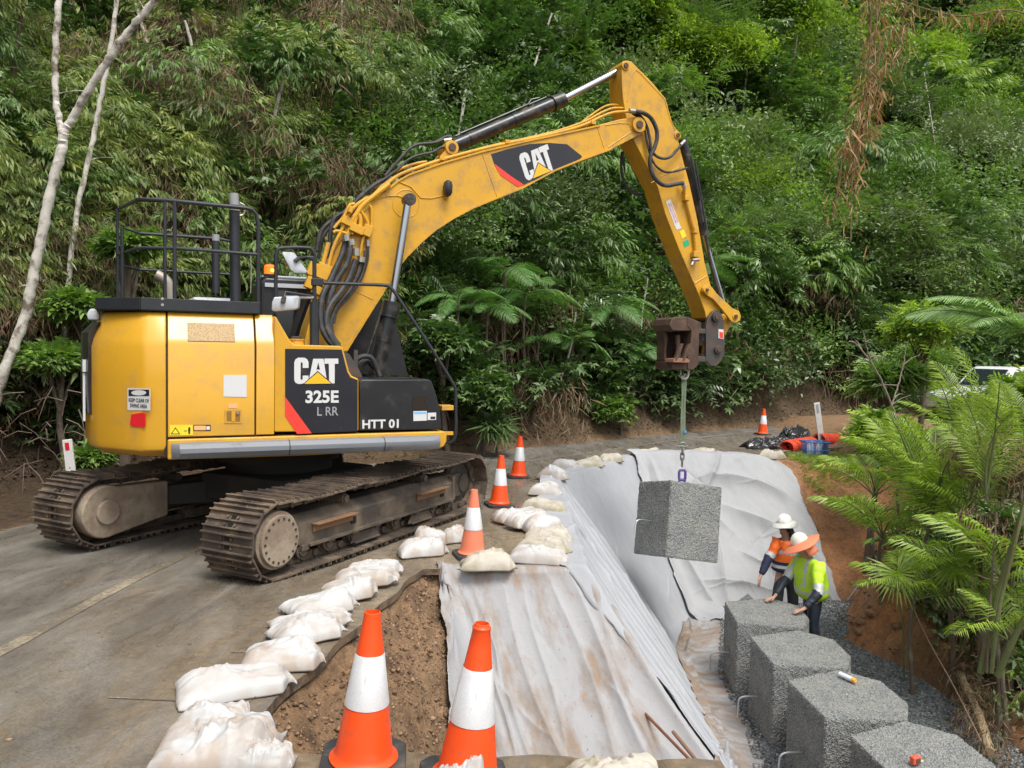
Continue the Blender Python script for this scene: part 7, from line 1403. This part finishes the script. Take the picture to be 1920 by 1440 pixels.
y_ = hillhit(1550, 180, 3.5)[1]-1.2; stem([[(1503, 219, y_), (1530, 221, y_), (1556, 211, y_), (1573, 193, y_), (1562, 165, y_), (1548, 145, y_), (1536, 130, y_), .075, .04]], 'bare crooked brown branch left of the hanging dead climber', name='bare_branch', mat=simple('branch_tan', (.26, .19, .13), .8, var=.3, vscale=8, bump=.4))
stem([[(1705, 860, 13.5), (1672, 760, 13.4), (1640, 690, 13.2), (1605, 645, 13), (1590, 640, 12.9), .022, .008], [(1640, 690, 13.2), (1625, 655, 13.1), (1618, 620, 13.1), .012, .005], [(1672, 760, 13.4), (1690, 700, 13.5), (1702, 640, 13.5), .014, .006]], 'leafless grey sapling left of the tall palm frond', mat=simple('twig_grey', (.25, .20, .16), .8), twigs=3, seg=6)

# --- tree ferns and palms built from shared fronds
def frond_mesh(kind, L_, W_, n, droop, seed, mat, lift=.5, pinn=True, flat=.0):
    """rachis along +x rising then drooping; returns an object with rachis sub-part"""
    r = random.Random(seed); Q = []; T = []
    def rc(t): return np.array([L_*t*(1-.12*t), 0, L_*(lift*t-droop*t*t)])
    for k in range(n):
        t = .10+.90*(k+.5)/n; p = rc(t); d = nrm(rc(min(1, t+.02))-rc(t-.02)); w = W_*(math.sin(math.pi*min(1, t**.75*.93+.09)))**.6
        for sd in (-1, 1):
            side = np.array([0, sd, 0]); a = .55+.35*t
            if pinn:
                dirp = nrm(d*math.cos(1.15-.3*t)+side*math.sin(1.15-.3*t)+np.array([0, 0, -.08+r.gauss(0, .05)])); pw = L_/n*.36; cr = nrm(d+np.array([0, 0, .25*sd*0])); m1 = p+dirp*w*.5; tip = m1+nrm(dirp+d*.25+np.array([0, 0, -.38]))*w*.5
                Q += [p-cr*pw*.5, p+cr*pw*.6, m1+cr*pw, m1-cr*pw]; Q += [m1-cr*pw, m1+cr*pw, tip+cr*pw*.12, tip-cr*pw*.12]; T += [.2+r.uniform(-.2, .3), .7]
            else:
                dirp = nrm(d*a+side*(1-.25*t)+np.array([0, 0, .42-.35*t+r.gauss(0, .09)])); mid = p+dirp*w*.55; tip = mid+nrm(dirp+np.array([0, 0, -.75-r.random()*.4]))*w*.48; wd = .008+.006*math.sin(math.pi*t); cr = nrm(np.cross(dirp, side+np.array([0, 0, .6])))
                Q += [p-d*wd*.3, mid+d*wd, mid+d*wd*1.0+(tip-mid)*.02, p+d*wd*.5]; Q[-2:] = [mid-d*wd*.6+np.array([0, 0, .004]), p+d*wd*.1]
                Q[-4:] = [p, mid+d*wd, mid+(tip-mid)*.03, mid-d*wd]; Q += [mid+d*wd, tip, tip, mid-d*wd]; Q[-2] = tip+d*.002; T += [0, .6]
    V = np.array(Q); k_ = len(V)//4; tone = np.repeat(np.clip(.35+.3*np.resize(np.array(T), k_)+np.random.default_rng(seed).normal(0, .12, k_), 0, 1), 4); o = leaves_obj('frond', [(V, tone, mat)])
    b = MB(); P = [rc(t) for t in np.linspace(0, .99, 14)]; b.tube(P, [.016*(L_/1.5)*(1-.75*i/13) for i in range(14)], 6); b.build('rachis', bark_g if not pinn else simple('rachis_green', (.10, .15, .05), .6), o); return o
def frond_plant(name, label, cat, crown, protos, dirs, trunk_r, tmat, group=None, base=None, rg=None):
    crown = np.array(crown, float); gz = float(G(crown[0], crown[1], False)) if base is None else base; t = thing(name, label, cat, (crown[0], crown[1], gz), group=group); h = crown[2]-gz
    b = MB(); P = [np.array([.025*math.sin(k*.8)*min(1, h), .05*k/8, h*k/8-.1*(k == 0)]) for k in range(9)]; P[-1] = np.array([0, 0, h]); b.tube(P, [trunk_r*(1.25-.3*k/8) for k in range(9)], 9); b.build('trunk', tmat, t)
    for i, (az, el, s) in enumerate(dirs):
        src = protos[i % len(protos)]; c = src.copy(); COL.objects.link(c); c.parent = t
        for ch in src.children: g = ch.copy(); COL.objects.link(g); g.parent = c
        c.matrix_local = Matrix.Translation((0, 0, h))@Matrix.Rotation(math.radians(az), 4, 'Z')@Matrix.Rotation(-math.radians(el), 4, 'Y')@Matrix.Rotation(math.radians(((i*53) % 40)-20), 4, 'X')@Matrix.Scale(s, 4)
    return t
fp = [frond_mesh('f', 1.35, .42, 30, .62, s, LM['fern'], .45) for s in (1, 2)]; fpale = [frond_mesh('f', 2.6, .70, 44, .50, s, LM['fern2'], .55) for s in (3,)]
pp = [frond_mesh('p', 1.9, .50, 38, .52, s, LM['palm'], .75, False) for s in (5, 6, 7)]; psm = [frond_mesh('p', 1.05, .42, 26, .42, s, LM['palm'], .5, False) for s in (8, 9)]
rgf = random.Random(9)
def around(n, e0, e1, s0, s1, a0=0, a1=360): return [(a0+(a1-a0)*(i+.5)/n+rgf.uniform(-12, 12), rgf.uniform(e0, e1), rgf.uniform(s0, s1)) for i in range(n)]
for k, (u, v, y, s, lab) in enumerate([(985, 552, 16.4, 1.1, 'tree fern with the largest bright frond under the boom'), (1140, 572, 17.2, 1.05, 'tree fern between the bright frond and the quick hitch'), (1188, 645, 17.6, .95, 'low tree fern nearest the quick hitch'), (915, 580, 15.8, 1.0, 'dark tree fern left of the bright-fronded one'), (948, 505, 17.3, .9, 'tree fern highest on the slope under the boom'), (1010, 640, 16.2, .8, 'drooping tree fern with yellowed lower fronds'), (1075, 640, 16.9, .8, 'small tree fern in shade between its larger neighbours'), (860, 560, 15.6, .85, 'small tree fern beside the boom cylinder'), (1330, 500, 20.5, .9, 'small tree fern half hidden behind the stick')]):
    yy_ = y
    while float(bank_t(*[np.array([q_]) for q_ in at(u, v, yy_)[:2]])[0]) < .45: yy_ += .1
    frond_plant('tree_fern', lab, 'tree fern', at(u, v, yy_), fp, around(8, -18, 18, s*.85, s*1.2), .032, bark_b, 'tree ferns on the bank')
frond_plant('tree_fern', 'huge pale tree fern spreading over the white car', 'tree fern', at(1935, 640, 14.5), fpale, [(165, 8, 1.0), (188, 14, 1.05), (210, 2, .9), (145, 10, .9), (240, 0, .8), (100, 10, .8), (20, 10, .8), (60, 15, .8), (300, 5, .8), (178, 24, .75)], .05, bark_b, None)
palms = [(1740, 1000, 10.2, pp, [(115, 56, 1.0), (150, 48, .95), (185, 40, .95), (215, 50, 1.0), (250, 35, .85), (290, 48, .9), (330, 50, 1.0), (20, 45, 1.0), (60, 50, .9), (200, 62, .95)], 'largest palm with arching bright fronds right of the workers'),
         (1795, 850, 11.6, pp, [(158, 72, .95), (175, 25, .7), (220, 40, .8), (20, 30, .8), (330, 40, .8), (100, 50, .9)], 'palm with a tall upright frond left of the white car'), (1655, 1010, 10.9, psm, around(8, 15, 55, .9, 1.25, 100, 300), 'small palm leaning over the orange bank by the workers'),
         (1850, 930, 8.9, pp, around(7, 20, 60, .6, .85), 'palm at the right edge above the green stems'), (1690, 900, 11.8, psm, around(8, 20, 65, 1.0, 1.4), 'small palm on the shoulder right of the orange mesh'), (1880, 1090, 8.2, psm, around(7, 5, 50, .9, 1.2), 'low palm at the right edge behind the green stems'), (1790, 1090, 9.2, psm, around(6, 0, 40, .8, 1.1, 90, 300), 'low palm below the largest palm'), (1925, 860, 10.2, pp, around(6, 10, 45, .6, .8), 'palm at the right edge beside the white car'),
         (1715, 1125, 9.2, psm, around(7, 0, 45, .8, 1.1), 'low palm below the fan-shaped leaf on the slope'), (1810, 1010, 9.8, psm, around(8, 10, 60, 1.0, 1.3), 'bushy palm between the largest palm and the green stems'), (1890, 1200, 7.9, psm, around(6, 0, 40, .7, 1.0), 'small palm behind the base of the green stems'), (1640, 930, 12.0, psm, around(7, 15, 60, .9, 1.2), 'young palm over the white sandbag on the bank'), (1840, 1130, 9.0, psm, around(7, 5, 50, .9, 1.2), 'shaded palm left of the green stems')]
for u, v, y, pr, dr_, lab in palms: frond_plant('palm', lab, 'palm', at(u, v, y), pr, dr_, .024, bark_b, 'palms on the right bank')
# fan palm leaves
def fan(u, v, y, r, label, az):
    c = at(u, v, y); gz = float(G(c[0]+.3, c[1]+.3, False)); t = thing('fan_palm', label, 'palm', (c[0]+.3, c[1]+.3, gz)); h = c-np.array([c[0]+.3, c[1]+.3, gz]); Q = []; rg = random.Random(int(u))
    nv_ = nrm(np.array([-.1, -.85, .5])); ex_ = nrm(np.cross((0, 0, 1), nv_)); ey_ = np.cross(nv_, ex_)
    for k in range(34):
        a = az+k*5.1/33-2.55; d = ex_*math.cos(a)+ey_*math.sin(a); sd = np.cross(nv_, d); ln = r*rg.uniform(.85, 1.05); m_ = h+d*ln*.5+nv_*.02*((k % 2)*2-1); Q += [h+d*.03, m_+sd*.013, m_-nv_*.0+d*.005, m_-sd*.013]; Q += [m_+sd*.013, h+d*ln-np.array([0, 0, .12*ln]), h+d*ln-np.array([0, 0, .12*ln])+sd*.002, m_-sd*.013]
    V = np.array(Q); leaves_obj('fan_leaf', [(V, np.repeat(np.random.default_rng(3).uniform(.3, .9, len(V)//4), 4), LM['palm'])], t)
    b = MB(); b.tube(smoothpath([(0, 0, 0), h*.5+np.array([.02, 0, .1]), h], 5), .010, 6); b.build('leaf_stalk', bark_g, t)
fan(1683, 1075, 9.3, .42, 'fan-shaped palm leaf right of the lime-jacketed worker', -1.2); fan(1790, 1060, 9.0, .36, 'fan-shaped palm leaf in the shade under the largest palm', -.3)
for o_ in fp+fpale+pp+psm:
    for ch in list(o_.children): bpy.data.objects.remove(ch)
    bpy.data.objects.remove(o_)
rgt = random.Random(3)
TL = ['at the left edge beyond the forked white tree', 'just right of the second pale trunk', 'above the left part of the guard rail', 'above the tall mast', 'between the mast and the boom hoses', 'behind the hoses where the boom bends up', 'left of the stick cylinder foot', 'above the stick cylinder foot', 'above the cylinder barrel', 'above the chrome rod', 'left of the lime-green tree', 'right of the lime-green tree', 'between the lime-green tree and the dead climber', 'right behind the dead climber', 'between the dead climber and the right edge', 'nearest the right edge']
for k in range(16):
    u = [30, 270, 365, 460, 520, 640, 700, 860, 1000, 1075, 1240, 1400, 1480, 1600, 1750, 1860][k]; v = rgt.uniform(60, 330); y_ = hillhit(u, v, 4.2)[1]-1.0; ln = rgt.uniform(70, 160); dx_ = rgt.gauss(0, 16)
    stem([[(u+dx_, v+ln, y_), (u+dx_*.3, v, y_), (u-dx_, v-ln, y_), rgt.uniform(.03, .06), .03]], 'thin trunk showing in the forest '+TL[k], mat=bark_w if k % 3 else bark_b, twigs=2, seg=7, group='thin trunks among the forest foliage')
# --- undergrowth on the right bank
rng = np.random.default_rng(5); acc = []
n = 4200; px = np.where(rng.random(n) < .6, rng.uniform(5.0, 9, n), rng.uniform(5, 14, n)); py = rng.uniform(5.5, 16.5, n); e = px-east_edge(py); ok = (e > .45+.5*np.clip((py-9.5)/3, 0, 1)+.4*rng.random(n)) & (bank_t(px, py) < -3.2) & ~((py > 13.2) & (px < 8.0+(py-13)*.35)); px, py, e = px[ok], py[ok], e[ok]; hgt = rng.uniform(.02, .30, len(px))+np.clip(e-1.0, 0, 2.2)*rng.uniform(0, .55, len(px)); P = np.c_[px, py, G(px, py, False)+hgt]
k = rng.random(len(P))
for lo, hi, kd, mt, s0, s1 in ((0, .24, 'round', 'dark', .7, 1.2), (.24, .40, 'strap', 'mid', .45, .9), (.40, .56, 'tangle', 'dead', .8, 1.3), (.56, .70, 'pinnate', 'mid', .7, 1.2), (.70, .82, 'fine', 'mid', .7, 1.2), (.82, .92, 'droop', 'palm', .8, 1.3), (.92, 1.0, 'strap', 'dead', .5, .9)):
    m_ = (k >= lo) & (k < hi); Q = P[m_]; N = 4; Q = np.repeat(Q, N, 0)+rng.normal(0, .16, (len(Q)*N, 3))*[1, 1, .5]; Dv = rng.normal(0, 1, Q.shape); Dv[:, 2] = np.abs(Dv[:, 2])*.4; V, T = clusters(kd, Q, Dv, rng.uniform(s0, s1, len(Q))*.8, rng, rng.random(len(Q))); acc.append((V, T, LM[mt]))
tag(leaves_obj('undergrowth', acc), 'tangled undergrowth and dead fronds on the right bank', kind='stuff')
for k, (u, v, rp, y, kd, lab) in enumerate([(1670, 730, 55, 16.5, [('round', 'mid', .7), ('strap', 'mid', .2)], 'bush behind the leafless sapling'), (1725, 700, 42, 18.5, Mi, 'bush left of the white car bonnet'), (1880, 890, 75, 9.6, [('tangle', 'dead', 1.2)], 'curtain of grey dead fronds at the right edge'), (1928, 762, 36, 12.4, [('pinnate', 'lime', .6), ('round', 'mid', .5)], 'leafy bush hiding the rear of the white car'), (1655, 830, 38, 14.0, [('round', 'mid', .8), ('pinnate', 'lime', .4)], 'leafy plant at the end of the orange mesh'), (1730, 625, 40, 17.0, [('fine', 'mid', .5), ('pinnate', 'lime', .5)], 'tall bush under the huge pale tree fern'), (1900, 1000, 60, 8.6, [('tangle', 'dead', .6), ('round', 'dark', .6)], 'dark shrub with dead fronds at the right edge')]):
    plant(u, v, rp, kd, lab, 'bush', y=y, seed=200+k, n=30, light=.15)
# tall green stems and the fibrous fallen trunk in the foreground
G_ = 'tall green stems at the right edge'
t = thing('palm_clump', 'clump of tall bare green palm stems in the lower right', 'palm', onz(1855, 1275, -1.75)); b0 = np.array(t.location)
for pts, r in (([(1838, 1262, 7.9), (1852, 1200, 7.9), (1872, 1110, 7.9), (1897, 1024, 7.8), (1922, 940, 7.7), (1950, 820, 7.6)], .030), ([(1858, 1262, 7.8), (1868, 1180, 7.8), (1880, 1110, 7.8), (1905, 1010, 7.7), (1925, 930, 7.7)], .022), ([(1870, 1268, 7.7), (1893, 1215, 7.6), (1925, 1150, 7.5), (1960, 1080, 7.4)], .030), ([(1850, 1262, 7.8), (1856, 1150, 7.9), (1862, 1050, 8.0), (1868, 960, 8.0)], .012)):
    b = MB(); P = smoothpath([at(*q)-b0 for q in pts], 6); b.tube(P, [r*(1.1-.4*i/len(P)) for i in range(len(P))], 9); b.build('stem', bark_g if r > .02 else bark_b, t)
V, T = clusters('tangle', np.random.default_rng(2).normal(0, .10, (60, 3))+[0, 0, -.05], np.random.default_rng(3).normal(0, 1, (60, 3)), np.full(60, .7), rng, np.random.default_rng(4).random(60)); leaves_obj('root_fibre', [(V, T, LM['dead'])], t)
P0 = [onz(1700, 1150, -1.62), onz(1762, 1204, -1.68), onz(1792, 1252, -1.70), onz(1812, 1300, -1.70), onz(1835, 1350, -1.72), onz(1855, 1420, -1.75)]; husk = thing('fallen_palm_trunk', 'tan fibrous dead palm stem lying beside the gravel', 'fallen palm stem', P0[0]); b = MB(); P = smoothpath([p-P0[0]+np.array([0, 0, .05]) for p in P0], 6); b.tube(P, [.016+.030*min(1, i/12)*(1+.2*math.sin(i*2.2)) for i in range(len(P))], 9); b.build('stem', simple('husk_tan', (.34, .25, .15), .85, var=.35, vscale=25, bump=.7, bscale=60, dirt=(.14, .09, .05), dscale=9), husk)
Q = np.repeat(np.array(P[8:]), 5, 0)+rng.normal(0, .02, (len(P[8:])*5, 3)); Dv = rng.normal(0, 1, Q.shape); V, T = clusters('tangle', Q, Dv, rng.uniform(.35, .6, len(Q)), rng, rng.uniform(.5, 1, len(Q))); leaves_obj('torn_sheath', [(V, T, LM['dead'])], husk)
for k, (pts, lab) in enumerate([([(1700, 1110, 9.3), (1735, 1190, 9.0), (1790, 1290, 8.2), (1840, 1390, 7.4)], 'thin dead vine trailing down the right bank'), ([(1823, 1120, 8.3), (1826, 1080, 8.3), (1850, 1085, 8.2), (1872, 1090, 8.2)], 'pale bent twig before the dark right-edge shrub')]): rod(smoothpath([at(*p) for p in pts], 6), .008, 'vine', simple('vine_brown', (.2, .14, .09), .8), lab, 'vine', 6)
# --- the hanging dead climber
def climber(paths, label, y, spread_top):
    t = thing('dead_climber', label, 'climbing plant', at(*paths[0][0], y)); o_ = at(*paths[0][0], y); P_, D_, S_ = [], [], []; rg = np.random.default_rng(8); b = MB()
    for pts in paths:
        P = smoothpath([at(u, v, y)-o_ for u, v in pts], 8); b.tube(P, .011, 5)
        for i, p in enumerate(P): 
            for q in range(6 if i < len(P)*.7 else 3): P_.append(p+rg.normal(0, .10, 3)*[1, .6, .6]); D_.append([rg.normal(0, 1), rg.normal(0, .6), -.9]); S_.append(rg.uniform(.5, 1.0))
    b.build('vine_stem', simple('climber_stem', (.2, .12, .07), .8), t); P_, D_, S_ = map(np.array, (P_, D_, S_)); Q = []
    for p, d, s in zip(P_, D_, S_): d = nrm(np.array(d)+[0, 0, rg.uniform(-1.5, .4)]); Q += lq(p, d, rg.normal(0, 1, 3), .30*s, .030*s, .25)
    for _ in range(spread_top): p = np.array([rg.uniform(-.5, 2.4), rg.normal(0, .3), rg.uniform(-.45, .7)]); d = nrm([rg.normal(.5, 1), rg.normal(0, .4), rg.normal(-.1, .5)]); Q += lq(p, d, rg.normal(0, 1, 3), rg.uniform(.2, .42), .026, .35)
    V = np.array(Q); leaves_obj('dead_leaves', [(V, np.repeat(rg.random(len(V)//4), 4), LM['orange'])], t)
climber([[(1640, -60), (1633, 40), (1628, 133), (1618, 200), (1600, 250), (1582, 290), (1572, 345), (1563, 405)], [(1655, -40), (1640, 80), (1640, 170), (1626, 230), (1610, 280), (1600, 330)], [(1625, 150), (1608, 260), (1598, 330), (1595, 450)], [(1660, 60), (1632, 180), (1622, 250)], [(1610, -40), (1700, 5), (1800, 30), (1900, 20), (1990, 60)], [(1700, 5), (1690, 60), (1675, 130)]], 'orange-brown dead climber hanging down from the top right', 12.5, 130)
# --- hanging roots, leaf litter and bank plants
b = MB(); rgr = random.Random(12)
for k in range(150):
    u = rgr.uniform(640, 1620); v0 = rgr.uniform(600, 700); yb = float(np.interp(u, [640, 880, 1000, 1300, 1500, 1620], [14.8, 16.4, 18.0, 22.0, 24.6, 26])) ; p0 = at(u, v0, yb+.3); p1 = at(u+rgr.gauss(0, 22), rgr.uniform(730, 830)-.05*(u-640), yb-.1); mid = (p0+p1)/2+np.array([rgr.gauss(0, .12), 0, 0]); b.tube([p0, mid, p1], [rgr.uniform(.005, .014)]*3, 4)
tag(b.build('hanging_roots', simple('root_brown', (.17, .12, .08), .85, var=.3)), 'tangle of thin roots and vines hanging over the cut bank', kind='stuff')
b = MB()
for k in range(60):
    u = rgr.uniform(-40, 170); p0 = at(u, rgr.uniform(720, 900), 10.6+rgr.random()*.8); d = np.array([rgr.gauss(0, .25), rgr.gauss(0, .1), rgr.uniform(-.5, .3)]); b.tube([p0, p0+d*.5+np.array([0, 0, .06]), p0+d], [.009, .007, .003], 4)
tag(b.build('dead_twigs', simple('twig_brown', (.16, .12, .09), .85, var=.3)), 'dead twigs tangled at the foot of the left bank', kind='stuff')
n = 15000; s = rng.random(n); seg_i = rng.integers(0, len(BANK)-3, n); BA = np.array(BANK, float); a_, b_2 = BA[seg_i], BA[seg_i+1]; q = a_+(b_2-a_)*s[:, None]; dirv = (b_2-a_)/np.linalg.norm(b_2-a_, axis=1, keepdims=True); off = rng.uniform(-.35, 1.9, n); off = np.where(rng.random(n) < .85, np.abs(off)*1.0, off); q = q+np.c_[-dirv[:, 1], dirv[:, 0]]*off[:, None]
zz = np.where(bank_t(q[:, 0], q[:, 1]) > -.1, G(q[:, 0], q[:, 1]), B(q[:, 1]))+.012; ang = rng.uniform(0, 6.28, n); L2 = rng.uniform(.03, .09, n); W2 = L2*.4; ca, sa = np.cos(ang), np.sin(ang); z1 = rng.uniform(0, .03, n); c0 = np.c_[q, zz]
V = np.stack([c0, c0+np.c_[ca*L2*.5-sa*W2, sa*L2*.5+ca*W2, z1], c0+np.c_[ca*L2, sa*L2, z1*.4], c0+np.c_[ca*L2*.5+sa*W2, sa*L2*.5-ca*W2, z1]], 1).reshape(-1, 3)
tag(leaves_obj('leaf_litter', [(V, np.repeat(rng.random(n), 4), LM['dead'])]), 'brown fallen leaves along the foot of the bank', kind='stuff')
n = 2600; px = rng.uniform(6.0, 9.4, n); py = 15.2+rng.gamma(2, .45, n)+(px-6)*.15; ok = (py < 18.2) & (fbm(px*1.5, py*1.5, 6) > -.15); px, py = px[ok], py[ok]; P = np.c_[px, py, G(px, py, False)+.02]
P = np.r_[P, np.c_[rng.uniform(6.1, 7.6, 500), rng.uniform(16.6, 17.4, 500), np.zeros(500)-.09]]; Dv = rng.normal(0, .5, P.shape); Dv[:, 2] = 1.4
V, T = clusters('strap', P, Dv, rng.uniform(.10, .2, len(P)), rng, rng.random(len(P))); tag(leaves_obj('grass', [(V, T, LM['palm'])]), 'short grass on the shoulder around the blue basket', kind='stuff')

for k, (u, v, z_, r_, lab) in enumerate([(1574, 1133, -1.35, .13, 'squarish brown rock on the orange slope behind the lime-jacketed worker'), (1612, 1150, -1.5, .08, 'flat brown stone on the slope below the squarish rock'), (1635, 1128, -1.35, .10, 'dark broken stone at the top of the gravel strip')]):
    p = onz(u, v, z_); p[2] = float(G(p[0], p[1]))+r_*.3; b = MB(); b.ico((0, 0, 0), (r_, r_*.8, r_*.65), 1, jit=.16, rnd=random.Random(k)); o = b.build('rock', simple('rock_brown', (.27, .15, .085), .85, var=.3, vscale=12, bump=.6), bevel=.008, smooth=0); o.location = p.tolist(); o.rotation_euler = (.3, .2, k); tag(o, lab, 'rock')
n = 9000; px = rng.uniform(4.9, 9.5, n); py = rng.uniform(5.5, 14.5, n); e = px-east_edge(py); ok = (e > .1+.5*rng.random(n)+.5*((py > 10) & (py < 13))); px, py = px[ok], py[ok]; n = len(px); c0 = np.c_[px, py, G(px, py)+.015]; ang = rng.uniform(0, 6.28, n); L2 = rng.uniform(.04, .16, n); W2 = L2*.14; ca, sa = np.cos(ang), np.sin(ang); z1 = rng.uniform(0, .05, n)
V = np.stack([c0, c0+np.c_[ca*L2*.5-sa*W2, sa*L2*.5+ca*W2, z1], c0+np.c_[ca*L2, sa*L2, z1*.4], c0+np.c_[ca*L2*.5+sa*W2, sa*L2*.5-ca*W2, z1]], 1).reshape(-1, 3)
tag(leaves_obj('slope_litter', [(V, np.repeat(rng.random(n), 4), LM['dead'])]), 'dead leaves and frond scraps scattered on the right bank', kind='stuff')
# ================================================================ white car up the road
cp_ = at(1862, 760, 27.0); cp_[2] = 0.0; car = thing('parked_car', 'white four-wheel-drive parked up the road behind the palms', 'car', cp_, math.radians(24))
whp = simple('car_white', (.78, .79, .80), .25, var=.02, coat=.5); gls = simple('car_glass', (.02, .03, .035), .05, var=.1, spec=.8)
b = MB(); pr = [(-2.3, .45), (-2.35, .85), (-2.2, 1.02), (-1.0, 1.14), (-.72, 1.2), (.9, 1.2), (2.35, 1.12), (2.38, .5)]; b.prism([(x, -.92, z) for x, z in pr], [(x, .92, z) for x, z in pr]); b.build('body', whp, car, bevel=.08, seg=3)
b = MB(); pr = [(-.85, 1.18), (-.12, 1.84), (.1, 1.9), (1.6, 1.9), (2.2, 1.78), (2.3, 1.15)]; b.ringloft([[(x, y*.98, z) for x, z in pr] if 0 else [(x, y*(1-.12*(z-1.15)/.75), z) for x, z in pr] for y in (-.86, .86)]); b.build('cabin', whp, car, bevel=.06, seg=3)
for s in (-1, 1):
    for pr in ([(-.62, 1.24), (-.12, 1.72), (.42, 1.76), (.42, 1.24)], [(.52, 1.24), (.52, 1.76), (1.35, 1.76), (1.35, 1.24)], [(1.45, 1.24), (1.45, 1.75), (2.05, 1.68), (2.15, 1.24)]): b = MB(); A = [(x, s*(.87*(1-.12*(z-1.15)/.75)+.004), z) for x, z in pr]; b.prism(A, [(x, y-s*.02, z) for x, y, z in A]); b.build('side_window', gls, car)
b = MB(); A = [(-.80, -.68, 1.24), (-.80, .68, 1.24), (-.20, .62, 1.79), (-.20, -.62, 1.79)]; b.prism(A, [(x-.03, y, z+.02) for x, y, z in A]); b.build('windscreen', gls, car)
for x in (-1.45, 1.45):
    for s in (-1, 1): b = MB(); b.cyl((x, s*.78, .39), (x, s*.96, .39), .39, seg=24); w_ = b.build('wheel', rubber, car, bevel=.03); b = MB(); b.cyl((x, s*.95, .39), (x, s*.97, .39), .23, seg=18); b.build('rim', greym, w_)
for s in (-1, 1): b = MB(); b.box((-2.33, s*.66, .86), (.08, .34, .18)); b.build('headlight', simple('lamp_clear', (.7, .72, .74), .1), car, bevel=.02)
